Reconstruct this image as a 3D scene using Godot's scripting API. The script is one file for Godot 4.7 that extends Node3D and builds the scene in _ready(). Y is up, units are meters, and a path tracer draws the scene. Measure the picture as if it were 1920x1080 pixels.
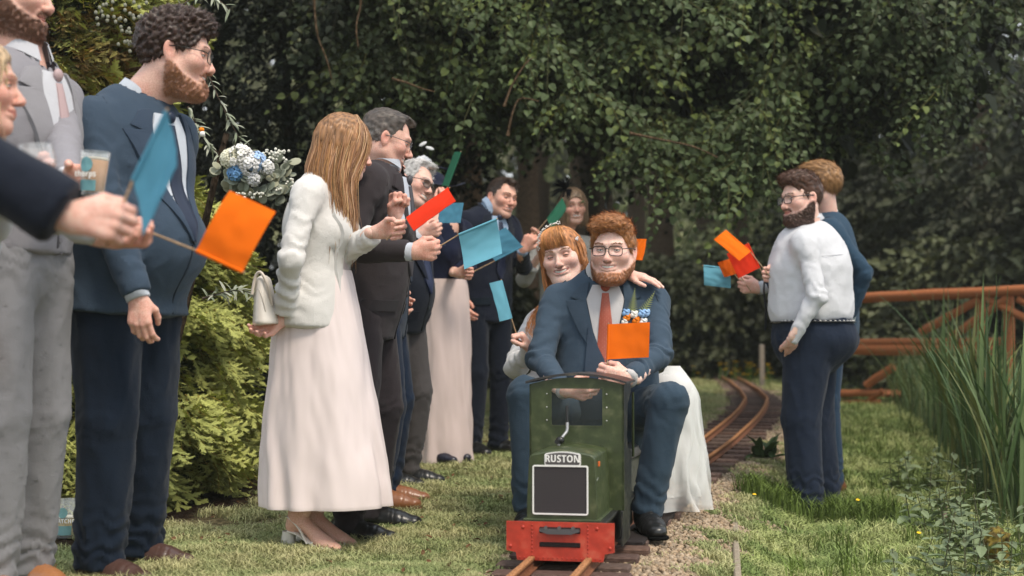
extends Node3D
# ---------------------------------------------------------------- geometry collector
class Geo:
	var V := PackedVector3Array()
	var N := PackedVector3Array()
	var C := PackedColorArray()
	var I := PackedInt32Array()
	func empty() -> bool:
		return I.is_empty()
	# rows x cols of points -> smooth sheet
	func grid(P: PackedVector3Array, rows: int, cols: int, col: Variant, close_cols := false, flip := false) -> void:
		var b := V.size()
		for r in rows:
			var ru := mini(r + 1, rows - 1)
			var rd := maxi(r - 1, 0)
			for c in cols:
				var cu := (c + 1) % cols if close_cols else mini(c + 1, cols - 1)
				var cd := (c - 1 + cols) % cols if close_cols else maxi(c - 1, 0)
				var n := (P[r * cols + cu] - P[r * cols + cd]).cross(P[ru * cols + c] - P[rd * cols + c])
				if n.length_squared() < 1e-16:
					n = (P[r * cols + cu] - P[r * cols + cd]).cross(Vector3.UP)
					if r > 0 and N.size() > b + (r - 1) * cols + c:
						n = N[b + (r - 1) * cols + c]
						if flip: n = -n
				n = n.normalized()
				V.append(P[r * cols + c])
				N.append(-n if flip else n)
				C.append(col[r * cols + c] if col is PackedColorArray else col)
		var lim := cols if close_cols else cols - 1
		for r in rows - 1:
			for c in lim:
				var c2 := (c + 1) % cols
				var a := b + r * cols + c
				var d := b + r * cols + c2
				var e := b + (r + 1) * cols + c
				var f := b + (r + 1) * cols + c2
				if flip:
					I.append_array(PackedInt32Array([a, d, e, d, f, e]))
				else:
					I.append_array(PackedInt32Array([a, e, d, d, e, f]))
	func tri(a: Vector3, b2: Vector3, c: Vector3, col: Color) -> void:
		var n := (c - a).cross(b2 - a).normalized()
		var b := V.size()
		V.append(a); V.append(b2); V.append(c)
		N.append(n); N.append(n); N.append(n)
		C.append(col); C.append(col); C.append(col)
		I.append(b); I.append(b + 1); I.append(b + 2)
	func quad(a: Vector3, b2: Vector3, c: Vector3, d: Vector3, col: Color) -> void:
		tri(a, b2, c, col)
		tri(a, c, d, col)
	# tube along points; radius list or single
	func tube(pts: PackedVector3Array, rad: Variant, sides: int, col: Color, flat := 1.0, fdir := Vector3.ZERO, caps := true) -> void:
		var n := pts.size()
		var P := PackedVector3Array()
		var last := Vector3.ZERO
		for i in n:
			var t := (pts[mini(i + 1, n - 1)] - pts[maxi(i - 1, 0)]).normalized()
			var z := fdir if fdir != Vector3.ZERO else last
			if z == Vector3.ZERO or absf(z.dot(t)) > 0.98:
				z = Vector3.UP if absf(t.y) < 0.9 else Vector3.RIGHT
			z = (z - t * z.dot(t)).normalized()
			last = z
			var x := t.cross(z)
			var r: float = rad if rad is float else rad[i]
			for s in sides:
				var a := TAU * s / sides
				P.append(pts[i] + x * cos(a) * r + z * sin(a) * r * flat)
		grid(P, n, sides, col, true, true)
		if caps:
			for e in [0, n - 1]:
				for s in sides - 2:
					var a := P[e * sides]
					var b2 := P[e * sides + s + 1]
					var c := P[e * sides + s + 2]
					if e == 0: tri(a, c, b2, col)
					else: tri(a, b2, c, col)
	func box(x: Transform3D, size: Vector3, bev: float, col: Color) -> void:
		var h := size * 0.5
		bev = minf(bev, minf(h.x, minf(h.y, h.z)) * 0.9)
		for ax in 3:
			for sg in [-1.0, 1.0]:
				var u := (ax + 1) % 3
				var v := (ax + 2) % 3
				var c := []
				for k in [[-1, -1], [1, -1], [1, 1], [-1, 1]]:
					var p := Vector3.ZERO
					p[ax] = sg * h[ax]
					p[u] = k[0] * (h[u] - bev)
					p[v] = k[1] * (h[v] - bev)
					c.append(x * p)
				if sg > 0: quad(c[0], c[3], c[2], c[1], col)
				else: quad(c[0], c[1], c[2], c[3], col)
		if bev <= 0.0: return
		for ax in 3:
			var u := (ax + 1) % 3
			var v := (ax + 2) % 3
			for su in [-1.0, 1.0]:
				for sv in [-1.0, 1.0]:
					var c := []
					for k in [[-1, 0], [1, 0], [1, 1], [-1, 1]]:
						var p := Vector3.ZERO
						p[ax] = k[0] * (h[ax] - bev)
						p[u] = su * (h[u] - (bev if k[1] == 0 else 0.0))
						p[v] = sv * (h[v] - (0.0 if k[1] == 0 else bev))
						c.append(x * p)
					if su * sv > 0: quad(c[0], c[1], c[2], c[3], col)
					else: quad(c[0], c[3], c[2], c[1], col)
		for su in [-1.0, 1.0]:
			for sv in [-1.0, 1.0]:
				for sw in [-1.0, 1.0]:
					var p0 := Vector3(su * h.x, sv * (h.y - bev), sw * (h.z - bev))
					var p1 := Vector3(su * (h.x - bev), sv * h.y, sw * (h.z - bev))
					var p2 := Vector3(su * (h.x - bev), sv * (h.y - bev), sw * h.z)
					if su * sv * sw > 0: tri(x * p0, x * p2, x * p1, col)
					else: tri(x * p0, x * p1, x * p2, col)
	func cyl(a: Vector3, b2: Vector3, r0: float, r1: float, sides: int, col: Color) -> void:
		tube(PackedVector3Array([a, b2]), [r0, r1], sides, col)
	func ball(c: Vector3, r: Vector3, bas: Basis, seg: int, col: Color) -> void:
		var P := PackedVector3Array()
		var rows := maxi(4, seg / 2 + 1)
		for i in rows:
			var th := PI * i / (rows - 1)
			for j in seg:
				var ph := TAU * j / seg
				P.append(c + bas * Vector3(r.x * sin(th) * cos(ph), r.y * cos(th), r.z * sin(th) * sin(ph)))
		var b := V.size()
		grid(P, rows, seg, col, true)
		for i in rows * seg:
			var q := bas.transposed() * (V[b + i] - c)
			N[b + i] = (bas * Vector3(q.x / (r.x * r.x), q.y / (r.y * r.y), q.z / (r.z * r.z))).normalized()
	# surface of revolution about the y axis of x; prof = [[r, y], ...]
	func lathe(x: Transform3D, prof: Array, seg: int, col: Color) -> void:
		var P := PackedVector3Array()
		for q in prof:
			for j in seg:
				var ph := TAU * j / seg
				P.append(x * Vector3(maxf(q[0], 0.00005) * cos(ph), q[1], maxf(q[0], 0.00005) * sin(ph)))
		grid(P, prof.size(), seg, col, true, true)
	func add(g: Geo, x := Transform3D()) -> void:
		var b := V.size()
		var nb := x.basis.inverse().transposed()
		var mir := x.basis.determinant() < 0.0
		if x == Transform3D():
			V.append_array(g.V)
			N.append_array(g.N)
		else:
			V.append_array(x * g.V)
			for n in g.N: N.append((nb * n).normalized())
		C.append_array(g.C)
		var k := g.I.size()
		var at := I.size()
		I.resize(at + k)
		if mir:
			for i in range(0, k, 3):
				I[at + i] = g.I[i] + b
				I[at + i + 1] = g.I[i + 2] + b
				I[at + i + 2] = g.I[i + 1] + b
		else:
			for i in k: I[at + i] = g.I[i] + b
	func smooth() -> void:
		var n := PackedVector3Array()
		n.resize(V.size())
		for i in range(0, I.size(), 3):
			var a := I[i]
			var b := I[i + 1]
			var c := I[i + 2]
			var q := (V[c] - V[a]).cross(V[b] - V[a])
			n[a] += q
			n[b] += q
			n[c] += q
		for i in n.size(): n[i] = n[i].normalized() if n[i].length_squared() > 1e-20 else Vector3.UP
		N = n
	func mesh() -> ArrayMesh:
		var a := []
		a.resize(Mesh.ARRAY_MAX)
		a[Mesh.ARRAY_VERTEX] = V
		a[Mesh.ARRAY_NORMAL] = N
		a[Mesh.ARRAY_COLOR] = C
		a[Mesh.ARRAY_INDEX] = I
		var m := ArrayMesh.new()
		m.add_surface_from_arrays(Mesh.PRIMITIVE_TRIANGLES, a)
		return m

# ---------------------------------------------------------------- rounded-solid field, meshed with surface nets
class Sdf:
	var inv: Array[Transform3D] = []
	var L := PackedFloat32Array()
	var RA := PackedFloat32Array()
	var DR := PackedFloat32Array()
	var SC := PackedFloat32Array()
	var K := PackedFloat32Array()
	var FL := PackedInt32Array()
	var box := AABB()
	var planes := []            # [normal, d]: keeps n.p < d
	var all := PackedInt32Array()
	func _grow(p: Vector3, r: float) -> void:
		var b := AABB(p - Vector3.ONE * r, Vector3.ONE * 2.0 * r)
		box = b if all.is_empty() else box.merge(b)
	func _put(x: Transform3D, l: float, ra: float, rb: float, sc: float, k: float, fl: int) -> void:
		inv.append(x.affine_inverse())
		L.append(l); RA.append(ra); DR.append(rb - ra); SC.append(sc); K.append(k); FL.append(fl)
		all.append(all.size())
	# flags: 1 subtract, 2 flat far end, 4 flat near end
	func cap(a: Vector3, b: Vector3, ra: float, rb: float, k := 0.02, fdir := Vector3.ZERO, flat := 1.0, fl := 0) -> void:
		var y := b - a
		var l := y.length()
		if l < 1e-5:
			y = Vector3.UP
			l = 1e-5
		y = y.normalized()
		var z := fdir
		if z == Vector3.ZERO or absf(z.normalized().dot(y)) > 0.99:
			z = Vector3.RIGHT if absf(y.x) < 0.9 else Vector3.UP
		z = (z - y * z.dot(y)).normalized()
		if not (fl & 1):
			_grow(a, ra * maxf(1.0, flat)); _put(Transform3D(Basis(y.cross(z), y, z * flat), a), l, ra, rb, minf(1.0, flat), k, fl)
			box = box.merge(AABB(b - Vector3.ONE * rb * maxf(1.0, flat), Vector3.ONE * 2.0 * rb * maxf(1.0, flat)))
		else:
			_put(Transform3D(Basis(y.cross(z), y, z * flat), a), l, ra, rb, minf(1.0, flat), k, fl)
	func ell(c: Vector3, r: Vector3, bas := Basis.IDENTITY, k := 0.02, fl := 0) -> void:
		if not (fl & 1): _grow(c, maxf(r.x, maxf(r.y, r.z)))
		_put(Transform3D(Basis(bas.x * r.x, bas.y * r.y, bas.z * r.z), c), 0.0, 1.0, 1.0, minf(r.x, minf(r.y, r.z)), k, fl)
	func cut(n: Vector3, p: Vector3) -> void:
		planes.append([n.normalized(), n.normalized().dot(p)])
	func one(i: int, p: Vector3) -> float:
		var q := inv[i] * p
		var l := L[i]
		var yy := clampf(q.y, 0.0, l)
		var r := RA[i]
		if l > 0.0: r += DR[i] * yy / l
		var e := Vector3(q.x, q.y - yy, q.z).length() - r
		if FL[i] & 6:
			if FL[i] & 2: e = maxf(Vector2(q.x, q.z).length() - r if q.y > l else e, q.y - l)
			if FL[i] & 4: e = maxf(Vector2(q.x, q.z).length() - r if q.y < 0.0 else e, -q.y)
		return e * SC[i]
	func f(p: Vector3, act: PackedInt32Array) -> float:
		var d := 1e9
		for i in act:
			var q := inv[i] * p
			var l := L[i]
			var yy := clampf(q.y, 0.0, l)
			var r := RA[i]
			if l > 0.0: r += DR[i] * yy / l
			var e := (Vector3(q.x, q.y - yy, q.z).length() - r)
			var fl := FL[i]
			if fl & 6:
				if fl & 2: e = maxf(Vector2(q.x, q.z).length() - r if q.y > l else e, q.y - l)
				if fl & 4: e = maxf(Vector2(q.x, q.z).length() - r if q.y < 0.0 else e, -q.y)
			e *= SC[i]
			var k := K[i]
			if fl & 1:
				var h := maxf(k - absf(d + e), 0.0)
				d = maxf(d, -e) + h * h / (4.0 * k)
			else:
				var h := maxf(k - absf(d - e), 0.0)
				d = minf(d, e) - h * h / (4.0 * k)
		for pl in planes:
			var n: Vector3 = pl[0]
			var off: float = pl[1]
			d = maxf(d, n.dot(p) - off)
		return d
	func d(p: Vector3) -> float:
		return f(p, all)
	func march(p: Vector3, dir: Vector3, most := 0.8) -> Vector3:
		var t := 0.0
		var best := 1e9
		var bt := 0.0
		for i in 60:
			var e := d(p + dir * t)
			if e < best:
				best = e
				bt = t
			if e < 0.0006: break
			t += e * 0.95
			if t > most: break
		return p + dir * bt
	func mesh(c: float, col := Color.WHITE) -> Geo:
		var g := Geo.new()
		var o := box.position - Vector3.ONE * c * 2.0
		var bx := int(ceil((box.size.x + 4.0 * c) / (4.0 * c)))
		var by := int(ceil((box.size.y + 4.0 * c) / (4.0 * c)))
		var bz := int(ceil((box.size.z + 4.0 * c) / (4.0 * c)))
		var nx := bx * 4 + 1
		var ny := by * 4 + 1
		var nz := bz * 4 + 1
		var sy := nx
		var sz := nx * ny
		var val := PackedFloat32Array()
		val.resize(nx * ny * nz)
		val.fill(1e9)
		var vid := PackedInt32Array()
		vid.resize(nx * ny * nz)
		vid.fill(-1)
		var R := 4.0 * c * 0.8661
		var blocks := PackedInt32Array()
		var es := PackedFloat32Array()
		es.resize(all.size())
		for kz in bz:
			for ky in by:
				for kx in bx:
					var ctr := o + Vector3(kx * 4 + 2, ky * 4 + 2, kz * 4 + 2) * c
					var dm := 1e9
					for i in all:
						var e := one(i, ctr)
						es[i] = e
						if not (FL[i] & 1): dm = minf(dm, e)
					if dm > R * 1.15 + 0.02: continue
					var act := PackedInt32Array()
					for i in all:
						if FL[i] & 1:
							if es[i] < R * 1.3 + K[i]: act.append(i)
						elif es[i] < dm + 2.2 * R + K[i]: act.append(i)
					var fc := f(ctr, act)
					if absf(fc) > R * 1.25: continue
					blocks.append(kx * 4 + ky * 4 * sy + kz * 4 * sz)
					for z in 5:
						for y in 5:
							var row := (kx * 4) + (ky * 4 + y) * sy + (kz * 4 + z) * sz
							for x in 5:
								if val[row + x] > 1e8:
									val[row + x] = f(o + Vector3(kx * 4 + x, ky * 4 + y, kz * 4 + z) * c, act)
		for b in blocks:
			for z in 4:
				for y in 4:
					for x in 4:
						var m := b + x + y * sy + z * sz
						var a0 := val[m]
						var a1 := val[m + 1]
						var a2 := val[m + sy]
						var a3 := val[m + sy + 1]
						var a4 := val[m + sz]
						var a5 := val[m + sz + 1]
						var a6 := val[m + sz + sy]
						var a7 := val[m + sz + sy + 1]
						var lo := minf(minf(minf(a0, a1), minf(a2, a3)), minf(minf(a4, a5), minf(a6, a7)))
						var hi := maxf(maxf(maxf(a0, a1), maxf(a2, a3)), maxf(maxf(a4, a5), maxf(a6, a7)))
						if lo >= 0.0 or hi < 0.0 or hi > 1e8: continue
						var gr := Vector3(a1 + a3 + a5 + a7 - a0 - a2 - a4 - a6, a2 + a3 + a6 + a7 - a0 - a1 - a4 - a5, a4 + a5 + a6 + a7 - a0 - a1 - a2 - a3) * 0.25
						var av := (a0 + a1 + a2 + a3 + a4 + a5 + a6 + a7) * 0.125
						var g2 := gr.length_squared()
						var off := Vector3.ZERO
						if g2 > 1e-14: off = (gr * (-av / g2)).clamp(Vector3.ONE * -0.5, Vector3.ONE * 0.5)
						var ix := m % sy
						var iy := (m / sy) % ny
						var iz := m / sz
						vid[m] = g.V.size()
						g.V.append(o + (Vector3(ix + 0.5, iy + 0.5, iz + 0.5) + off) * c)
						g.N.append(gr.normalized())
						g.C.append(col)
		for b in blocks:
			for z in 4:
				for y in 4:
					for x in 4:
						var m := b + x + y * sy + z * sz
						if vid[m] < 0: continue
						var s0 := val[m] < 0.0
						if s0 != (val[m + 1] < 0.0): _face(g, vid, m, sy, sz, s0)
						if s0 != (val[m + sy] < 0.0): _face(g, vid, m, sz, 1, s0)
						if s0 != (val[m + sz] < 0.0): _face(g, vid, m, 1, sy, s0)
		return g
	func _face(g: Geo, vid: PackedInt32Array, m: int, du: int, dv: int, inside: bool) -> void:
		var a := vid[m]
		if m - du - dv < 0: return
		var b := vid[m - du]
		var c := vid[m - du - dv]
		var e := vid[m - dv]
		if b < 0 or c < 0 or e < 0: return
		if inside:
			g.I.append(a); g.I.append(c); g.I.append(b); g.I.append(a); g.I.append(e); g.I.append(c)
		else:
			g.I.append(a); g.I.append(b); g.I.append(c); g.I.append(a); g.I.append(c); g.I.append(e)

# ---------------------------------------------------------------- scene helpers
var cam: Camera3D
var taken := {}
var mats := {}
var rng := RandomNumberGenerator.new()
var nz := FastNoiseLite.new()
var nf := FastNoiseLite.new()

func lin(r: float, g: float, b: float) -> Color:
	return Color(r, g, b)

func hexl(h: String) -> Color:      # photographed sRGB colour -> linear
	return Color(h).srgb_to_linear()

func at(px: float, py: float, d: float) -> Vector3:   # a point seen at (px, py) of the 1920 x 1080 photograph, d metres along the view axis
	return cam.transform * Vector3((px - 960.0) / 2667.0 * d, (540.0 - py) / 2667.0 * d, -d)

func numbered(called: String) -> String:
	var n: int = taken.get(called, 0)
	taken[called] = n + 1
	return called if n == 0 else "%s_%03d" % [called, n]

func thing(called: String, label: String, category: String, pos := Vector3.ZERO, group := "") -> Node3D:
	var o := Node3D.new()
	o.name = numbered(called)
	add_child(o, true)
	o.position = pos
	tag(o, label, category, group)
	return o

func tag(o: Node, label: String, category: String, group := "") -> void:
	o.set_meta("label", label)
	o.set_meta("category", category)
	if group: o.set_meta("group", group)

func part(called: String, g: Geo, m: Material, parent: Node3D) -> MeshInstance3D:
	if g.empty(): return null
	return part_mesh(called, g.mesh(), m, parent)

func part_mesh(called: String, me: Mesh, m: Material, parent: Node3D) -> MeshInstance3D:
	var o := MeshInstance3D.new()
	o.name = numbered(called) if parent == self else called
	o.mesh = me
	o.material_override = m
	parent.add_child(o, true)
	return o

func multi(called: String, me: Mesh, m: Material, xs: Array[Transform3D], cols: PackedColorArray, parent: Node) -> MultiMeshInstance3D:
	var mm := MultiMesh.new()
	mm.transform_format = MultiMesh.TRANSFORM_3D
	mm.use_colors = cols.size() > 0
	mm.mesh = me
	mm.instance_count = xs.size()
	for i in xs.size():
		mm.set_instance_transform(i, xs[i])
		if cols.size(): mm.set_instance_color(i, cols[i])
	var o := MultiMeshInstance3D.new()
	o.multimesh = mm
	o.name = numbered(called) if parent == self else called
	o.material_override = m
	parent.add_child(o, true)
	return o

func noise_tex(kind: int, freq: float, oct: int, size: int, normal := false, bump := 4.0, ramp: Gradient = null) -> NoiseTexture2D:
	var key := "tex%d_%f_%d_%d_%s_%f_%s" % [kind, freq, oct, size, normal, bump, ramp]
	if mats.has(key): return mats[key]
	var n := FastNoiseLite.new()
	n.noise_type = kind
	n.frequency = freq
	n.fractal_octaves = oct
	n.seed = 7
	var t := NoiseTexture2D.new()
	t.width = size
	t.height = size
	t.seamless = true
	t.noise = n
	t.as_normal_map = normal
	t.bump_strength = bump
	if ramp: t.color_ramp = ramp
	t.generate_mipmaps = false
	mats[key] = t
	return t

func crease_tex() -> NoiseTexture2D:
	if mats.has("crease"): return mats["crease"]
	var n := FastNoiseLite.new()
	n.noise_type = FastNoiseLite.TYPE_SIMPLEX
	n.frequency = 0.0048
	n.fractal_type = FastNoiseLite.FRACTAL_RIDGED
	n.fractal_octaves = 2
	n.domain_warp_enabled = true
	n.domain_warp_amplitude = 70.0
	n.seed = 19
	var t := NoiseTexture2D.new()
	t.width = 1024
	t.height = 1024
	t.seamless = true
	t.noise = n
	t.generate_mipmaps = false
	mats["crease"] = t
	return t

func dust_tex(mask: bool) -> Texture2D:     # pale scuffs and road dust lying on the paintwork
	var key := "dust%s" % mask
	if mats.has(key): return mats[key]
	if not mask:
		var im := Image.create(4, 4, false, Image.FORMAT_RGB8)
		im.fill(Color(0.56, 0.53, 0.42))
		mats[key] = ImageTexture.create_from_image(im)
		return mats[key]
	var g := Gradient.new()
	g.offsets = PackedFloat32Array([0.0, 0.52, 0.66, 0.80, 1.0])
	g.colors = PackedColorArray([Color(0, 0, 0), Color(0.0, 0.0, 0.0), Color(0.04, 0.04, 0.04), Color(0.12, 0.12, 0.12), Color(0.3, 0.3, 0.3)])
	mats[key] = noise_tex(FastNoiseLite.TYPE_SIMPLEX_SMOOTH, 0.006, 7, 1024, false, 4.0, g)
	return mats[key]

func ramp2(a: Color, b: Color) -> Gradient:
	var key := "r%s%s" % [a, b]
	if mats.has(key): return mats[key]
	var g := Gradient.new()
	g.set_color(0, a)
	g.set_color(1, b)
	mats[key] = g
	return g

# kinds: cloth, skin, hair, leaf, paint, wood, stone, metal, glossy, felt, soil
func mat(kind: String, c := Color.WHITE, vcol := false) -> StandardMaterial3D:
	var key := "%s%s%s" % [kind, c, vcol]
	if mats.has(key): return mats[key]
	var m := StandardMaterial3D.new()
	m.resource_name = kind
	m.albedo_color = c.linear_to_srgb()
	m.vertex_color_use_as_albedo = vcol
	m.cull_mode = BaseMaterial3D.CULL_DISABLED
	m.roughness = 0.8
	m.metallic_specular = 0.3
	var tri := false
	match kind:
		"cloth":
			m.roughness = 0.88
			m.metallic_specular = 0.2
			m.rim_enabled = true
			m.rim = 0.15
			m.rim_tint = 0.7
			tri = true
			m.uv1_scale = Vector3.ONE * 2.2
			m.albedo_texture = noise_tex(FastNoiseLite.TYPE_SIMPLEX, 0.40, 2, 1024, false, 4.0, ramp2(Color(0.80, 0.80, 0.80), Color(1, 1, 1)))
			m.normal_enabled = true
			m.normal_texture = noise_tex(FastNoiseLite.TYPE_SIMPLEX, 0.42, 1, 1024, true, 1.5)
			m.normal_scale = 0.3
			m.heightmap_enabled = true
			m.heightmap_scale = 0.10
			m.heightmap_texture = crease_tex()
		"felt":
			m.roughness = 1.0
			m.metallic_specular = 0.1
			tri = true
			m.uv1_scale = Vector3.ONE * 14.0
			m.albedo_texture = noise_tex(FastNoiseLite.TYPE_SIMPLEX, 0.25, 3, 512, false, 4.0, ramp2(Color(0.92, 0.92, 0.92), Color(1, 1, 1)))
			m.normal_enabled = true
			m.normal_texture = noise_tex(FastNoiseLite.TYPE_SIMPLEX, 0.30, 2, 512, true, 1.5)
			m.normal_scale = 0.5
			m.backlight_enabled = true
			m.backlight = Color(0.18, 0.18, 0.18)
		"satin2":
			m.roughness = 0.7
			m.metallic_specular = 0.25
			tri = true
			m.uv1_scale = Vector3.ONE * 7.0
			m.normal_enabled = true
			m.normal_texture = noise_tex(FastNoiseLite.TYPE_SIMPLEX, 0.30, 2, 512, true, 1.5)
			m.normal_scale = 0.2
		"satin":
			m.roughness = 0.45
			m.metallic_specular = 0.4
			tri = true
			m.uv1_scale = Vector3.ONE * 9.0
			m.normal_enabled = true
			m.normal_texture = noise_tex(FastNoiseLite.TYPE_SIMPLEX, 0.30, 2, 512, true, 1.5)
			m.normal_scale = 0.15
		"skin":
			m.roughness = 0.5
			m.metallic_specular = 0.4
			m.subsurf_scatter_enabled = true
			m.subsurf_scatter_strength = 0.12
			tri = true
			m.uv1_scale = Vector3.ONE * 8.0
			m.albedo_texture = noise_tex(FastNoiseLite.TYPE_SIMPLEX, 0.03, 5, 512, false, 4.0, ramp2(Color(0.88, 0.82, 0.80), Color(1, 1, 1)))
			m.normal_enabled = true
			m.normal_texture = noise_tex(FastNoiseLite.TYPE_SIMPLEX, 0.16, 3, 512, true, 1.5)
			m.normal_scale = 0.22
		"hair":
			m.roughness = 0.42
			m.metallic_specular = 0.45
		"leaf":
			m.roughness = 0.55
			m.metallic_specular = 0.34
			m.backlight_enabled = true
			m.backlight = Color(0.35, 0.4, 0.2)
		"needle":
			m.roughness = 0.75
			m.metallic_specular = 0.25
			m.backlight_enabled = true
			m.backlight = Color(0.3, 0.35, 0.15)
		"paint":
			m.roughness = 0.38
			m.metallic_specular = 0.5
			tri = true
			m.uv1_scale = Vector3.ONE * 2.2
			m.albedo_texture = noise_tex(FastNoiseLite.TYPE_SIMPLEX, 0.012, 6, 512, false, 4.0, ramp2(Color(0.78, 0.77, 0.74), Color(1, 1, 1)))
			m.roughness_texture = noise_tex(FastNoiseLite.TYPE_SIMPLEX, 0.02, 5, 512, false, 4.0, ramp2(Color(0.7, 0.7, 0.7), Color(1, 1, 1)))
			m.roughness = 0.5
			m.normal_enabled = true
			m.normal_texture = noise_tex(FastNoiseLite.TYPE_SIMPLEX, 0.05, 4, 512, true, 1.0)
			m.normal_scale = 0.12
			m.detail_enabled = true
			m.detail_blend_mode = BaseMaterial3D.BLEND_MODE_MIX
			m.detail_albedo = dust_tex(false)
			m.detail_mask = dust_tex(true)
		"wood":
			m.roughness = 0.75
			tri = true
			m.uv1_scale = Vector3(2.5, 12.0, 12.0)
			m.albedo_texture = noise_tex(FastNoiseLite.TYPE_SIMPLEX, 0.02, 6, 512, false, 4.0, ramp2(Color(0.62, 0.60, 0.58), Color(1, 1, 1)))
			m.normal_enabled = true
			m.normal_texture = noise_tex(FastNoiseLite.TYPE_SIMPLEX, 0.06, 5, 512, true, 3.0)
			m.normal_scale = 0.5
		"rust":
			m.roughness = 0.7
			m.metallic = 0.25
			tri = true
			m.uv1_scale = Vector3.ONE * 5.0
			m.albedo_texture = noise_tex(FastNoiseLite.TYPE_SIMPLEX, 0.03, 6, 512, false, 4.0, ramp2(Color(0.55, 0.5, 0.48), Color(1, 1, 1)))
			m.normal_enabled = true
			m.normal_texture = noise_tex(FastNoiseLite.TYPE_SIMPLEX, 0.06, 5, 512, true, 3.0)
			m.normal_scale = 0.4
		"bark":
			m.roughness = 0.95
			m.metallic_specular = 0.15
			tri = true
			m.uv1_scale = Vector3(3.0, 0.8, 3.0)
			m.albedo_texture = noise_tex(FastNoiseLite.TYPE_SIMPLEX, 0.03, 6, 512, false, 4.0, ramp2(Color(0.4, 0.4, 0.38), Color(1, 1, 1)))
			m.normal_enabled = true
			m.normal_texture = noise_tex(FastNoiseLite.TYPE_SIMPLEX, 0.05, 6, 512, true, 6.0)
		"ground":
			m.roughness = 1.0
			m.metallic_specular = 0.1
			tri = true
			m.uv1_world_triplanar = true
			m.uv1_scale = Vector3.ONE * 0.9
			m.albedo_texture = noise_tex(FastNoiseLite.TYPE_SIMPLEX, 0.02, 8, 1024, false, 4.0, ramp2(Color(0.45, 0.45, 0.45), Color(1, 1, 1)))
			m.normal_enabled = true
			m.normal_texture = noise_tex(FastNoiseLite.TYPE_SIMPLEX, 0.05, 6, 1024, true, 8.0)
		"leather":
			m.roughness = 0.3
			m.metallic_specular = 0.5
			tri = true
			m.uv1_scale = Vector3.ONE * 12.0
			m.normal_enabled = true
			m.normal_texture = noise_tex(FastNoiseLite.TYPE_CELLULAR, 0.08, 2, 512, true, 1.0)
			m.normal_scale = 0.3
		"metal":
			m.metallic = 0.85
			m.roughness = 0.35
		"plastic":
			m.roughness = 0.3
			m.metallic_specular = 0.5
		"eye":
			m.roughness = 0.12
		"matte":
			m.roughness = 0.95
			m.metallic_specular = 0.15
	if tri:
		m.uv1_triplanar = true
		m.uv1_triplanar_sharpness = 2.0
	mats[key] = m
	return m

func glass(c: Color, alpha: float) -> StandardMaterial3D:
	var key := "glass%s%f" % [c, alpha]
	if mats.has(key): return mats[key]
	var m := StandardMaterial3D.new()
	m.resource_name = "glass"
	m.transparency = BaseMaterial3D.TRANSPARENCY_ALPHA
	m.albedo_color = Color(c.r, c.g, c.b, alpha)
	m.roughness = 0.03
	m.cull_mode = BaseMaterial3D.CULL_DISABLED
	mats[key] = m
	return m

func sm(a: float, b: float, x: float) -> float:
	return smoothstep(a, b, x)

func lerp_poly(a: Array, t: float) -> Vector3:
	var n := a.size() - 1
	var k := clampf(t, 0.0, 1.0) * n
	var i := mini(int(k), n - 1)
	var p: Vector3 = a[i]
	return p.lerp(a[i + 1], k - i)

func spline(pts: Array, n: int) -> PackedVector3Array:     # Catmull-Rom through the points
	var o := PackedVector3Array()
	var m := pts.size()
	for k in n:
		var t := float(k) / (n - 1) * (m - 1)
		var i := mini(int(t), m - 2)
		var u := t - i
		var p0: Vector3 = pts[maxi(i - 1, 0)]
		var p1: Vector3 = pts[i]
		var p2: Vector3 = pts[i + 1]
		var p3: Vector3 = pts[mini(i + 2, m - 1)]
		o.append(p1.cubic_interpolate(p2, p0, p3, u))
	return o
# ---------------------------------------------------------------- heads (own axes: x to the left ear, y up, z out of the face; eyes at y = 0)
func tufts(out: Geo, src: Geo, n: int, length: float, width: float, flow: Vector3, col: Color, spread := 0.35, lift := 0.15) -> void:   # flow: (mode, sweep, forward)
	var m := src.V.size()
	if m == 0: return
	for k in n:
		var i := rng.randi() % m
		var p := src.V[i]
		var nn := src.N[i]
		var dir := Vector3(p.x * 2.0, -1.0, 0.35)
		if flow.x > 0.5:
			dir = Vector3(flow.y * 0.9 + p.x * 3.0, 0.15, flow.z) if p.y > 0.055 else Vector3(p.x * 1.5, -1.0, -0.35 - p.z * 2.0)
		dir += Vector3(rng.randf_range(-1, 1), rng.randf_range(-1, 1), rng.randf_range(-1, 1)) * spread
		dir = (dir - nn * dir.dot(nn)).normalized()
		var l := length * rng.randf_range(0.55, 1.25)
		var side := dir.cross(nn).normalized() * width * 0.5
		var up := nn * l
		var s := rng.randf_range(0.62, 1.45)
		var c := Color(col.r * s, col.g * s * rng.randf_range(0.94, 1.04), col.b * s)
		var b := out.V.size()
		var q := p + dir * l * 0.5 + up * lift * 0.8
		var t := p + dir * l + up * lift * rng.randf_range(0.2, 1.3)
		out.V.append(p - side - nn * 0.002); out.V.append(p + side - nn * 0.002); out.V.append(q - side * 0.9); out.V.append(q + side * 0.9); out.V.append(t)
		var n2 := (nn + dir * 0.3).normalized()
		for j in 5:
			out.N.append(nn if j < 2 else n2)
			out.C.append(c)
		out.I.append_array(PackedInt32Array([b, b + 2, b + 1, b + 1, b + 2, b + 3, b + 2, b + 4, b + 3]))

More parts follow.
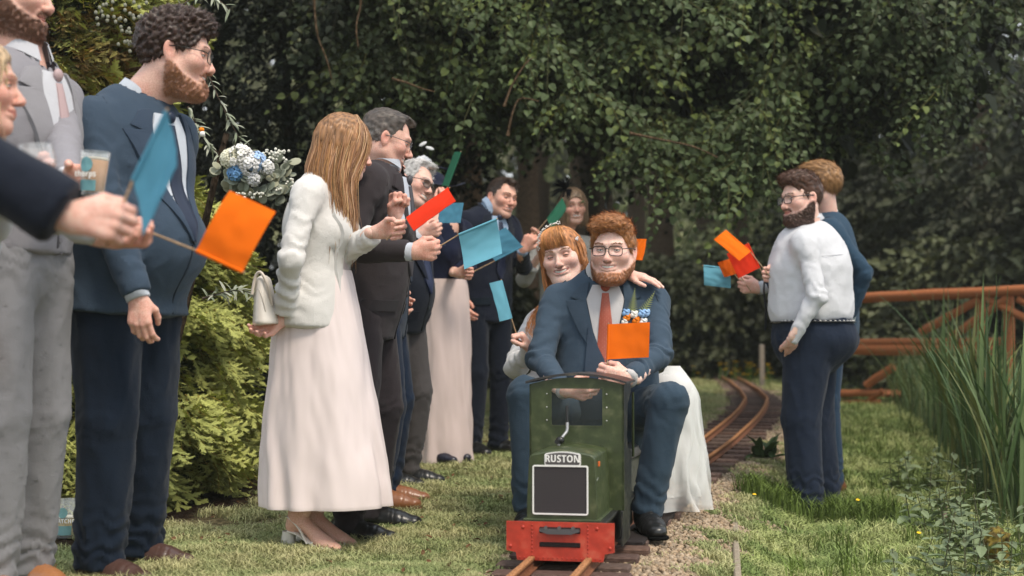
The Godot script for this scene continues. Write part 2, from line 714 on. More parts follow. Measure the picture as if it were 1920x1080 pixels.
func beard_mask(p: Vector3, full: float, line := 0.0) -> float:
	var yl := lerpf(-0.028, -0.068, sm(-0.01, 0.050, p.z))
	if p.z > 0.050: yl = lerpf(-0.068, -0.080, sm(0.050, 0.075, p.z))
	yl += line
	var m := sm(-0.004, 0.012, yl - p.y)
	if p.z > 0.07: m = maxf(m, full * sm(0.034, 0.024, absf(p.x)) * sm(-0.0435, -0.048, p.y))
	m *= sm(-0.03, -0.005, p.z) * sm(-0.150, -0.118, p.y)
	var e := Vector2(p.x / 0.027, (p.y + 0.064) / 0.0115).length()
	if p.z > 0.06: m *= sm(0.85, 1.25, e)
	return m

func ribbon_tube(g: Geo, pts: PackedVector3Array, r0: float, r1: float, col: Color, sides := 4) -> void:
	var rad := []
	for i in pts.size(): rad.append(lerpf(r0, r1, float(i) / (pts.size() - 1)))
	g.tube(pts, rad, sides, col, 1.0, Vector3.ZERO, false)

# o: skin, hair (colours), w (width), jaw, smile, teeth, beard (length), beardc, cell, nose, female, hairstyle, lid
func head(o: Dictionary, neck: Vector3) -> Dictionary:
	var w: float = o.get("w", 1.0)
	var jw: float = o.get("jaw", 1.0)
	var ch: float = o.get("chub", 0.0)
	var smile: float = o.get("smile", 0.5)
	var fem: bool = o.get("female", false)
	var s := Sdf.new()
	s.ell(Vector3(0, 0.030, -0.014), Vector3(0.075 * w, 0.086, 0.096), Basis.IDENTITY, 0.02)
	s.ell(Vector3(0, -0.022, 0.028), Vector3(0.062 * w, 0.088, 0.063), Basis.IDENTITY, 0.03)
	for q in [-1.0, 1.0]:
		s.cap(Vector3(q * 0.052 * w * jw, -0.058, 0.000), Vector3(q * 0.016, -0.098, 0.064), 0.022 + ch * 0.008, 0.018 + ch * 0.003, 0.03)
		s.ell(Vector3(q * (0.041 + ch * 0.003) * w, -0.028 + smile * 0.003, 0.058), Vector3(0.024, 0.022, 0.024) * (1.0 + ch * 0.25 + smile * 0.06), Basis.IDENTITY, 0.022)
		s.cap(Vector3(q * 0.012, 0.022, 0.088), Vector3(q * 0.042 * w, 0.021, 0.072), 0.009 if fem else 0.011, 0.008, 0.016)
	s.ell(Vector3(0, -0.100, 0.072), Vector3(0.017, 0.015, 0.014), Basis.IDENTITY, 0.018)
	if ch > 0.3: s.ell(Vector3(0, -0.112, 0.035), Vector3(0.045, 0.024, 0.045), Basis.IDENTITY, 0.03)
	var nl: float = o.get("nose", 1.0)
	s.cap(Vector3(0, 0.010, 0.087), Vector3(0, -0.033, 0.089 + 0.019 * nl), 0.0075, 0.0105, 0.012)
	s.ell(Vector3(0, -0.036, 0.091 + 0.018 * nl), Vector3(0.012, 0.0105, 0.011), Basis.IDENTITY, 0.008)
	for q in [-1.0, 1.0]:
		s.ell(Vector3(q * 0.0125, -0.039, 0.091 + 0.008 * nl), Vector3(0.0085, 0.008, 0.011), Basis.IDENTITY, 0.006)
		s.ell(Vector3(q * 0.033 * w, 0.000, 0.098), Vector3(0.019, 0.012, 0.018), Basis.IDENTITY, 0.014, 1)
	# mouth
	var mc := []
	var mw := 0.0235 + smile * 0.007
	for k in 7:
		var t := (k - 3) / 3.0
		mc.append(Vector3(t * mw, -0.0655 + smile * 0.0075 * t * t, 0.0905 - 0.013 * t * t))
	for k in 6:
		s.cap(mc[k] + Vector3(0, 0.0065, 0.0), mc[k + 1] + Vector3(0, 0.0065, 0), 0.0058, 0.0058, 0.006)
		s.cap(mc[k] + Vector3(0, -0.0085, -0.001), mc[k + 1] + Vector3(0, -0.0085, -0.001), 0.0064, 0.0064, 0.006)
	var open: float = o.get("teeth", 0.0)
	for k in 6:
		s.cap(mc[k] + Vector3(0, -0.0008, 0.008), mc[k + 1] + Vector3(0, -0.0008, 0.008), 0.0022 + open * 0.0036, 0.0022 + open * 0.0036, 0.003, Vector3.ZERO, 1.0, 1)
	# smile furrows
	if smile > 0.4:
		for q in [-1.0, 1.0]:
			s.cap(Vector3(q * 0.019, -0.036, 0.098), Vector3(q * 0.036, -0.068, 0.083), 0.004, 0.003, 0.008, Vector3.ZERO, 1.0, 1)
	# ears
	for q in [-1.0, 1.0]:
		var eb := Basis(Vector3.UP, q * -0.35) * Basis(Vector3.RIGHT, -0.15)
		s.ell(Vector3(q * 0.079 * w, -0.008, -0.012), Vector3(0.009, 0.031, 0.019), eb, 0.006)
		s.ell(Vector3(q * 0.089 * w, -0.004, -0.008), Vector3(0.008, 0.019, 0.010), eb, 0.005, 1)
	var nr: float = o.get("neck", 0.047 if fem else 0.058)
	s.cap(Vector3(0, -0.055, -0.014), neck, nr, nr * 1.08, 0.03)
	var skin: Color = o.skin
	var g := s.mesh(o.get("cell", 0.004), skin)
	var bl: float = o.get("beard", 0.0)
	var bc: Color = o.get("beardc", skin)
	var lip: Color = o.get("lip", Color(skin.r * 0.72, skin.g * 0.45, skin.b * 0.45))
	var red: float = o.get("blush", 1.0)
	var bm := Geo.new()
	for i in g.V.size():
		var p := g.V[i]
		var c := skin
		var r := 0.0
		for q in [-1.0, 1.0]:
			r += 0.75 * exp(-(p - Vector3(q * 0.045, -0.032, 0.07)).length_squared() / 0.0011)
			r += 0.9 * exp(-(p - Vector3(q * 0.085, -0.008, -0.015)).length_squared() / 0.0008)
		r += 0.8 * exp(-(p - Vector3(0, -0.036, 0.112)).length_squared() / 0.0003)
		r += 0.25 * clampf(nz.get_noise_3dv(p * 30.0) + 0.2, 0.0, 1.0)
		if p.y < -0.11: r += 0.25
		r = minf(r * red, 1.0)
		c = Color(c.r * (1.0 - 0.05 * r), c.g * (1.0 - 0.28 * r), c.b * (1.0 - 0.30 * r))
		if p.z > 0.055:
			var t := p.x / mw
			if absf(t) < 1.15:
				var yc := -0.0663 + smile * 0.0075 * t * t
				var hh := 0.0125 * (1.0 - 0.75 * t * t)
				c = c.lerp(lip, sm(1.0, 0.6, absf(p.y - yc) / maxf(hh, 0.001)) * (0.85 if fem else 0.6))
			for q in [-1.0, 1.0]:
				var e := Vector2((p.x - q * 0.0125) / 0.006, (p.y + 0.045) / 0.004).length()
				if e < 1.0: c = c.lerp(Color(skin.r * 0.25, skin.g * 0.12, skin.b * 0.1), 0.8 * (1.0 - e))
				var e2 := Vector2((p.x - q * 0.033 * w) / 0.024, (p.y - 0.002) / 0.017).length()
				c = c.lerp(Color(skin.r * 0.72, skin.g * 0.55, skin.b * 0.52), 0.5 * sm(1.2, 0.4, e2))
		if bl != 0.0:
			var m := beard_mask(p, o.get("moustache", 1.0), o.get("bline", 0.0))
			if m > 0.02:
				var s2 := 0.75 + 0.5 * nz.get_noise_3dv(p * Vector3(160, 45, 160))
				c = c.lerp(Color(bc.r * s2, bc.g * s2, bc.b * s2), clampf(m * o.get("bdense", 0.9), 0, 1))
				var chin: float = 1.0 + o.get("bchin", 0.8) * exp(-(p - Vector3(0, -0.105, 0.07)).length_squared() / 0.002)
				if bl > 0.002: g.V[i] = p + g.N[i] * m * bl * chin * (0.75 + 0.35 * nz.get_noise_3dv(p * 70.0))
				if m > 0.45:
					bm.V.append(g.V[i])
					bm.N.append(g.N[i])
		g.C[i] = c
	if bl > 0.0: g.smooth()
	var out := {"skin": g, "sdf": s}
	# hair pieces that belong to the face: eyebrows, beard tips
	var fh := Geo.new()
	var hc: Color = o.get("brow", o.hair)
	for q in [-1.0, 1.0]:
		for k in 40:
			var t := rng.randf()
			var x := lerpf(0.012, 0.050, t)
			var b := Vector3(q * x * w, 0.0215 + 0.006 * sin(t * 2.6) - 0.002 * t + rng.randf_range(-0.0032, 0.0032) * (1.0 - 0.5 * t), 0.2)
			var p := s.march(b, Vector3(0, 0, -1))
			if p.z < 0.03: continue
			var e := p + Vector3(q * 0.007, rng.randf_range(-0.001, 0.003), -0.001)
			var up := Vector3(0, 0.0012, 0)
			fh.tri(p - up * q + Vector3(0, 0, 0.0008), p + up * q + Vector3(0, 0, 0.0008), e + Vector3(0, 0, 0.0012), Color(hc.r * 0.8, hc.g * 0.8, hc.b * 0.8))
	if bl > 0.002 and bm.V.size() > 0:
		tufts(fh, bm, o.get("btufts", 3200), bl * 0.9 + 0.004, 0.0011, Vector3.ZERO, bc, 0.45, 0.25)
	out.face_hair = fh
	# eyes
	var eyes := []
	var lidopen: float = o.get("lid", 0.5)
	for q in [-1.0, 1.0]:
		var ey := Geo.new()
		eyes.append(ey)
		var c := Vector3(q * 0.0315 * w, -0.001, 0.0735)
		ey.ball(c, Vector3.ONE * 0.0122, Basis.IDENTITY, 14, Color(0.68, 0.64, 0.60))
		var look: Vector3 = o.get("look", Vector3(0, -0.02, 1.0)).normalized()
		ey.ball(c + look * 0.0076, Vector3(0.0052, 0.0052, 0.0052), Basis.IDENTITY, 10, o.get("iris", Color(0.08, 0.11, 0.13)))
		ey.ball(c + look * 0.0108, Vector3(0.0024, 0.0024, 0.0024), Basis.IDENTITY, 8, Color(0.005, 0.005, 0.005))
		# lids: shells over the eyeball, above and below the opening
		for up in [1.0, -1.0]:
			var P := PackedVector3Array()
			var lc := Color(skin.r * 0.9, skin.g * 0.72, skin.b * 0.68)
			for i in 6:
				var edge := (0.62 * lidopen if up > 0 else 0.50 * lidopen)
				var el := lerpf(edge, 1.5, i / 5.0)
				for j in 9:
					var a := lerpf(-1.25, 1.25, j / 8.0)
					var e2 := el * (1.0 - 0.55 * pow(absf(a) / 1.25, 2.0) * (1.0 - i / 5.0))
					P.append(c + Vector3(sin(a) * cos(e2), up * sin(e2), cos(a) * cos(e2)) * 0.0136)
			var b := g.V.size()
			g.grid(P, 6, 9, lc, false, up < 0)
			if up > 0:
				var lash := PackedVector3Array()
				for j in 9: lash.append(P[j] * 1.0 + Vector3(0, -0.0003, 0.0006))
				fh.tube(lash, 0.0009 if not fem else 0.0012, 4, Color(0.03, 0.018, 0.012), 1.0, Vector3.ZERO, false)
	out.eyes = eyes
	# lips laid on the face, parted over the teeth
	var ml := []
	for k in 13:
		var t := (k - 6) / 6.0
		ml.append(s.march(Vector3(t * mw * 1.06, -0.0655 + smile * 0.0085 * t * t, 0.2), Vector3(0, 0, -1)))
	var lu := PackedVector3Array()
	var ld := PackedVector3Array()
	var ru := []
	var rd2 := []
	for k in 13:
		var t := (k - 6) / 6.0
		var gap := open * 0.0072 * (1.0 - t * t) + 0.0006
		var p: Vector3 = ml[k]
		lu.append(p + Vector3(0, gap + 0.0022 * (1.0 - t * t) - 0.0008 * exp(-t * t * 30.0), 0.0004))
		ld.append(p + Vector3(0, -gap - 0.0034 * (1.0 - t * t), 0.0002))
		ru.append(0.0012 + 0.0022 * (1.0 - t * t))
		rd2.append(0.0012 + 0.0032 * (1.0 - t * t))
	g.tube(lu, ru, 8, lip, 0.8, Vector3(0, 0, 1), true)
	g.tube(ld, rd2, 8, Color(lip.r * 1.06, lip.g * 1.05, lip.b * 1.05), 0.8, Vector3(0, 0, 1), true)
	if open < 0.05:
		var md := PackedVector3Array()
		for k in 13: md.append(ml[k] + Vector3(0, -0.0004, 0.0018))
		g.tube(md, 0.0009, 5, Color(lip.r * 0.25, lip.g * 0.2, lip.b * 0.2), 1.0, Vector3.ZERO, false)
	else:
		var tg := Geo.new()
		var P := PackedVector3Array()
		var C := PackedColorArray()
		for r in 4:
			for k in 13:
				var t := (k - 6) / 6.0
				var gap := open * 0.0072 * (1.0 - t * t) + 0.0008
				P.append(ml[k] + Vector3(0, lerpf(gap + 0.001, -gap, r / 3.0), 0.0006 + 0.0012 * (1.0 - t * t)))
				var dk := 1.0 if absf(t) < 0.8 else 0.25
				if r == 3: dk *= 0.35
				elif k % 2 == 1: dk *= 0.86
				C.append(Color(0.80 * dk, 0.75 * dk, 0.66 * dk))
		tg.grid(P, 4, 13, C, false, true)
		out.teeth = tg
	return out

func eyeglasses(par: Node3D, x: Transform3D, w: float, col: Color, rim: float, tint: float, round_ := 0.6, big := 1.0) -> void:
	var g := Geo.new()
	var gl := Geo.new()
	for q in [-1.0, 1.0]:
		var pts := PackedVector3Array()
		var c := Vector3(q * 0.0325, -0.004, 0.106)
		for k in 25:
			var a := TAU * k / 24
			var ex := signf(cos(a)) * pow(absf(cos(a)), round_) * 0.0255 * big
			var ey := signf(sin(a)) * pow(absf(sin(a)), round_) * 0.0185 * big
			pts.append(x * (c + Vector3(ex, ey - q * ex * 0.04, -absf(ex + q * 0.0325) * absf(ex + q * 0.0325) * 2.2)))
		g.tube(pts, rim, 6, col, 1.0, Vector3.ZERO, false)
		var cc := Vector3.ZERO
		for k in 24: cc += pts[k] / 24.0
		for k in 24: gl.tri(cc, pts[k], pts[k + 1], Color.WHITE)
		var hinge := Vector3(q * 0.058 * big, 0.004, 0.098)
		g.tube(PackedVector3Array([x * hinge, x * Vector3(q * 0.071 * w, 0.006, 0.085), x * Vector3(q * 0.081 * w, 0.008, 0.01), x * Vector3(q * 0.084 * w, 0.004, -0.018), x * Vector3(q * 0.082 * w, -0.018, -0.032)]), rim * 1.1, 6, col)
	g.tube(spline([x * Vector3(-0.008, 0.001, 0.106), x * Vector3(0, 0.006, 0.109), x * Vector3(0.008, 0.001, 0.106)], 7), rim, 6, col)
	var root := part("glasses_frame", g, mat("plastic", Color.WHITE, true), par)
	part("lens", gl, glass(Color(0.25, 0.22, 0.2) if tint > 0.3 else Color(1, 1, 1), tint), root)

# scalp hair as a shaped shell with locks on it; style: vol (added height), fringe (hairline height), sweep (side the top is combed to), length
func short_hair(o: Dictionary) -> Geo:
	var w: float = o.get("w", 1.0)
	var t: float = o.get("hthick", 0.009)
	var vol: float = o.get("vol", 0.01)
	var s := Sdf.new()
	s.ell(Vector3(0, 0.032, -0.018), Vector3(0.075 * w + t * o.get("sidet", 0.8), 0.086 + t, 0.095 + t), Basis.IDENTITY, 0.02)
	if vol > 0.0:
		s.ell(Vector3(o.get("sweep", 0.0) * 0.012, 0.082 + vol * 0.4, 0.012), Vector3(0.064 * w + vol * 0.5, 0.032 + vol, 0.076 + vol * 0.6), Basis.IDENTITY, 0.025)
		s.ell(Vector3(o.get("sweep", 0.0) * -0.02, 0.088 + vol * 0.6, 0.058), Vector3(0.046 + vol * 0.4, 0.020 + vol * 0.6, 0.030 + vol * 0.5), Basis.IDENTITY, 0.02)
	var line: float = o.get("hairline", 0.0)
	s.ell(Vector3(0, -0.034 + line, 0.10), Vector3(0.108 * w, 0.105, 0.076), Basis.IDENTITY, 0.006, 1)
	var recess: float = o.get("recess", 0.0)
	if recess > 0.0:
		for q in [-1.0, 1.0]: s.ell(Vector3(q * 0.045, 0.075, 0.085), Vector3(0.02 + recess, 0.03 + recess, 0.03 + recess), Basis.IDENTITY, 0.006, 1)
	for q in [-1.0, 1.0]:
		s.ell(Vector3(q * 0.09 * w, -0.012, -0.012), Vector3(0.022, 0.032, 0.022), Basis.IDENTITY, 0.006, 1)
	s.cut(Vector3(0, -1, 0.55), Vector3(0, o.get("nape", -0.012), 0.0))
	var g := s.mesh(o.get("hcell", 0.005), o.hair)
	var sw: float = o.get("sweep", 0.0)
	var curl: float = o.get("curl", 0.0)
	var hc: Color = o.hair
	for i in g.V.size():
		var p := g.V[i]
		var top := sm(0.04, 0.10, p.y)
		var n1 := nz.get_noise_3dv(p * Vector3(70, 40, 26) + Vector3(5, 1, 2)) if curl < 0.5 else nz.get_noise_3dv(p * 52.0)
		var n2 := nz.get_noise_3dv(p * (46.0 if curl > 0.5 else 28.0) + Vector3(9, 9, 9))
		g.V[i] = p + g.N[i] * (n1 * (0.002 + 0.007 * curl + 0.003 * top * vol * 60.0) + n2 * (0.0015 + 0.004 * curl))
		var b := 0.72 + 0.55 * (n1 * 0.7 + n2 * 0.3)
		var grey: float = o.get("greying", 0.0) * sm(0.05, -0.02, p.y)
		var c := Color(hc.r * b, hc.g * b, hc.b * b)
		g.C[i] = c.lerp(Color(0.32, 0.30, 0.28), clampf(grey, 0, 0.8))
	g.smooth()
	tufts(g, g, o.get("tufts", 5200), o.get("tlen", 0.024), 0.0013, Vector3(1, sw, o.get("fwd", 0.8)), hc, 0.22 + curl * 0.9, o.get("tlift", 0.08) + curl * 0.22)
	return g

# long locks: curve family from scalp points down
func locks(g: Geo, curves: Array, n: int, spread: float, r: float, col: Color, wave: float) -> void:
	for k in n:
		var cv: Array = curves[rng.randi() % curves.size()]
		var cv2: Array = curves[rng.randi() % curves.size()]
		var mixv := rng.randf() * 0.5
		var pts := PackedVector3Array()
		var ph := rng.randf() * TAU
		var thin := rng.randf_range(0.5, 1.25)
		var off := Vector3(rng.randf_range(-1, 1), rng.randf_range(-0.6, 0.6), rng.randf_range(-1, 1)) * spread
		var base := spline(cv, 14)
		var o2 := spline(cv2, 14)
		var endt := rng.randf_range(0.72, 1.0)
		for i in 14:
			var t := i / 13.0
			var u := t * endt * 13.0
			var a := mini(int(u), 12)
			var p := base[a].lerp(base[a + 1], u - a)
			var p2 := o2[a].lerp(o2[a + 1], u - a)
			p = p.lerp(p2, mixv)
			p += off * (0.35 + 0.9 * t)
			p += Vector3(sin(t * 9.0 + ph), 0.0, cos(t * 8.0 + ph * 1.3)) * wave * t
			pts.append(p)
		var s := rng.randf_range(0.6, 1.35)
		var c := Color(col.r * s, col.g * s * rng.randf_range(0.92, 1.05), col.b * s * rng.randf_range(0.85, 1.1))
		var rad := []
		for i in 14: rad.append(r * thin * (0.12 + 0.95 * sin(PI * clampf(i / 13.0 * 0.88 + 0.09, 0, 1))))
		g.tube(pts, rad, 4, c, 0.5, Vector3.ZERO, false)
# ---------------------------------------------------------------- hands (own axes: y along the fingers, thumb at +x, palm towards +z)
var hand_cache := {}

func hand(pose: String) -> Geo:
	if hand_cache.has(pose): return hand_cache[pose]
	var s := Sdf.new()
	var curl := {"relax": [0.35, 0.5, 0.3], "grip": [1.25, 1.5, 0.9], "pinch": [0.95, 1.15, 0.7], "fist": [1.45, 1.65, 1.0], "flat": [0.18, 0.22, 0.12], "hold": [0.55, 0.65, 0.45]}
	var cu: Array = curl[pose]
	s.cap(Vector3(0, -0.016, 0), Vector3(0, 0.006, 0), 0.0265, 0.027, 0.012, Vector3(0, 0, 1), 0.78)
	s.cap(Vector3(0.006, 0.012, 0), Vector3(0.018, 0.080, 0), 0.024, 0.020, 0.014, Vector3(0, 0, 1), 0.72)
	s.cap(Vector3(-0.004, 0.012, 0), Vector3(-0.022, 0.074, 0.001), 0.024, 0.018, 0.014, Vector3(0, 0, 1), 0.72)
	s.ell(Vector3(0.022, 0.034, 0.010), Vector3(0.017, 0.027, 0.015), Basis(Vector3(0, 0, 1), -0.4), 0.014)
	var root := [Vector3(0.028, 0.088, 0.002), Vector3(0.0095, 0.093, -0.001), Vector3(-0.0095, 0.089, 0.0), Vector3(-0.027, 0.080, 0.003)]
	var lens := [[0.040, 0.024, 0.020], [0.044, 0.028, 0.021], [0.041, 0.026, 0.021], [0.032, 0.020, 0.018]]
	for k in 4:
		var p: Vector3 = root[k]
		var a := 0.0
		var splay := (1.5 - k) * 0.05
		s.cap(Vector3(p.x * 0.75, 0.055, -0.002), p, 0.0095, 0.0105, 0.008)
		for j in 3:
			a += cu[j] * (1.0 + 0.10 * (k - 1) * (0.3 if pose == "grip" or pose == "fist" else 1.0))
			var d := Vector3(splay, cos(a), sin(a)).normalized()
			var e: Vector3 = p + d * lens[k][j]
			var r0 := [0.0102, 0.0094, 0.0086]
			var r1 := [0.0096, 0.0087, 0.0076]
			s.cap(p, e, r0[j] * (0.9 if k == 3 else 1.0), r1[j] * (0.9 if k == 3 else 1.0), 0.004)
			p = e
	var t0 := Vector3(0.024, 0.022, 0.010)
	var t1 := Vector3(0.046, 0.052, 0.016)
	var t2 := Vector3(0.050, 0.080, 0.024)
	var t3 := Vector3(0.046, 0.102, 0.030)
	if pose == "grip" or pose == "pinch":
		t1 = Vector3(0.046, 0.050, 0.022)
		t2 = Vector3(0.045, 0.076, 0.040)
		t3 = Vector3(0.034, 0.092, 0.054)
	elif pose == "fist":
		t1 = Vector3(0.043, 0.048, 0.028)
		t2 = Vector3(0.030, 0.066, 0.047)
		t3 = Vector3(0.008, 0.072, 0.054)
	elif pose == "hold":
		t1 = Vector3(0.044, 0.046, 0.028)
		t2 = Vector3(0.044, 0.068, 0.050)
		t3 = Vector3(0.038, 0.084, 0.064)
	s.cap(t0, t1, 0.0135, 0.0115, 0.010)
	s.cap(t1, t2, 0.0112, 0.0102, 0.004)
	s.cap(t2, t3, 0.0102, 0.0088, 0.004)
	var g := s.mesh(0.0034)
	hand_cache[pose] = g
	return g

# ---------------------------------------------------------------- skeleton: all joints in metres from the person's base point, world axes
func ik(a: Vector3, b: Vector3, l1: float, l2: float, hint: Vector3) -> Vector3:
	var d := (b - a).length()
	var k := maxf(1.0, d / (l1 + l2) * 1.002)
	l1 *= k
	l2 *= k
	var n := (b - a).normalized()
	var x := (l1 * l1 - l2 * l2 + d * d) / (2.0 * d)
	var h := sqrt(maxf(0.0, l1 * l1 - x * x))
	var u := (hint - n * hint.dot(n)).normalized()
	return a + n * x + u * h

func skel(sp: Dictionary) -> Dictionary:
	var S: float = sp.h / 1.75
	var yaw: float = deg_to_rad(sp.yaw)
	var f0 := Vector3(sin(yaw), 0, cos(yaw))
	var cyaw: float = deg_to_rad(sp.get("chest_yaw", sp.yaw))
	var fc := Vector3(sin(cyaw), 0, cos(cyaw))
	var l := Vector3(cos(cyaw), 0, -sin(cyaw))
	var l0 := Vector3(cos(yaw), 0, -sin(yaw))
	var lean: float = deg_to_rad(sp.get("lean", 0.0))
	var sl: float = deg_to_rad(sp.get("side", 0.0))
	var up := (Vector3.UP * cos(lean) + fc * sin(lean) + l * sin(sl)).normalized()
	var lt := (l - up * l.dot(up)).normalized()
	var f := lt.cross(up)
	var B: Vector3 = sp.base
	var J := {"S": S, "f0": f0, "l0": l0, "up": up, "l": lt, "f": f, "base": B}
	var pel: Vector3 = sp.get("pelvis", B + Vector3.UP * 0.94 * S) - B
	J.pelvis = pel
	J.waist = pel + up * 0.14 * S
	J.chest = pel + up * 0.33 * S
	var sw: float = sp.get("sw", 1.0)
	J.shl = pel + up * (sp.get("shy", 0.465) * S) + lt * 0.172 * S * sw + f * sp.get("slf", 0.0)
	J.shr = pel + up * (sp.get("shy", 0.465) * S) - lt * 0.172 * S * sw + f * sp.get("srf", 0.0)
	J.neck = pel + up * sp.get("necky", 0.53) * S
	J.hc = (sp.hc - B) if sp.has("hc") else J.neck + up * 0.155 * S + f * 0.035
	J.hipl = pel - Vector3.UP * 0.02 + l0 * 0.088 * S
	J.hipr = pel - Vector3.UP * 0.02 - l0 * 0.088 * S
	var ankl: Vector3 = l0 * 0.11 + Vector3.UP * 0.085
	var ankr: Vector3 = l0 * -0.11 + Vector3.UP * 0.085
	J.ankl = (sp.ankl - B) if sp.has("ankl") else ankl
	J.ankr = (sp.ankr - B) if sp.has("ankr") else ankr
	J.knl = ik(J.hipl, J.ankl, 0.425 * S, 0.415 * S, sp.get("kneel", f0))
	J.knr = ik(J.hipr, J.ankr, 0.425 * S, 0.415 * S, sp.get("kneer", f0))
	for side in ["l", "r"]:
		var q := 1.0 if side == "l" else -1.0
		var hd: Dictionary = sp.get("hand" + side, {})
		var sh: Vector3 = J["sh" + side]
		var wr: Vector3
		var hdir: Vector3 = hd.get("dir", Vector3.ZERO).normalized()
		var th: Vector3 = hd.get("thumb", f0)
		var hs: float = sp.get("hands", 1.0)
		if hd.has("grip"):
			th = (th - hdir * th.dot(hdir)).normalized()
			var pz := th.cross(hdir) * (1.0 if side == "r" else -1.0)
			wr = hd.grip - B - (hdir * 0.083 + pz * 0.027) * hs
		elif hd.has("wrist"):
			wr = hd.wrist - B
		else:
			wr = sh + lt * q * 0.07 - Vector3.UP * 0.54 * S + f0 * 0.04
		var el := ik(sh, wr, 0.295 * S, 0.265 * S, hd.get("elbow", -f + lt * q * 0.4 - Vector3.UP * 0.3))
		if hdir == Vector3.ZERO: hdir = (wr - el).normalized()
		th = (th - hdir * th.dot(hdir)).normalized()
		var pz2 := th.cross(hdir) * (1.0 if side == "r" else -1.0)
		J["wr" + side] = wr
		J["el" + side] = el
		J["hx" + side] = Transform3D(Basis(th * hs, hdir * hs, pz2 * hs), wr)
		J["hp" + side] = hd.get("pose", "relax")
	var hy: float = deg_to_rad(sp.get("hyaw", sp.yaw))
	var hb := Basis(Vector3.UP, hy) * Basis(Vector3.RIGHT, deg_to_rad(sp.get("hpitch", 0.0))) * Basis(Vector3(0, 0, 1), deg_to_rad(sp.get("hroll", 0.0)))
	J.hx = Transform3D(hb.scaled(Vector3.ONE * sp.get("hscale", 1.0)), J.hc)
	return J

func fold(g: Geo, amp: float, freq: float, bends: Array, stretch := Vector3(1, 0.45, 1)) -> void:
	for i in g.V.size():
		var p := g.V[i]
		var q := p * stretch * freq
		var n1 := nz.get_noise_3dv(q)
		var n2 := nf.get_noise_3dv(Vector3(q.x + q.y * 0.8, q.y * 1.2 - q.x * 0.5, q.z + q.y * 0.6) * 0.8 + Vector3(31, 7, 3))
		var d := amp * (0.55 * n1 + 0.9 * (0.35 - pow(absf(n2), 0.7)))
		for b in bends:     # [point, axis, radius, amplitude, waves per metre]
			var v: Vector3 = p - b[0]
			var r: float = b[2]
			var e := v.length_squared() / (r * r)
			if e < 4.0:
				var a: float = v.dot(b[1]) * b[4] * TAU
				d += b[3] * exp(-e) * sin(a + n1 * 3.0 + nz.get_noise_3dv(p * 9.0) * 3.5)
		g.V[i] = p + g.N[i] * d
	g.smooth()

func jacket_field(J: Dictionary, o: Dictionary, arms := true) -> Sdf:
	var s := Sdf.new()
	var S: float = J.S
	var cw: float = o.get("cw", 0.165) * S
	var ww: float = o.get("ww", 0.150) * S
	var hw: float = o.get("hw", 0.165) * S
	var dp: float = o.get("dp", 0.68)
	var up: Vector3 = J.up
	var f: Vector3 = J.f
	var hem: float = o.get("hem", -0.13) * S
	var y1 := maxf(hem + 0.03, 0.02)
	s.cap(J.pelvis + up * hem, J.pelvis + up * y1, hw * o.get("flare", 1.02), hw * 0.98, 0.05, f, dp, 4)
	s.cap(J.pelvis + up * y1, J.waist + up * maxf(0.02, y1 - 0.1), hw * 0.98, ww, 0.02 if hem > -0.02 else 0.06, f, dp, 4 if hem > -0.02 else 0)
	s.cap(J.waist + up * 0.02, J.chest, ww, cw, 0.06, f, dp)
	s.cap(J.chest, J.chest + up * 0.10 * S, cw, cw * 0.86, 0.06, f, dp)
	var rs: float = o.get("rs", 0.072) * S
	s.cap(J.shl - up * 0.022, J.neck - up * 0.050 * S, rs * 0.90, 0.060, 0.05, f, 0.95)
	s.cap(J.shr - up * 0.022, J.neck - up * 0.050 * S, rs * 0.90, 0.060, 0.05, f, 0.95)
	if o.get("belly", 0.0) > 0.0:
		var b: float = o.belly
		s.ell(J.pelvis + up * o.get("bellyh", 0.10) * S + f * (ww * dp * 0.45 + b * 0.25), Vector3(ww * 0.92, 0.17 * S, ww * dp * 0.7 + b * 0.6), Basis(J.l, up, f), 0.07)
	if o.get("bust", 0.0) > 0.0:
		for q in [-1.0, 1.0]:
			s.ell(J.chest - up * 0.02 + f * cw * dp * 0.72 + J.l * q * cw * 0.42, Vector3.ONE * o.bust, Basis.IDENTITY, 0.04)
	var ra: float = o.get("ra", 0.060) * S
	for side in ["l", "r"]:
		if not arms: break
		var sh: Vector3 = J["sh" + side]
		var el: Vector3 = J["el" + side]
		var wr: Vector3 = J["wr" + side]
		s.cap(sh - (sh - J.chest).normalized() * 0.012, sh.lerp(el, 0.3), ra * 0.96, ra * 0.90, 0.045)
		s.cap(sh.lerp(el, 0.2), el, ra * 0.92, ra * 0.80, 0.010)
		var cuff: float = o.get("cuff", 0.01)
		s.cap(el, wr - (wr - el).normalized() * cuff, ra * 0.80, ra * o.get("cuffr", 0.62), 0.016, Vector3.ZERO, 1.0, 2)
	return s

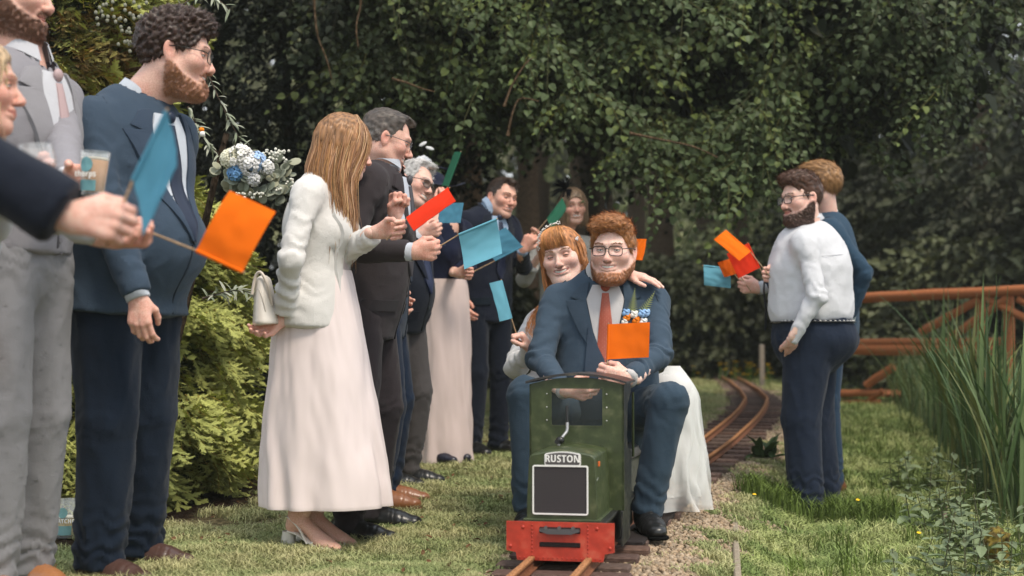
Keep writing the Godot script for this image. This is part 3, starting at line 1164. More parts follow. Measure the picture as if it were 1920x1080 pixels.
func trouser_field(J: Dictionary, o: Dictionary) -> Sdf:
	var s := Sdf.new()
	var S: float = J.S
	var lg: float = o.get("lg", 1.0)
	var hw: float = o.get("thw", 0.155) * S
	var dp: float = o.get("tdp", 0.70)
	s.cap(J.pelvis - Vector3.UP * 0.03, J.pelvis + J.up * o.get("rise", 0.09) * S, hw, hw * 0.95, 0.06, J.f0, dp, 2)
	if o.get("seat", 0.0) > 0.0: s.ell(J.pelvis - J.f0 * 0.05 - Vector3.UP * 0.03, Vector3(hw * 0.95, 0.11, o.seat), Basis(J.l0, Vector3.UP, J.f0), 0.06)
	for side in ["l", "r"]:
		var hp: Vector3 = J["hip" + side]
		var kn: Vector3 = J["kn" + side]
		var an: Vector3 = J["ank" + side]
		s.cap(hp, kn, 0.092 * S * lg, 0.070 * S * lg, o.get("lk", 0.03))
		var dn := (an - kn).normalized()
		s.cap(kn, an + dn * o.get("drop", 0.045), 0.070 * S * lg, o.get("hemr", 0.060) * S * lg, 0.02, Vector3.ZERO, 1.0, 2)
	return s

# a strip laid on the cloth: left and right edges as [across, up] from point o, thrown along dir on the field s
func patch(g: Geo, s: Sdf, o: Vector3, ax: Vector3, ay: Vector3, dir: Vector3, le: Array, ri: Array, off: float, col: Color, nu := 4, nv := 12, puff := 0.0) -> void:
	var P := PackedVector3Array()
	for j in nv:
		var t := float(j) / (nv - 1)
		var a := lerp_poly(le, t)
		var b := lerp_poly(ri, t)
		for i in nu:
			var u := float(i) / (nu - 1)
			var q := a.lerp(b, u)
			var p := s.march(o + ax * q.x + ay * q.y - dir * 0.5, dir, 1.0)
			P.append(p - dir * (off + puff * sin(PI * u)))
	g.grid(P, nv, nu, col)
	# a rim so that the strip has an edge
	var E := PackedVector3Array()
	var ring := PackedVector3Array()
	for j in nv: ring.append(P[j * nu])
	for i in range(1, nu): ring.append(P[(nv - 1) * nu + i])
	for j in range(nv - 2, -1, -1): ring.append(P[j * nu + nu - 1])
	for i in range(nu - 2, 0, -1): ring.append(P[i])
	for p in ring: E.append(p)
	for p in ring: E.append(p + dir * (off + 0.004))
	g.grid(E, 2, ring.size(), col, true)

func collar(g: Geo, J: Dictionary, r: float, col: Color, hgt := 0.036, gap := 0.35, tips := 0.055, base := 0.038) -> void:
	var up: Vector3 = (J.hx * Vector3(0, -0.05, -0.01) - J.neck).normalized()
	up = (up + J.up).normalized()
	var f: Vector3 = (J.f - up * J.f.dot(up)).normalized()
	var l := up.cross(f)
	var c: Vector3 = J.neck + up * base + f * 0.012
	var P := PackedVector3Array()
	var n := 33
	for row in 4:
		for k in n:
			var a := lerpf(gap, TAU - gap, float(k) / (n - 1))
			var dir := f * cos(a) + l * sin(a)
			var fr := pow(maxf(cos(a), 0.0), 2.0)
			var rr: float = r * [1.10, 1.02, 1.06, 1.22][row]
			var hh: float = [-0.03, hgt, hgt + 0.001, 0.004][row] - fr * [0.02, 0.030, 0.031, 0.02 + tips * 0.55][row]
			P.append(c + dir * rr + up * hh)
	g.grid(P, 4, n, col)

func shoe(g: Geo, sole: Geo, ank: Vector3, fwd: Vector3, col: Color, scol: Color, scale := 1.0, wide := 1.0) -> void:
	var f := Vector3(fwd.x, 0, fwd.z).normalized()
	var x := Transform3D(Basis(Vector3.UP.cross(f) * wide, Vector3.UP, f) * scale, Vector3(ank.x, ank.y - 0.085 * scale, ank.z))
	if not hand_cache.has("shoe"):
		var s := Sdf.new()
		s.cap(Vector3(0, 0.042, -0.045), Vector3(0, 0.085, -0.012), 0.037, 0.040, 0.03)
		s.cap(Vector3(0, 0.058, -0.01), Vector3(0, 0.036, 0.10), 0.040, 0.036, 0.03, Vector3.UP, 0.95)
		s.cap(Vector3(0.002, 0.028, 0.07), Vector3(0.0, 0.026, 0.158), 0.043, 0.036, 0.03, Vector3.UP, 0.72)
		s.cap(Vector3(0.0, 0.058, 0.055), Vector3(0, 0.066, 0.03), 0.014, 0.016, 0.014)
		s.cut(Vector3.DOWN, Vector3(0, 0.008, 0))
		s.cut(Vector3(0, 1, 0.1), Vector3(0, 0.098, 0))
		var sg := s.mesh(0.006)
		for i in sg.V.size():     # toe-cap seam, vamp creases
			var p := sg.V[i]
			sg.V[i] = p + sg.N[i] * (-0.0022 * exp(-pow((p.z - 0.118) / 0.004, 2.0)) + 0.0016 * sin(p.z * 420.0 + p.x * 60.0) * exp(-pow((p.z - 0.085) / 0.014, 2.0)))
		sg.smooth()
		for k in 4:
			var zz := 0.045 + k * 0.011
			sg.tube(spline([Vector3(-0.016, 0.081 - k * 0.004, zz), Vector3(0, 0.088 - k * 0.0045, zz + 0.003), Vector3(0.016, 0.081 - k * 0.004, zz)], 6), 0.0022, 5, Color(0.6, 0.6, 0.6))
		hand_cache["shoe"] = sg
		var s2 := Sdf.new()
		s2.cap(Vector3(0, 0.01, -0.045), Vector3(0, 0.01, 0.0), 0.040, 0.036, 0.02, Vector3.UP, 1.0)
		s2.cap(Vector3(0, 0.01, 0.0), Vector3(0.002, 0.01, 0.162), 0.037, 0.040, 0.02, Vector3.UP, 0.9)
		s2.cut(Vector3.UP, Vector3(0, 0.013, 0))
		s2.cut(Vector3.DOWN, Vector3(0, 0.0, 0))
		s2.cap(Vector3(0, -0.006, 0.028), Vector3(0, -0.006, 0.07), 0.012, 0.012, 0.004, Vector3.RIGHT, 4.0, 1)
		hand_cache["sole"] = s2.mesh(0.006)
	var a := Geo.new()
	a.add(hand_cache["shoe"], x)
	for i in a.C.size(): a.C[i] = Color(col.r * a.C[i].r, col.g * a.C[i].g, col.b * a.C[i].b)
	g.add(a)
	var b := Geo.new()
	b.add(hand_cache["sole"], x)
	b.C.fill(scol)
	sole.add(b)

# the body: one surface of head, neck, trunk, limbs and hands
func body(par: Node3D, sp: Dictionary, J: Dictionary, hd: Dictionary, bare := []) -> MeshInstance3D:
	var skin: Color = sp.head.skin
	var g := Geo.new()
	var S: float = J.S
	var s := Sdf.new()
	s.cap(J.pelvis, J.chest, 0.09 * S, 0.10 * S, 0.05, J.f, 0.7)
	s.cap(J.chest, J.neck, 0.09 * S, 0.05, 0.05, J.f, 0.7)
	s.cap(J.shl, J.shr, 0.045 * S, 0.045 * S, 0.05)
	for side in ["l", "r"]:
		s.cap(J["sh" + side], J["el" + side], 0.040 * S, 0.034 * S, 0.02)
		var back: Vector3 = J["hx" + side].basis.y.normalized() * 0.03
		s.cap(J["el" + side], J["wr" + side] - back, 0.034 * S, 0.024 * S, 0.02)
		s.cap(J["hip" + side], J["kn" + side], 0.062 * S, 0.046 * S, 0.03)
		s.cap(J["kn" + side], J["ank" + side], 0.046 * S, 0.034 * S, 0.02)
	g.add(s.mesh(sp.get("bcell", 0.02), skin))
	g.add(hd.skin, J.hx)
	var rd := Color(skin.r * 0.97, skin.g * 0.82, skin.b * 0.80)
	for side in ["l", "r"]:
		var hg := Geo.new()
		hg.add(hand(J["hp" + side]), J["hx" + side])
		var ix: Transform3D = J["hx" + side].affine_inverse()
		for i in hg.C.size():
			var q := ix * hg.V[i]
			hg.C[i] = skin.lerp(rd, clampf(0.4 + 0.8 * nz.get_noise_3dv(hg.V[i] * 45.0) + 0.5 * sm(0.09, 0.06, absf(q.y - 0.1)), 0, 1))
		g.add(hg)
	return part("body", g, mat("skin", Color.WHITE, true), par)

# a whole dressed person; returns the node. sp.suit: {jacket, trousers, shirt, tie, ...}
func person(called: String, sp: Dictionary) -> Node3D:
	rng.seed = hash(called + str(sp.label))
	var n := thing(called, sp.label, "person", sp.base, sp.get("group", ""))
	var J := skel(sp)
	sp.J = J
	var ho: Dictionary = sp.head
	var neck: Vector3 = J.hx.affine_inverse() * (J.neck - J.up * 0.02)
	var hd := head(ho, neck)
	body(n, sp, J, hd)
	var ex := Geo.new()
	if ho.get("showeyes", true):
		for e in hd.eyes:
			ex = Geo.new()
			ex.add(e, J.hx)
			part("eye", ex, mat("eye", Color.WHITE, true), n)
	if hd.has("teeth"):
		var tg := Geo.new()
		tg.add(hd.teeth, J.hx)
		part("teeth", tg, mat("eye", Color.WHITE, true), n)
	var fh := Geo.new()
	fh.add(hd.face_hair, J.hx)
	part("beard" if ho.get("beard", 0.0) > 0.002 else "eyebrows", fh, mat("hair", Color.WHITE, true), n)
	if not ho.get("longhair", false):
		var hg := Geo.new()
		hg.add(short_hair(ho), J.hx)
		part("hair", hg, mat("hair", Color.WHITE, true), n)
	if ho.has("glasses"):
		var gq: Array = ho.glasses      # colour, rim, tint, shape, size
		eyeglasses(n, J.hx, ho.get("w", 1.0), gq[0], gq[1], gq[2], gq[3], gq[4])
	if sp.has("suit"): suit(n, sp, J)
	return n

func suit(n: Node3D, sp: Dictionary, J: Dictionary) -> void:
	var o: Dictionary = sp.suit
	var cell: float = sp.get("cell", 0.012)
	var S: float = J.S
	# trousers
	if o.has("trousers"):
		var ts := trouser_field(J, o)
		var tg := ts.mesh(cell, o.trousers)
		var bends := []
		for side in ["l", "r"]:
			var an: Vector3 = J["ank" + side]
			var kn: Vector3 = J["kn" + side]
			bends.append([an + Vector3.UP * 0.05, Vector3(0.25, 1, 0.1), 0.10, o.get("stack", 0.008), 17.0])
			bends.append([kn, (an - kn).normalized(), 0.10, 0.0035, 13.0])
			bends.append([J["hip" + side] + J.f0 * 0.08, Vector3(0.3, 1, 0.2), 0.10, 0.004, 14.0])
		fold(tg, o.get("tfold", 0.007), 7.0, bends, Vector3(1.3, 0.35, 1.3))
		part("trousers", tg, mat("cloth", Color.WHITE, true), n)
	if o.has("shoes"):
		var sg := Geo.new()
		var so := Geo.new()
		for side in ["l", "r"]:
			var g1 := Geo.new()
			var g2 := Geo.new()
			var q := 1.0 if side == "l" else -1.0
			var fw: Vector3 = o.get("toe" + side, J.f0 + J.l0 * q * 0.18)
			shoe(g1, g2, J["ank" + side], fw, o.shoes, o.get("sole", o.shoes * 0.4), o.get("shoe_scale", 1.05))
			var sh := part("shoe", g1, mat("leather", Color.WHITE, true), n)
			part("sole", g2, mat("matte", Color.WHITE, true), sh)
	if not o.has("jacket"): return
	var js := jacket_field(J, o, false)
	sp.field = js
	var jm := jacket_field(J, o)
	if o.get("opening", true):
		jm.cap(J.neck - J.up * 0.05 + J.f * 0.03, J.neck + J.up * 0.2 + J.f * 0.02, sp.head.get("neck", 0.058) + 0.009, sp.head.get("neck", 0.058) + 0.025, 0.008, Vector3.ZERO, 1.0, 1)
	var jg := jm.mesh(cell, o.jacket)
	var jb := []
	for side in ["l", "r"]:
		var sh: Vector3 = J["sh" + side]
		var el: Vector3 = J["el" + side]
		var wr: Vector3 = J["wr" + side]
		jb.append([el, (wr - sh).normalized(), 0.085, o.get("sleeve_fold", 0.006), 15.0])
		jb.append([sh.lerp(el, 0.35) - J.up * 0.02, (el - sh).normalized() + J.f * 0.3, 0.08, o.get("sleeve_fold", 0.006) * 0.6, 11.0])
		jb.append([wr - (wr - el).normalized() * 0.09, (wr - el).normalized(), 0.06, o.get("sleeve_fold", 0.006) * 0.5, 16.0])
	if o.get("waistfold", 0.0) > 0.0:
		jb.append([J.pelvis + J.up * 0.10, J.up, 0.20, o.waistfold, 11.0])
	fold(jg, o.get("jfold", 0.006), 6.0, jb, o.get("jstretch", Vector3(1, 0.6, 1)))
	var jn := part(o.get("top", "jacket"), jg, mat(o.get("jkind", "cloth"), Color.WHITE, true), n)
	# front: origin on the breast, patches thrown from the front
	var O: Vector3 = J.pelvis
	var ax: Vector3 = J.l
	var ay: Vector3 = J.up
	var dir: Vector3 = -J.f
	var sg2 := Geo.new()
	var scol: Color = o.get("shirt", Color(0.7, 0.7, 0.72))
	if o.get("collar", true):
		collar(sg2, J, sp.head.get("neck", 0.058) + 0.006, scol, 0.036, 0.35, 0.055, o.get("collar_up", 0.038))
		if o.get("front", true):
			var jcg := Geo.new()
			collar(jcg, J, sp.head.get("neck", 0.058) + 0.016, o.get("lapel", o.jacket * 0.93), 0.018, 0.62, 0.02, 0.004)
			part("jacket_collar", jcg, mat("cloth", Color.WHITE, true), jn)
	if o.get("cuffs", true) and o.has("shirt"):
		for side in ["l", "r"]:
			var el: Vector3 = J["el" + side]
			var wr: Vector3 = J["wr" + side]
			var d := (wr - el).normalized()
			var cg := Geo.new()
			cg.tube(PackedVector3Array([wr - d * 0.05, wr + d * 0.008, wr + d * 0.010, wr - d * 0.02]), [0.035 * S, 0.036 * S, 0.032 * S, 0.030 * S], 18, scol, 1.0, Vector3.ZERO, false)
			part("shirt_cuff", cg, mat("cloth", Color.WHITE, true), n)
	if o.get("front", true):
		var top := 0.50 * S
		var bot: float = o.get("vee", 0.16) * S
		var vw: float = o.get("vw", 0.062) * S
		patch(sg2, js, O, ax, ay, dir, [Vector3(-vw * 0.75, top, 0), Vector3(-vw * 1.1, top - 0.06, 0), Vector3(-vw * 0.7, lerpf(top, bot, 0.6), 0), Vector3(-0.004, bot, 0)], [Vector3(vw * 0.75, top, 0), Vector3(vw * 1.1, top - 0.06, 0), Vector3(vw * 0.7, lerpf(top, bot, 0.6), 0), Vector3(0.004, bot, 0)], 0.006, scol, 9, 16)
		var jc: Color = o.get("lapel", o.jacket * 0.93)
		for q in [-1.0, 1.0]:
			var lg := Geo.new()
			var lw: float = o.get("lw", 0.075) * S
			var mid := lerpf(top, bot, 0.6)
			var inn := [Vector3(q * vw * 0.95, top + 0.012, 0), Vector3(q * vw * 1.08, top - 0.045, 0), Vector3(q * vw * 1.10, top - 0.062, 0), Vector3(q * vw * 1.10, top - 0.078, 0), Vector3(q * vw * 0.72, mid, 0), Vector3(q * 0.002, bot - 0.01, 0)]
			var outr := [Vector3(q * (vw * 0.95 + 0.036), top + 0.004, 0), Vector3(q * (vw * 1.08 + lw * 0.80), top - 0.050, 0), Vector3(q * (vw * 1.10 + lw * 0.42), top - 0.064, 0), Vector3(q * (vw * 1.10 + lw * 1.06), top - 0.066, 0), Vector3(q * (vw * 0.72 + lw * 0.66), mid, 0), Vector3(q * 0.008, bot - 0.02, 0)]
			if q > 0: patch(lg, js, O, ax, ay, dir, inn, outr, 0.012, jc, 5, 36, 0.002)
			else: patch(lg, js, O, ax, ay, dir, outr, inn, 0.012, jc, 5, 36, 0.002)
			part("lapel", lg, mat("cloth", Color.WHITE, true), jn)
		# front edge seam below the button, buttons, pockets
		for k in o.get("buttons", 2):
			var bg := Geo.new()
			var y: float = bot - 0.02 - k * 0.105 * S
			var p := js.march(O + ax * 0.012 + ay * y - dir * 0.5, dir, 1.0)
			bg.cyl(p - dir * 0.001, p - dir * 0.006, 0.010, 0.009, 12, o.get("button", o.jacket * 0.5))
			part("button", bg, mat("plastic", Color.WHITE, true), jn)
		var pg := Geo.new()
		patch(pg, js, O, ax, ay, dir, [Vector3(0.0, bot - 0.03, 0), Vector3(0.002, -0.02, 0), Vector3(0.03, o.get("hem", -0.13) * S + 0.005, 0)], [Vector3(0.004, bot - 0.03, 0), Vector3(0.006, -0.02, 0), Vector3(0.034, o.get("hem", -0.13) * S + 0.005, 0)], 0.0035, o.jacket * 0.5, 2, 14)
		part("front_edge", pg, mat("cloth", Color.WHITE, true), jn)
		if o.get("pockets", true):
			for q in [-1.0, 1.0]:
				pg = Geo.new()
				var hit := true
				for e in [-0.06, 0.06]:
					if absf(js.d(js.march(O + ax * (q * 0.12 * S + e) + ay * -0.02 - dir * 0.5, dir, 1.0))) > 0.004: hit = false
				if not hit: continue
				patch(pg, js, O, ax, ay, dir, [Vector3(q * 0.12 * S - 0.06, 0.0, 0), Vector3(q * 0.12 * S - 0.06, -0.045, 0)], [Vector3(q * 0.12 * S + 0.06, 0.012, 0), Vector3(q * 0.12 * S + 0.06, -0.035, 0)], 0.005, o.jacket * 0.9, 6, 3)
				part("pocket_flap", pg, mat("cloth", Color.WHITE, true), jn)
		if o.has("tie"):
			var tg2 := Geo.new()
			var tb: float = o.get("tie_end", 0.14) * S
			patch(tg2, js, O, ax, ay, dir, [Vector3(-0.014, top - 0.035, 0), Vector3(-0.026, lerpf(top, tb, 0.45), 0), Vector3(-0.037, tb + 0.03, 0), Vector3(-0.004, tb - 0.03, 0)], [Vector3(0.014, top - 0.035, 0), Vector3(0.026, lerpf(top, tb, 0.45), 0), Vector3(0.037, tb + 0.03, 0), Vector3(0.004, tb - 0.03, 0)], 0.011, o.tie, 7, 18, 0.006)
			var kp := js.march(O + ay * (top - 0.012) - dir * 0.5, dir, 1.0)
			tg2.ball(kp - dir * 0.012 + ay * 0.004, Vector3(0.020, 0.021, 0.013), Basis(ax, ay, -dir), 14, o.tie)
			var tm: StandardMaterial3D = o.get("tie_mat", mat("satin", Color.WHITE, true))
			part("tie", tg2, tm, n)
	part("shirt" if not o.get("shirt_is_top", false) else "shirt_collar", sg2, mat("cloth", Color.WHITE, true), n)
	# arm seams: a sewn ridge round the sleeve head
	for side in ["l", "r"]:
		var se := Geo.new()
		var q := 1.0 if side == "l" else -1.0
		var sh: Vector3 = J["sh" + side]
		var el: Vector3 = J["el" + side]
		var axis: Vector3 = ((sh - el).normalized() * 0.35 + J.l * q).normalized()
		var u: Vector3 = axis.cross(J.f).normalized()
		var v: Vector3 = axis.cross(u)
		var pts := PackedVector3Array()
		for k in 15:
			var a := TAU * k / 14.0
			var dd: Vector3 = u * cos(a) + v * sin(a)
			if dd.dot(J.l * q - J.up) > 0.75: continue
			var p := jm.march(sh - J.l * q * 0.012 + dd * 0.25, -dd, 0.3)
			if (p - sh).length() < 0.12 * S: pts.append(p - dd * 0.0012)
		if pts.size() > 3: se.tube(pts, 0.0028, 5, o.jacket * 0.7, 1.0, Vector3.ZERO, false)
		part("sleeve_seam", se, mat("cloth", Color.WHITE, true), jn)

func skirt(g: Geo, top: Vector3, bot: Vector3, l: Vector3, f: Vector3, r0: Vector2, r1: Vector2, pleats: float, amp: float, col: Color, rows := 40, cols := 120, seedv := 0.0, curve := 1.0) -> void:
	var P := PackedVector3Array()
	for i in rows:
		var t := float(i) / (rows - 1)
		var tt := pow(t, curve)
		for j in cols:
			var a := TAU * j / cols
			var ph := a * pleats + sin(a * 3.0 + seedv) * 1.1 + nz.get_noise_2d(t * 1.5 + seedv, cos(a) * 1.3) * 2.0
			var w := sin(ph)
			w = signf(w) * pow(absf(w), 0.8)
			var k := 1.0 + amp * pow(t, 1.2) * w + 0.015 * nz.get_noise_3d(cos(a) * 4.0, t * 5.0, sin(a) * 4.0 + seedv)
			P.append(top.lerp(bot, t) + l * cos(a) * lerpf(r0.x, r1.x, tt) * k + f * sin(a) * lerpf(r0.y, r1.y, tt) * k)
	for k in 2:      # turned hem
		for j in cols:
			var q := P[(rows - 1) * cols + j]
			var c := bot
			P.append(q.lerp(c, 0.02 if k == 0 else 0.05) + (top - bot) * (0.0 if k == 0 else 0.03))
	g.grid(P, rows + 2, cols, col, true)
# ---------------------------------------------------------------- ground
const TRACK := [[2.0, -0.36], [3.4, -0.10], [4.8, 0.165], [6.0, 0.42], [7.5, 0.83], [9.2, 1.34], [11.0, 1.82], [12.7, 2.18], [15.0, 2.50], [18.0, 2.86], [22.0, 3.26], [27.0, 3.55], [33.0, 3.65], [42.0, 3.4]]

func track_x(d: float) -> float:
	if d <= TRACK[0][0]: return TRACK[0][1]
	for i in TRACK.size() - 1:
		if d <= TRACK[i + 1][0]:
			var t: float = (d - TRACK[i][0]) / (TRACK[i + 1][0] - TRACK[i][0])
			var a: float = TRACK[maxi(i - 1, 0)][1]
			var e: float = TRACK[mini(i + 2, TRACK.size() - 1)][1]
			return cubic_interpolate(TRACK[i][1], TRACK[i + 1][1], a, e, t)
	return TRACK[TRACK.size() - 1][1]

func bank_x(d: float) -> float:
	return 2.02 + (d - 5.5) * 0.205

func rise(d: float) -> float:
	return 0.22 * sm(5.5, 13.0, d) + 0.45 * sm(24.0, 45.0, d)

func ground_y(x: float, z: float) -> float:
	var d := -z
	var r := x - track_x(d)
	var h := rise(d)
	h -= 0.15 * sm(0.35, 0.85, r) * sm(22.0, 15.0, d)
	h -= 0.62 * sm(0.0, 0.7, x - bank_x(d)) * sm(20.0, 15.5, d)
	h += 0.012 * nz.get_noise_2d(x * 1.3, z * 1.3) * sm(0.15, 0.5, absf(r))
	return h

func on_ground(x: float, z: float) -> Vector3:
	return Vector3(x, ground_y(x, z), z)

func gravel_w(x: float, z: float) -> float:
	var r := x - track_x(-z)
	var n := nz.get_noise_2d(x * 2.6, z * 2.6) * 0.10 + nz.get_noise_2d(x * 9.0, z * 9.0) * 0.05
	return sm(0.30, 0.18, -r + n - 0.05 * sm(6, 9, -z)) * sm(0.50, 0.31, r + n * 1.9 - 0.10 * sm(9.0, 7.0, -z))

func build_ground() -> void:
	var g := Geo.new()
	var zs := []
	var z := 1.5
	while z > -70.0:
		zs.append(z)
		z -= 0.09 + 0.035 * maxf(0.0, -z - 3.0) * 0.6
	var cols := 150
	var P := PackedVector3Array()
	var C := PackedColorArray()
	for zz in zs:
		var span: float = 5.0 + maxf(0.0, -zz) * 0.9
		for i in cols:
			var u := float(i) / (cols - 1) * 2.0 - 1.0
			var x: float = span * (0.6 * u + 0.4 * u * u * u) + 0.3
			P.append(on_ground(x, zz))
			var n := nz.get_noise_2d(x * 1.1, zz * 1.1) + 0.5 * nz.get_noise_2d(x * 4.0, zz * 4.0)
			var c := Color(0.22, 0.21, 0.09).lerp(Color(0.30, 0.24, 0.13), clampf(0.4 + n * 0.6, 0, 1))
			if x > track_x(-zz) + 0.5: c = Color(0.19, 0.205, 0.085)
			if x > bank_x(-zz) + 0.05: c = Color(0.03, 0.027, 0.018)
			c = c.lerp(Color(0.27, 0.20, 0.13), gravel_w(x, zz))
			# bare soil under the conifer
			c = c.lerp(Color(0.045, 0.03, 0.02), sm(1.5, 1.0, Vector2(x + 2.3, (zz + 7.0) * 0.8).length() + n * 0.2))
			C.append(c)
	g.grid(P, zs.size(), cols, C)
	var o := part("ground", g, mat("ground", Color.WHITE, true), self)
	o.set_meta("kind", "structure")
	# pond
	var w := Geo.new()
	w.quad(Vector3(1.5, -0.40, 2.0), Vector3(16, -0.40, 2.0), Vector3(16, -0.40, -24), Vector3(1.5, -0.40, -24), Color.WHITE)
	var wm := StandardMaterial3D.new()
	wm.albedo_color = Color(0.05, 0.06, 0.045)
	wm.roughness = 0.06
	wm.metallic_specular = 0.5
	wm.normal_enabled = true
	wm.uv1_triplanar = true
	wm.uv1_scale = Vector3.ONE * 0.6
	wm.normal_texture = noise_tex(FastNoiseLite.TYPE_SIMPLEX, 0.02, 4, 512, true, 2.0)
	wm.normal_scale = 0.12
	var wo := part("pond_water", w, wm, self)
	wo.set_meta("kind", "structure")

# ---------------------------------------------------------------- grass, gravel
func blade_clump(n: int, h: float, w: float, spread: float, bend: float) -> ArrayMesh:
	var g := Geo.new()
	for k in n:
		var a := rng.randf() * TAU
		var b := Vector3(cos(a), 0, sin(a)) * spread * sqrt(rng.randf())
		var d := Vector3(cos(a * 3.1 + k), 0, sin(a * 3.1 + k))
		var hh := h * rng.randf_range(0.5, 1.15)
		var s := d.cross(Vector3.UP) * w * rng.randf_range(0.6, 1.2) * 0.5
		var m := b + Vector3.UP * hh * 0.55 + d * hh * bend * 0.25
		var t := b + Vector3.UP * hh * (1.0 - bend * 0.35) + d * hh * bend
		var c := Color.WHITE * rng.randf_range(0.75, 1.2)
		if rng.randf() < 0.14: c = Color(c.r * 1.7, c.g * 1.25, c.b * 1.3)
		g.quad(b - s, b + s, m + s * 0.8, m - s * 0.8, c)
		g.tri(m - s * 0.8, m + s * 0.8, t, c)
	for i in g.N.size(): g.N[i] = (g.N[i] * 0.35 * signf(g.N[i].y + 0.001) + Vector3.UP).normalized() if false else g.N[i]
	return g.mesh()

func build_grass() -> void:
	rng.seed = 41
	var shorts: Array[Transform3D] = []
	var scol := PackedColorArray()
	var longs: Array[Transform3D] = []
	var lcol := PackedColorArray()
	for k in 150000:
		var d := 3.9 + 22.0 * pow(rng.randf(), 2.1)
		var half := d * 0.375 + 0.3
		var x := rng.randf_range(-half, half)
		var z := -d
		var gw := gravel_w(x, z)
		if rng.randf() < gw * 0.985: continue
		var r := x - track_x(d)
		if x > bank_x(d) + 0.25: continue
		if Vector2(x + 2.3, (z + 7.0) * 0.8).length() < 1.25 + 0.3 * nz.get_noise_2d(x * 3.0, z * 3.0): continue
		var n := nz.get_noise_2d(x * 1.1, z * 1.1) * 0.5 + 0.5 * nz.get_noise_2d(x * 4.0, z * 4.0) + 0.3 * nz.get_noise_2d(x * 15.0, z * 15.0)
		var sc := 1.0 + d * 0.045
		if r > 0.55:
			var lush := sm(0.5, 1.1, r)
			if rng.randf() < 0.25: continue
			var s := sc * rng.randf_range(0.7, 1.25) * (0.55 + 0.5 * lush) * (1.0 + 0.35 * n)
			var b := Basis(Vector3.UP, rng.randf() * TAU).scaled(Vector3(sc, s, sc))
			longs.append(Transform3D(b, on_ground(x, z) - Vector3.UP * 0.006))
			var c := Color(0.31, 0.37, 0.125).lerp(Color(0.46, 0.48, 0.21), clampf(0.45 + n * 0.8, 0, 1))
			c = c.lerp(Color(0.21, 0.275, 0.09), sm(0.1, 0.5, nz.get_noise_2d(x * 1.7 + 9.0, z * 1.7)))
			lcol.append(c * rng.randf_range(0.75, 1.2))
		else:
			var s := sc * rng.randf_range(0.6, 1.2) * (1.0 - 0.4 * gw)
			var b := Basis(Vector3.UP, rng.randf() * TAU).scaled(Vector3(sc, s * (1.0 + 0.4 * n), sc))
			shorts.append(Transform3D(b, on_ground(x, z) - Vector3.UP * 0.004))
			var c := Color(0.29, 0.34, 0.14).lerp(Color(0.46, 0.43, 0.22), clampf(0.42 + n * 0.9, 0, 1))
			scol.append(c * rng.randf_range(0.75, 1.2))
	var gm := mat("needle", Color.WHITE, true)
	var a := multi("lawn_grass", blade_clump(12, 0.036, 0.0042, 0.030, 0.8), gm, shorts, scol, self)
	a.set_meta("kind", "stuff")
	tag(a, "short mown grass of the lawn left of the track", "grass")
	var b2 := multi("bank_grass", blade_clump(11, 0.062, 0.0050, 0.036, 0.85), gm, longs, lcol, self)
	b2.set_meta("kind", "stuff")
	tag(b2, "long lush grass on the bank beside the pond", "grass")
	# tall tufts round the man's feet and along the bank
	var tall: Array[Transform3D] = []
	var tcol := PackedColorArray()
	var feet := at(1520, 950, 7.35)
	for k in 700:
		var x: float
		var z: float
		if k < 220:
			var an := rng.randf() * TAU
			var rr := 0.34 * sqrt(rng.randf())
			x = feet.x + cos(an) * rr * 1.2
			z = feet.z + 0.18 + sin(an) * rr * 0.7
		else:
			var d := 4.2 + 11.0 * pow(rng.randf(), 1.4)
			x = lerpf(track_x(d) + 0.75, bank_x(d) + 0.2, rng.randf())
			z = -d
			if nz.get_noise_2d(x * 2.0 + 40.0, z * 2.0) < 0.05: continue
		tall.append(Transform3D(Basis(Vector3.UP, rng.randf() * TAU).scaled(Vector3.ONE * rng.randf_range(0.6, 1.15)), on_ground(x, z)))
		tcol.append(Color(0.11, 0.155, 0.035) * rng.randf_range(0.7, 1.3))
	var tl := multi("grass_tufts", blade_clump(13, 0.17, 0.006, 0.05, 0.6), gm, tall, tcol, self)
	tl.set_meta("kind", "stuff")
	tag(tl, "tall grass tufts round the feet of the man in the white shirt", "grass")
	# gravel
	var rg := Geo.new()
	rg.ball(Vector3.ZERO, Vector3(1, 0.7, 0.85), Basis.IDENTITY, 7, Color.WHITE)
	for i in rg.V.size(): rg.V[i] *= 1.0 + 0.28 * nz.get_noise_3dv(rg.V[i] * 1.7)
	rg.smooth()
	var st: Array[Transform3D] = []
	var stc := PackedColorArray()
	for k in 60000:
		var d := 4.0 + 12.0 * pow(rng.randf(), 1.6)
		var x := track_x(d) + rng.randf_range(-0.5, 0.85)
		if rng.randf() > gravel_w(x, -d): continue
		var s := rng.randf_range(0.004, 0.011) * (1.0 + d * 0.03)
		st.append(Transform3D(Basis(Vector3(rng.randf(), rng.randf(), rng.randf()).normalized(), rng.randf() * TAU).scaled(Vector3.ONE * s), on_ground(x, -d) + Vector3.UP * s * 0.3))
		var v := rng.randf_range(0.6, 1.3)
		stc.append(Color(0.33 * v, 0.235 * v, 0.15 * v).lerp(Color(0.40, 0.34, 0.265) * v, rng.randf() * 0.6))
	var gr := multi("gravel", rg.mesh(), mat("matte", Color.WHITE, true), st, stc, self)
	gr.set_meta("kind", "stuff")
	tag(gr, "pale beige gravel ballast along the miniature track", "gravel")
	# fallen brown leaf litter on the lawn
	var lt: Array[Transform3D] = []
	var ltc := PackedColorArray()
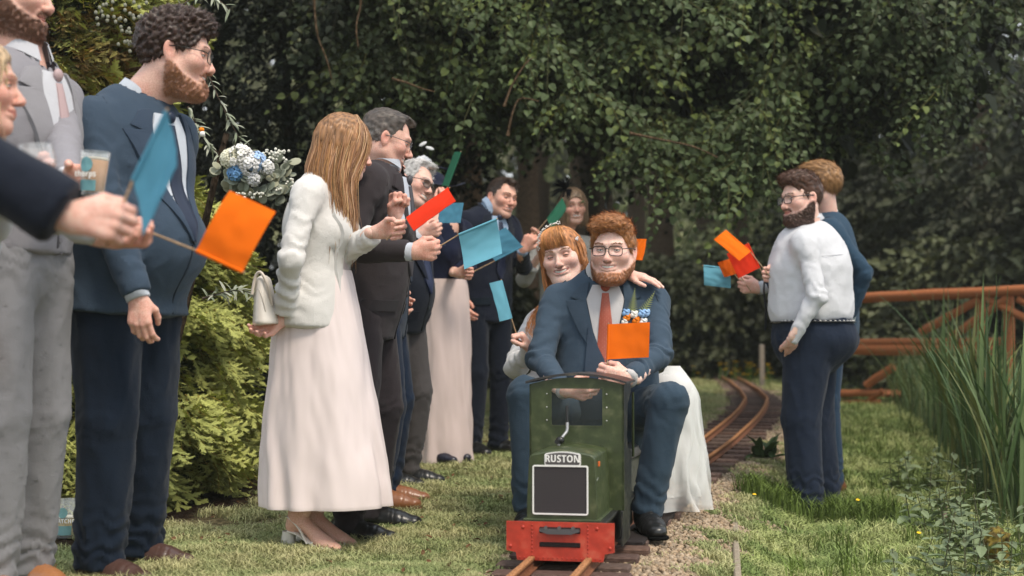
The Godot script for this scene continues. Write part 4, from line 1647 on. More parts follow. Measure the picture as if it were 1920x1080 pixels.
	for k in 900:
		var d := rng.randf_range(4.2, 9.5)
		var x := rng.randf_range(-2.6, 0.2 + (d - 5.0) * 0.2)
		if nz.get_noise_2d(x * 1.4 + 3.0, d * 1.4) < 0.12 and rng.randf() < 0.8: continue
		lt.append(Transform3D(Basis(Vector3(rng.randf_range(-0.4, 0.4), 1, rng.randf_range(-0.4, 0.4)).normalized(), rng.randf() * TAU).scaled(Vector3.ONE * rng.randf_range(0.4, 0.9)), on_ground(x, -d) + Vector3.UP * 0.02))
		ltc.append(Color(0.13, 0.065, 0.035) * rng.randf_range(0.5, 1.4))
	var li := multi("leaf_litter", leaf_mesh(0.04, 0.022), mat("matte", Color.WHITE, true), lt, ltc, self)
	li.set_meta("kind", "stuff")
	tag(li, "dry brown bits of leaf lying in the lawn", "leaf litter")
	# yellow flowers
	var fg := Geo.new()
	for k in 5:
		var a2 := TAU * k / 5
		var d2 := Vector3(cos(a2), 0.25, sin(a2)) * 0.011
		var s2 := Vector3(-sin(a2), 0, cos(a2)) * 0.006
		fg.quad(Vector3.ZERO, d2 * 0.6 + s2, d2, d2 * 0.6 - s2, Color(0.75, 0.48, 0.03))
	fg.cyl(Vector3(0, -0.12, 0), Vector3.ZERO, 0.0012, 0.0012, 4, Color(0.08, 0.13, 0.03))
	var fm := fg.mesh()
	var spots := []
	for k in 6: spots.append([[1915 - k * 0, 955, 5.9], [1723, 1002, 5.9], [1728, 1032, 5.3], [1712, 849, 8.6], [1415, 973, 6.5], [1608, 913, 7.0]][k])
	var bw := ["beside the mossy stump", "in front, below the broken stake", "nearest the bottom edge, mid bank", "behind the broken stake, towards the bridge", "left, nearest the timber edging", "just right of the trouser hems", "right beside the broken stake", "farthest back, under the reeds", "between the trouser hems and the stake"]
	for q in spots:
		var p := at(q[0], q[1], q[2])
		var f := part_mesh("buttercup", fm, mat("matte", Color.WHITE, true), self)
		f.position = Vector3(p.x, ground_y(p.x, p.z) + 0.14, p.z)
		f.rotation = Vector3(rng.randf_range(-0.4, 0.4), rng.randf() * 6.0, rng.randf_range(-0.4, 0.4))
		tag(f, "small yellow buttercup in the bank grass, " + bw[spots.find(q)], "flower", "buttercups in the bank grass")
	var yf: Array[Transform3D] = []
	for k in 260:
		var p := at(rng.randf_range(1290, 1450), 660, rng.randf_range(17, 26))
		if nz.get_noise_2d(p.x * 1.1, p.z * 0.6) < 0.0: continue
		yf.append(Transform3D(Basis(Vector3.UP, rng.randf() * 6.0).scaled(Vector3.ONE * rng.randf_range(2.0, 3.6)), on_ground(p.x, p.z) + Vector3.UP * rng.randf_range(0.12, 0.3)))
	var yo := multi("yellow_wildflowers", fm, mat("matte", Color.WHITE, true), yf, PackedColorArray(), self)
	yo.set_meta("kind", "stuff")
	tag(yo, "blurred drift of yellow wildflowers beyond the bend of the track", "flowers")

func leaf_mesh(l: float, w: float, fold_ := 0.25) -> ArrayMesh:
	return leaf_geo(l, w, fold_).mesh()

func leaf_geo(l: float, w: float, fold_ := 0.25, col := Color.WHITE) -> Geo:
	var g := Geo.new()
	var mid := [Vector3.ZERO, Vector3(0, 0, l * 0.14), Vector3(0, 0, l * 0.42), Vector3(0, -l * 0.03, l * 0.74), Vector3(0, -l * 0.12, l)]
	for q in [-1.0, 1.0]:
		var e := [Vector3.ZERO, Vector3(q * w * 0.36, w * fold_ * 0.7, l * 0.10), Vector3(q * w * 0.5, w * fold_, l * 0.38), Vector3(q * w * 0.35, w * fold_ * 0.7 - l * 0.03, l * 0.72), Vector3.ZERO]
		for k in 4:
			var a: Vector3 = mid[k]
			var b: Vector3 = mid[k + 1]
			var c: Vector3 = e[k]
			var d: Vector3 = e[k + 1]
			if k == 0:
				if q > 0: g.tri(a, d, b, col)
				else: g.tri(a, b, d, col)
			elif k == 3:
				if q > 0: g.tri(a, c, b, col)
				else: g.tri(a, b, c, col)
			elif q > 0: g.quad(a, c, d, b, col)
			else: g.quad(a, b, d, c, col)
	return g

# a twig that carries n alternate leaves, drooping along +z
func spray_mesh(n: int, length: float, ll: float, lw: float, droop: float, tip_bright := 1.0) -> ArrayMesh:
	var g := Geo.new()
	var lf := leaf_geo(ll, lw, 0.22)
	var pts := PackedVector3Array()
	for i in 6:
		var t := i / 5.0
		pts.append(Vector3(0.02 * sin(t * 5.0), -droop * length * t * t, length * t))
	g.tube(pts, [0.004, 0.0035, 0.003, 0.0025, 0.002, 0.001], 4, Color(0.9, 0.65, 0.5), 1.0, Vector3.ZERO, false)
	for k in n:
		var t := (k + 0.5) / n
		var p := Vector3(0.02 * sin(t * 5.0), -droop * length * t * t, length * t)
		var q := 1.0 if k % 2 else -1.0
		var b := Basis(Vector3.UP, q * rng.randf_range(0.5, 1.3)) * Basis(Vector3.RIGHT, rng.randf_range(0.0, 0.9)) * Basis(Vector3(0, 0, 1), rng.randf_range(-0.7, 0.7))
		var c := Color.WHITE * rng.randf_range(0.72, 1.2) * lerpf(0.9, tip_bright, t * t)
		var l2 := Geo.new()
		l2.add(lf, Transform3D(b.scaled(Vector3.ONE * rng.randf_range(0.7, 1.15)), p + b.z * 0.015))
		l2.C.fill(c)
		g.add(l2)
	return g.mesh()

func trunk(pts: Array, r0: float, r1: float, sides: int, col: Color, n := 24) -> Geo:
	var g := Geo.new()
	var sp := spline(pts, n)
	var rad := []
	for i in n:
		var t := float(i) / (n - 1)
		rad.append(lerpf(r0, r1, t) * (1.0 + 0.5 * exp(-t * 12.0)))
	g.tube(sp, rad, sides, col)
	for i in g.V.size(): g.V[i] += g.N[i] * r0 * 0.12 * nz.get_noise_3dv(g.V[i] * Vector3(5, 1.2, 5) / maxf(r0 * 4.0, 0.2))
	g.smooth()
	return g

func canopy_low(px: float) -> float:
	var pt := [[300, -60], [480, -30], [555, 10], [575, 110], [640, 170], [720, 210], [800, 280], [900, 300], [960, 310], [1010, 245], [1120, 240], [1160, 330], [1230, 385], [1300, 395], [1400, 400], [1480, 330], [1560, 320], [1650, 345], [1720, 310], [1760, 250], [1820, 210], [1880, 120], [1915, 30], [1960, -60]]
	for i in pt.size() - 1:
		if px <= pt[i + 1][0]:
			return lerpf(pt[i][1], pt[i + 1][1], clampf((px - pt[i][0]) / float(pt[i + 1][0] - pt[i][0]), 0, 1))
	return -100.0

func build_trees() -> void:
	rng.seed = 77
	var leaf := mat("leaf", Color.WHITE, true)
	var bark := mat("bark", Color(0.075, 0.06, 0.045))
	# --- the lime whose boughs hang over the track
	var lime := thing("lime_tree", "broad lime tree whose leafy boughs hang over the track", "tree", on_ground(0.98, -16.5))
	var lb := lime.position
	part("trunk", trunk([Vector3(0, -0.2, 0), Vector3(0.05, 1.6, 0), Vector3(-0.05, 3.4, 0.1), Vector3(0.1, 6.5, 0)], 0.20, 0.13, 14, Color.WHITE), bark, lime)
	for q in [[-0.5, 3.4, 4.0], [0.4, 3.2, 5.0], [-2.6, 3.9, 3.5], [2.2, 3.6, 4.8], [3.4, 3.8, 3.2], [-1.6, 3.3, 5.2], [1.2, 3.4, 5.6]]:
		part("bough", trunk([Vector3(0, 2.9, 0.05), Vector3(q[0] * 0.4, 3.5, q[2] * 0.4), Vector3(q[0] * 0.8, q[1] + 0.25, q[2] * 0.8), Vector3(q[0] * 1.25, q[1] - 0.35, q[2] * 1.25)], 0.085, 0.012, 8, Color.WHITE, 16), bark, lime)
	var sprays := []
	for k in 5: sprays.append(spray_mesh(11 + k, 0.40 + 0.05 * k, 0.056, 0.049, 0.40 + 0.1 * k, 1.4))
	var xs := []
	var cs := []
	for k in 5:
		var a: Array[Transform3D] = []
		xs.append(a)
		cs.append(PackedColorArray())
	# drooping secondary branches carry the sprays: a branch runs down and forward, sprays sit along it
	for b in 900:
		var px := rng.randf_range(545, 1905)
		var low := canopy_low(px)
		var endy := low - pow(rng.randf(), 1.15) * (low + 150.0) - 34.0
		var gap := nz.get_noise_2d(px * 0.0050, endy * 0.010) + 0.45 * nz.get_noise_2d(px * 0.017 + 50.0, endy * 0.022)
		var front := b < 560
		if front and gap < 0.15: continue
		if not front and b > 760: continue
		var d := rng.randf_range(8.8, 10.0) + 0.5 * (1.0 - gap) if front else rng.randf_range(10.4, 13.0)
		var e := at(px, endy, d) - lb
		var sx := rng.randf_range(-0.8, 0.8)
		var from := e + Vector3(sx, rng.randf_range(0.15, 0.45), rng.randf_range(-0.9, -0.3))
		var n := 9
		for i in n:
			var t := (i + rng.randf()) / n
			var p := from.lerp(e, t) + Vector3(0, 0.12 * sin(PI * t), 0)
			var dirn := (e - from).normalized() + Vector3(rng.randf_range(-1.0, 1.0), rng.randf_range(-0.45, 0.25), rng.randf_range(-0.2, 0.9))
			dirn = dirn.normalized()
			var up := (Vector3.UP + Vector3(0, 0, 0.9) + Vector3(rng.randf_range(-0.5, 0.5), 0, rng.randf_range(-0.3, 0.5))).normalized()
			var bx := up.cross(dirn).normalized()
			var m := rng.randi() % 5
			xs[m].append(Transform3D(Basis(bx, dirn.cross(bx), dirn).scaled(Vector3.ONE * rng.randf_range(0.7, 1.1)), p))
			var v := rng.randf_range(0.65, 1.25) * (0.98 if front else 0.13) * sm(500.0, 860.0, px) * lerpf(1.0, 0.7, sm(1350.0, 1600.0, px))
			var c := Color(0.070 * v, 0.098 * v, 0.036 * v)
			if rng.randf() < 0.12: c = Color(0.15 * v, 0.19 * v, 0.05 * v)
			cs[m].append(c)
	for k in 5:
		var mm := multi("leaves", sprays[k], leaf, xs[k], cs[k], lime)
		mm.set_meta("kind", "stuff")
	# bare hanging twigs in front
	for q in [[[588, -20], [594, 60], [612, 110], [622, 148]], [[945, 200], [960, 160], [985, 120], [1000, 108]], [[952, 255], [960, 215], [975, 185], [1010, 190]], [[675, -20], [676, 10], [668, 50], [672, 90]], [[735, 148], [765, 156], [790, 166], [815, 172]], [[1180, 250], [1240, 262], [1300, 275], [1345, 295]]]:
		var pts := []
		for w in q: pts.append(at(w[0], w[1], 8.75) - lb)
		part("twig", trunk(pts, 0.0085, 0.004, 5, Color.WHITE, 12), mat("bark", Color(0.20, 0.13, 0.08)), lime)
	# crown above the frame and behind: denser, coarse sprays that keep the sky out
	var big := spray_mesh(16, 0.9, 0.16, 0.13, 0.4)
	var cx: Array[Transform3D] = []
	var cc := PackedColorArray()
	for k in 4200:
		var p: Vector3
		if k < 2400:
			p = Vector3(rng.randf_range(-5.5, 5.5), rng.randf_range(2.6, 5.2), -rng.randf_range(9.8, 12.8))
			var lim := (640.0 - (canopy_low(960.0 + p.x * 2667.0 / -p.z) + 10.0)) / 2667.0 * -p.z + 0.79
			if p.y < lim + 0.95: p.y = lim + 0.95 + rng.randf() * 1.6
			if p.x * 2667.0 / -p.z > 890: continue
		else:
			p = Vector3(rng.randf_range(-6.0, 4.2), rng.randf_range(3.9, 7.0), -rng.randf_range(9.6, 14.0))
			if p.y < 0.95 + 0.25 * -p.z + 0.6 or p.x > 0.3: continue
		cx.append(Transform3D(Basis.from_euler(Vector3(rng.randf_range(-0.6, 1.0), rng.randf() * TAU, rng.randf_range(-0.5, 0.5))), p - lb))
		var v := rng.randf_range(0.6, 1.2)
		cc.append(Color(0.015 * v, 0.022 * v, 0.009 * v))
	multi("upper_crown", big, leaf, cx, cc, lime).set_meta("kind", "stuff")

	# --- dark yew hedge behind the guests
	var yew := thing("yew_hedge", "tall nearly black yew hedge in deep shade behind the guests", "hedge", on_ground(-2.6, -11.0))
	var yt := spray_mesh(13, 0.34, 0.055, 0.040, 0.3)
	var yx: Array[Transform3D] = []
	var yc := PackedColorArray()
	for k in 7600:
		var x := rng.randf_range(-9.0, -0.35)
		var y := rng.randf_range(0.0, 4.6)
		var zz := -10.3 - rng.randf() * 1.6 + 0.35 * nz.get_noise_2d(x * 1.4, y * 1.4) + maxf(0.0, x + 1.6) * -0.5
		if x > -0.75 + 0.25 * nz.get_noise_1d(y * 2.0) - 0.0 * y and y < 2.0: continue
		var p := Vector3(x, y, zz)
		yx.append(Transform3D(Basis.from_euler(Vector3(rng.randf_range(-0.2, 1.2), rng.randf_range(-1.5, 1.5), rng.randf_range(-0.6, 0.6))), p - yew.position))
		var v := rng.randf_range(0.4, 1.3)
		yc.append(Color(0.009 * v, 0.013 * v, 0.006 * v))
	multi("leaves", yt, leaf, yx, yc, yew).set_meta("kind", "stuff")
	for k in 14:
		var x := -8.4 + k * 0.55
		part("trunk", trunk([Vector3(x + 2.6, -0.1, -0.4), Vector3(x + 2.65, 1.5, -0.5), Vector3(x + 2.5, 3.2, -0.4)], 0.09, 0.04, 8, Color.WHITE, 12), bark, yew)

	# --- golden conifer behind the two men at left
	var con := thing("golden_conifer", "golden green conifer with feathery sprays behind the navy suited man", "tree", on_ground(-2.5, -7.3))
	part("trunk", trunk([Vector3(0, -0.1, 0), Vector3(0.03, 1.5, 0), Vector3(0, 3.6, 0)], 0.12, 0.04, 10, Color.WHITE), mat("bark", Color(0.10, 0.06, 0.04)), con)
	var fr := []
	for v in 3:
		var g := Geo.new()
		var L := 0.15
		for i in 8:
			var t := (i + 0.5) / 8.0
			var q := 1.0 if i % 2 else -1.0
			var base := Vector3(0.012 * sin(t * 5.0 + v), -0.07 * t * t, L * t)
			var sl := (0.085 - 0.045 * t) * rng.randf_range(0.65, 1.25)
			var d := Vector3(q * rng.randf_range(0.45, 0.75), rng.randf_range(-0.35, 0.15), 0.80).normalized()
			var sd := Vector3(-d.z, 0, d.x) * 0.0045
			var bc := Color.WHITE * rng.randf_range(0.72, 1.15)
			g.tri(base - sd, base + d * sl, base + sd, bc)
			for j in 6:
				var u := (j + 0.5) / 6.0
				var q2 := 1.0 if j % 2 else -1.0
				var b2 := base + d * sl * u
				var d2: Vector3 = (d * 0.8 + Vector3(d.z, rng.randf_range(-0.1, 0.3), -d.x) * q2 * rng.randf_range(0.4, 0.8)).normalized()
				var l2 := rng.randf_range(0.016, 0.036) * (1.2 - 0.7 * u)
				var s2 := Vector3(-d2.z, 0, d2.x) * 0.0056
				var c2: Color = bc * lerpf(0.8, 1.25, u)
				g.tri(b2 - s2, b2 + d2 * l2, b2 + s2, c2)
				var d3: Vector3 = (d2 + Vector3(d2.z, 0, -d2.x) * -q2 * 0.7).normalized()
				g.tri(b2 + d2 * l2 * 0.3 - s2 * 0.7, b2 + d2 * l2 * 0.3 + d3 * l2 * 0.7, b2 + d2 * l2 * 0.3 + s2 * 0.7, c2)
		g.tube(PackedVector3Array([Vector3.ZERO, Vector3(0, -0.02, L * 0.5), Vector3(0, -0.07, L)]), [0.003, 0.002, 0.001], 4, Color(0.7, 0.5, 0.4), 1.0, Vector3.ZERO, false)
		fr.append(g.mesh())
	for v in 3:
		var fx: Array[Transform3D] = []
		var fc := PackedColorArray()
		for k in 4600:
			var y := rng.randf_range(0.02, 3.5)
			var shape := 1.02 - 0.15 * y + 0.10 * sin(y * 5.5 + 0.5) + (0.30 * exp(-pow((y - 0.75) / 0.45, 2.0)))
			var an := rng.randf_range(-0.6, PI + 0.6)
			var rr := shape * (1.0 - 0.38 * pow(rng.randf(), 1.5)) * (1.0 + 0.14 * nz.get_noise_2d(an * 2.2, y * 2.4))
			var out := Vector3(cos(an), 0, sin(an))
			var p := out * rr + Vector3.UP * y
			var dir := (out + Vector3.UP * rng.randf_range(-0.75, 0.25) + Vector3(rng.randf_range(-0.5, 0.5), 0, rng.randf_range(-0.5, 0.5))).normalized()
			var up := (Vector3.UP * 0.7 + out * 0.6 + Vector3(rng.randf_range(-0.8, 0.8), 0, rng.randf_range(-0.8, 0.8))).normalized()
			var bx := up.cross(dir).normalized()
			fx.append(Transform3D(Basis(bx, dir.cross(bx), dir).scaled(Vector3.ONE * rng.randf_range(0.7, 1.25)), p - dir * 0.06))
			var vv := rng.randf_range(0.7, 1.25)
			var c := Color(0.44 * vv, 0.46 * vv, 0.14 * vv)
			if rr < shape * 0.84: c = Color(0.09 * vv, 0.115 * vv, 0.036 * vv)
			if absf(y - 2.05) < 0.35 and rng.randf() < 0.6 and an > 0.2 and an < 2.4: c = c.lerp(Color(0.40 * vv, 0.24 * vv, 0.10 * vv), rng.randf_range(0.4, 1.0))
			fc.append(c)
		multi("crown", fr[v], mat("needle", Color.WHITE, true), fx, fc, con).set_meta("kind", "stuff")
	for k in 26:
		var y := rng.randf_range(0.3, 3.2)
		var an := rng.randf_range(0.0, PI)
		var out := Vector3(cos(an), rng.randf_range(-0.1, 0.3), sin(an))
		part("limb", trunk([Vector3(0, y, 0), Vector3(0, y, 0) + out * 0.5, Vector3(0, y - 0.08, 0) + out * 1.0], 0.02, 0.006, 6, Color.WHITE, 8), mat("bark", Color(0.14, 0.075, 0.045)), con)
	# grey cones of the conifer
	for k in 46:
		var c0: Vector3 = [at(196, 12, 6.55), at(262, 25, 6.55), at(240, 60, 6.6)][k % 3]
		var p := c0 + Vector3(rng.randf_range(-0.07, 0.07), rng.randf_range(-0.09, 0.05), rng.randf_range(-0.04, 0.1))
		var g := Geo.new()
		g.ball(p - con.position, Vector3(0.009, 0.011, 0.009), Basis.IDENTITY, 7, Color(0.24, 0.24, 0.19))
		part("cone", g, mat("matte", Color.WHITE, true), con)

	# --- the wood beyond: trunks and shrubs, each a thing
	var far_leaf := spray_mesh(13, 0.75, 0.17, 0.13, 0.45)
	var trunks := [[880, 15.5, 0.16], [985, 20.0, 0.20], [1090, 26.0, 0.22], [1245, 25.0, 0.30], [1330, 30.0, 0.26], [1400, 24.0, 0.15], [1010, 28.0, 0.22], [1560, 26.0, 0.25], [1700, 24.0, 0.16], [1850, 22.0, 0.24], [780, 21.0, 0.2], [1185, 33.0, 0.3]]
	var words := ["slim dark trunk just right of the navy hat", "brown trunk between the smiling man and the woman behind", "blurred trunk just left of the lime trunk above the bride", "thick trunk right of the groom, deep in the wood", "blurred trunk far beyond the bend of the track", "thin trunk left of the bearded man, behind the shrubs", "blurred trunk far behind the woman in pale grey", "trunk hidden in shade behind the white shirted man", "thin leaning trunk above the bridge rail", "dark trunk at the right edge above the reeds", "trunk in deep shade behind the guests", "far trunk above the groom's head"]
	for k in trunks.size():
		var q: Array = trunks[k]
		var p := at(q[0], 640, q[1])
		var t := thing("woodland_tree", words[k], "tree", on_ground(p.x, p.z), "")
		var ln := rng.randf_range(-0.25, 0.25) if k != 8 else 0.7
		part("trunk", trunk([Vector3(0, -0.2, 0), Vector3(ln * 0.4, 2.0, 0), Vector3(ln, 5.0, 0), Vector3(ln * 1.4, 9.0, 0)], q[2], q[2] * 0.5, 12, Color.WHITE), mat("bark", Color(0.12, 0.085, 0.06)), t)
		var ax: Array[Transform3D] = []
		var ac := PackedColorArray()
		for j in 150:
			var u := Vector3(rng.randfn(0, 1.5), 0, rng.randfn(0, 1.5))
			var y := rng.randf_range(3.2, 10.5) if q[0] < 950 or q[0] > 1500 else rng.randf_range(6.5, 11.0)
			ax.append(Transform3D(Basis.from_euler(Vector3(rng.randf_range(-0.2, 1.1), rng.randf() * TAU, rng.randf_range(-0.5, 0.5))).scaled(Vector3.ONE * rng.randf_range(0.8, 1.5)), u * (1.0 + 0.06 * y) + Vector3(ln, y, 0)))
			var v := rng.randf_range(0.6, 1.3)
			ac.append(Color(0.08 * v, 0.095 * v, 0.040 * v))
		multi("crown", far_leaf, leaf, ax, ac, t).set_meta("kind", "stuff")
	# shrubs: [px, depth, radius, height, tone, words]
	var shr := [[1060, 27.0, 1.9, 2.3, 1.1, "grey green shrub left of the groom's hair, in the wood"], [1215, 24.0, 1.3, 1.9, 1.0, "bushy shrub right of the groom's head"], [1290, 22.0, 1.5, 1.75, 0.55, "dark laurel bush between the groom and the flags"], [1370, 23.5, 1.2, 1.3, 1.15, "round shrub under the blue and orange flags"], [1450, 30.0, 2.2, 3.6, 1.9, "pale olive thicket behind the bearded man"], [1340, 36.0, 3.0, 4.6, 2.4, "hazy pale green thicket far behind the flags"], [1150, 40.0, 3.0, 3.6, 2.2, "hazy far thicket above the bride and groom"], [940, 34.0, 2.4, 3.4, 1.6, "soft green thicket behind the smiling man"], [1600, 22.0, 1.7, 2.8, 0.32, "dark shrub behind the man in the blue suit"], [1720, 20.0, 1.8, 2.9, 0.30, "dark shrub above the bridge rail"], [1800, 17.5, 1.0, 2.15, 0.95, "olive green bush lit at its top, above the bridge"], [1880, 18.5, 1.8, 3.2, 0.40, "dark shrub at the right edge of the wood"], [1690, 25.0, 2.2, 4.4, 0.5, "tall dim shrub between the lime boughs and the bridge"], [1930, 23.0, 2.0, 4.6, 0.9, "tall olive shrub at the right edge under the sky gap"], [760, 17.0, 1.6, 2.2, 0.35, "dim shrub behind the guests in hats"], [1545, 34.0, 2.2, 4.2, 1.1, "mid green thicket behind the two men at right"]]
	for q in shr:
		var p := at(q[0], 640, q[1])
		var t := thing("woodland_shrub", q[5], "shrub", on_ground(p.x, p.z))
		var ax: Array[Transform3D] = []
		var ac := PackedColorArray()
		var R: float = q[2]
		var H: float = q[3]
		for j in 620:
			var an := rng.randf() * TAU
			var y := pow(rng.randf(), 0.8)
			var rr := R * sqrt(maxf(0.05, 1.0 - pow(y, 2.2))) * (0.55 + 0.45 * sqrt(rng.randf())) * (1.0 + 0.25 * nz.get_noise_2d(an * 1.6 + R * 9.0, y * 3.0))
			var out := Vector3(cos(an), 0, sin(an))
			ax.append(Transform3D(Basis(Vector3.UP, atan2(out.x, out.z) + rng.randf_range(-0.7, 0.7)) * Basis(Vector3.RIGHT, rng.randf_range(-0.5, 0.8)) * Basis(Vector3(0, 0, 1), rng.randf_range(-0.6, 0.6)) * Basis.IDENTITY.scaled(Vector3.ONE * rng.randf_range(0.5, 0.95)), out * rr * 0.9 + Vector3.UP * H * y * (1.0 + 0.12 * nz.get_noise_1d(an * 3.0))))
			var v: float = rng.randf_range(0.6, 1.3) * q[4]
			ac.append(Color(0.105 * v, 0.118 * v, 0.056 * v))
		multi("foliage", far_leaf, leaf, ax, ac, t).set_meta("kind", "stuff")
		var sg := Geo.new()
		for j in 5:
			var an := TAU * j / 5.0
			sg.add(trunk([Vector3(cos(an) * 0.1, -0.1, sin(an) * 0.1), Vector3(cos(an) * R * 0.3, H * 0.4, sin(an) * R * 0.3), Vector3(cos(an) * R * 0.5, H * 0.8, sin(an) * R * 0.5)], 0.035, 0.01, 6, Color.WHITE, 8))
		var so := part("stems", sg, bark, t)
		so.set_meta("kind", "stuff")
	# far-off wood that reads as one mass
	var wx: Array[Transform3D] = []
	var wc := PackedColorArray()
	for k in 7000:
		var x := rng.randf_range(-26.0, 30.0)
		var y := rng.randf_range(0.4, 15.0)
		if x > 15.5 and y > 9.0 + 2.0 * nz.get_noise_1d(x): continue
		var zz := -rng.randf_range(46.0, 53.0) - y * 0.25
		wx.append(Transform3D(Basis.from_euler(Vector3(rng.randf_range(-0.2, 1.1), rng.randf_range(-1.2, 1.2), rng.randf_range(-0.5, 0.5))).scaled(Vector3.ONE * rng.randf_range(1.6, 3.4)), Vector3(x, y, zz)))
		var v := rng.randf_range(0.5, 1.3)
		if x > 7.5: v *= 0.4
		wc.append(Color(0.15 * v, 0.155 * v, 0.075 * v))
	var wo := multi("distant_wood", far_leaf, leaf, wx, wc, self)
	wo.set_meta("kind", "stuff")
	tag(wo, "blurred mass of distant woodland closing the view", "woodland")
	# side screens of the wood: right beyond the pond
	var rx: Array[Transform3D] = []
	var rc := PackedColorArray()
	for k in 3600:
		var zz := -rng.randf_range(15.0, 34.0)
		var x := 0.30 * -zz + 1.2 + rng.randf_range(0.0, 3.5)
		var y := rng.randf_range(0.0, 7.4)
		if y > 0.79 - 0.20 * zz and x * 2667.0 / -zz > 880.0: continue
		rx.append(Transform3D(Basis.from_euler(Vector3(rng.randf_range(-0.2, 1.1), rng.randf_range(-1.5, 1.5), rng.randf_range(-0.5, 0.5))), Vector3(x, y, zz)))
		var v := rng.randf_range(0.4, 1.1)
		rc.append(Color(0.030 * v, 0.038 * v, 0.018 * v))
	var ro := multi("pond_side_wood", far_leaf, leaf, rx, rc, self)
	ro.set_meta("kind", "stuff")
	tag(ro, "dark undergrowth massed beyond the pond and the bridge", "undergrowth")

# ---------------------------------------------------------------- railway
func build_track() -> void:
	rng.seed = 5
	var t := thing("railway_track", "narrow rusty miniature railway track curving away to the right", "railway track", on_ground(track_x(5.0), -5.0))
	var o := t.position
	for q in [-1.0, 1.0]:
		var g := Geo.new()
		var pts := []
		var d := 3.6
		while d < 41.0:
			var x := track_x(d)
			var tx := (track_x(d + 0.05) - track_x(d - 0.05)) / 0.1
			var nrm := Vector3(1, 0, tx).normalized()
			pts.append([Vector3(x, rise(d), -d) + nrm * q * 0.096 - o, nrm])
			d += 0.10 + d * 0.008
		var prof := [Vector2(-0.018, 0.028), Vector2(-0.018, 0.034), Vector2(-0.005, 0.037), Vector2(-0.005, 0.056), Vector2(-0.011, 0.060), Vector2(-0.011, 0.069), Vector2(-0.008, 0.072), Vector2(0.008, 0.072), Vector2(0.011, 0.069), Vector2(0.011, 0.060), Vector2(0.005, 0.056), Vector2(0.005, 0.037), Vector2(0.018, 0.034), Vector2(0.018, 0.028)]
		var P := PackedVector3Array()
		var C := PackedColorArray()
		for k in pts:
			for v in prof:
				P.append(k[0] + k[1] * v.x + Vector3.UP * v.y)
				C.append(Color(0.66, 0.33, 0.15) if v.y > 0.058 else Color(0.34, 0.15, 0.08))
		g.grid(P, pts.size(), prof.size(), C, true)
		part("rail", g, mat("rust", Color.WHITE, true), t)
	var boxes := []
	for k in 4:
		var g := Geo.new()
		g.box(Transform3D(), Vector3(0.46, 0.055, 0.095), 0.006, [Color(0.19, 0.115, 0.09), Color(0.15, 0.095, 0.08), Color(0.24, 0.16, 0.13), Color(0.17, 0.12, 0.10)][k])
		boxes.append(g.mesh())
	var d := 4.3
	while d < 40.0:
		var x := track_x(d)
		var tx := (track_x(d + 0.05) - track_x(d - 0.05)) / 0.1
		var m := part_mesh("sleeper", boxes[rng.randi() % 4], mat("wood", Color.WHITE, true), t)
		m.position = Vector3(x + rng.randf_range(-0.02, 0.02), rise(d) + rng.randf_range(0.0, 0.003), -d) - o
		m.rotation.y = -atan(tx) + rng.randf_range(-0.03, 0.03)
		d += 0.205
	# plain timber edging beside the ballast, near right
	var e := thing("timber_edging", "weathered grey timber edging half buried in grass right of the track", "edging", on_ground(0.86, -5.5))
	var g2 := Geo.new()
	var ed := at(1356, 1075, 5.0)
	var ee := at(1385, 950, 6.6)
	var a := on_ground(ed.x, -4.7) - e.position
	var b := on_ground(ee.x + 0.02, -6.9) - e.position
	var dirn := (b - a).normalized()
	var sx := Vector3.UP.cross(dirn).normalized()
	g2.box(Transform3D(Basis(sx, Vector3.UP, sx.cross(Vector3.UP)), (a + b) * 0.5 - Vector3.UP * 0.040), Vector3(0.026, 0.10, (b - a).length()), 0.006, Color(0.46, 0.39, 0.30))
	part("board", g2, mat("wood", Color.WHITE, true), e)

func prism(g: Geo, poly: Array, z0: float, z1: float, col: Color) -> void:
	var pp := PackedVector2Array()
	for p in poly: pp.append(Vector2(p[0], p[1]))
	var tri := Geometry2D.triangulate_polygon(pp)
	for i in range(0, tri.size(), 3):
		var a := pp[tri[i]]
		var b := pp[tri[i + 1]]
		var c := pp[tri[i + 2]]
		if (b - a).cross(c - a) > 0:
			var t := b
			b = c
			c = t
		g.tri(Vector3(a.x, a.y, z1), Vector3(b.x, b.y, z1), Vector3(c.x, c.y, z1), col)
		g.tri(Vector3(a.x, a.y, z0), Vector3(c.x, c.y, z0), Vector3(b.x, b.y, z0), col)
	var n := pp.size()
	var area := 0.0
	for i in n: area += pp[i].cross(pp[(i + 1) % n])
	for i in n:
		var a := pp[i]
		var b := pp[(i + 1) % n]
		if area > 0: g.quad(Vector3(a.x, a.y, z1), Vector3(a.x, a.y, z0), Vector3(b.x, b.y, z0), Vector3(b.x, b.y, z1), col)
		else: g.quad(Vector3(a.x, a.y, z1), Vector3(b.x, b.y, z1), Vector3(b.x, b.y, z0), Vector3(a.x, a.y, z0), col)

func rrect(w: float, h: float, r: float, cx: float, cy: float, n := 6, arch := 0.0) -> Array:
	var o := []
	for k in 4:
		var c := Vector2([1, -1, -1, 1][k] * (w * 0.5 - r), [1, 1, -1, -1][k] * (h * 0.5 - r))
		for i in n:
			var a := PI * 0.5 * (k + float(i) / (n - 1))
			var p := c + Vector2(cos(a), sin(a)) * r
			var up := arch * (1.0 - pow(2.0 * p.x / w, 2.0)) if p.y > 0 else 0.0
			o.append([cx + p.x, cy + p.y + up])
		if k == 0 and arch > 0.0:
			for i in 7:
				var x := lerpf(w * 0.5 - r, -w * 0.5 + r, (i + 1) / 8.0)
				o.append([cx + x, cy + h * 0.5 + arch * (1.0 - pow(2.0 * x / w, 2.0))])
	return o

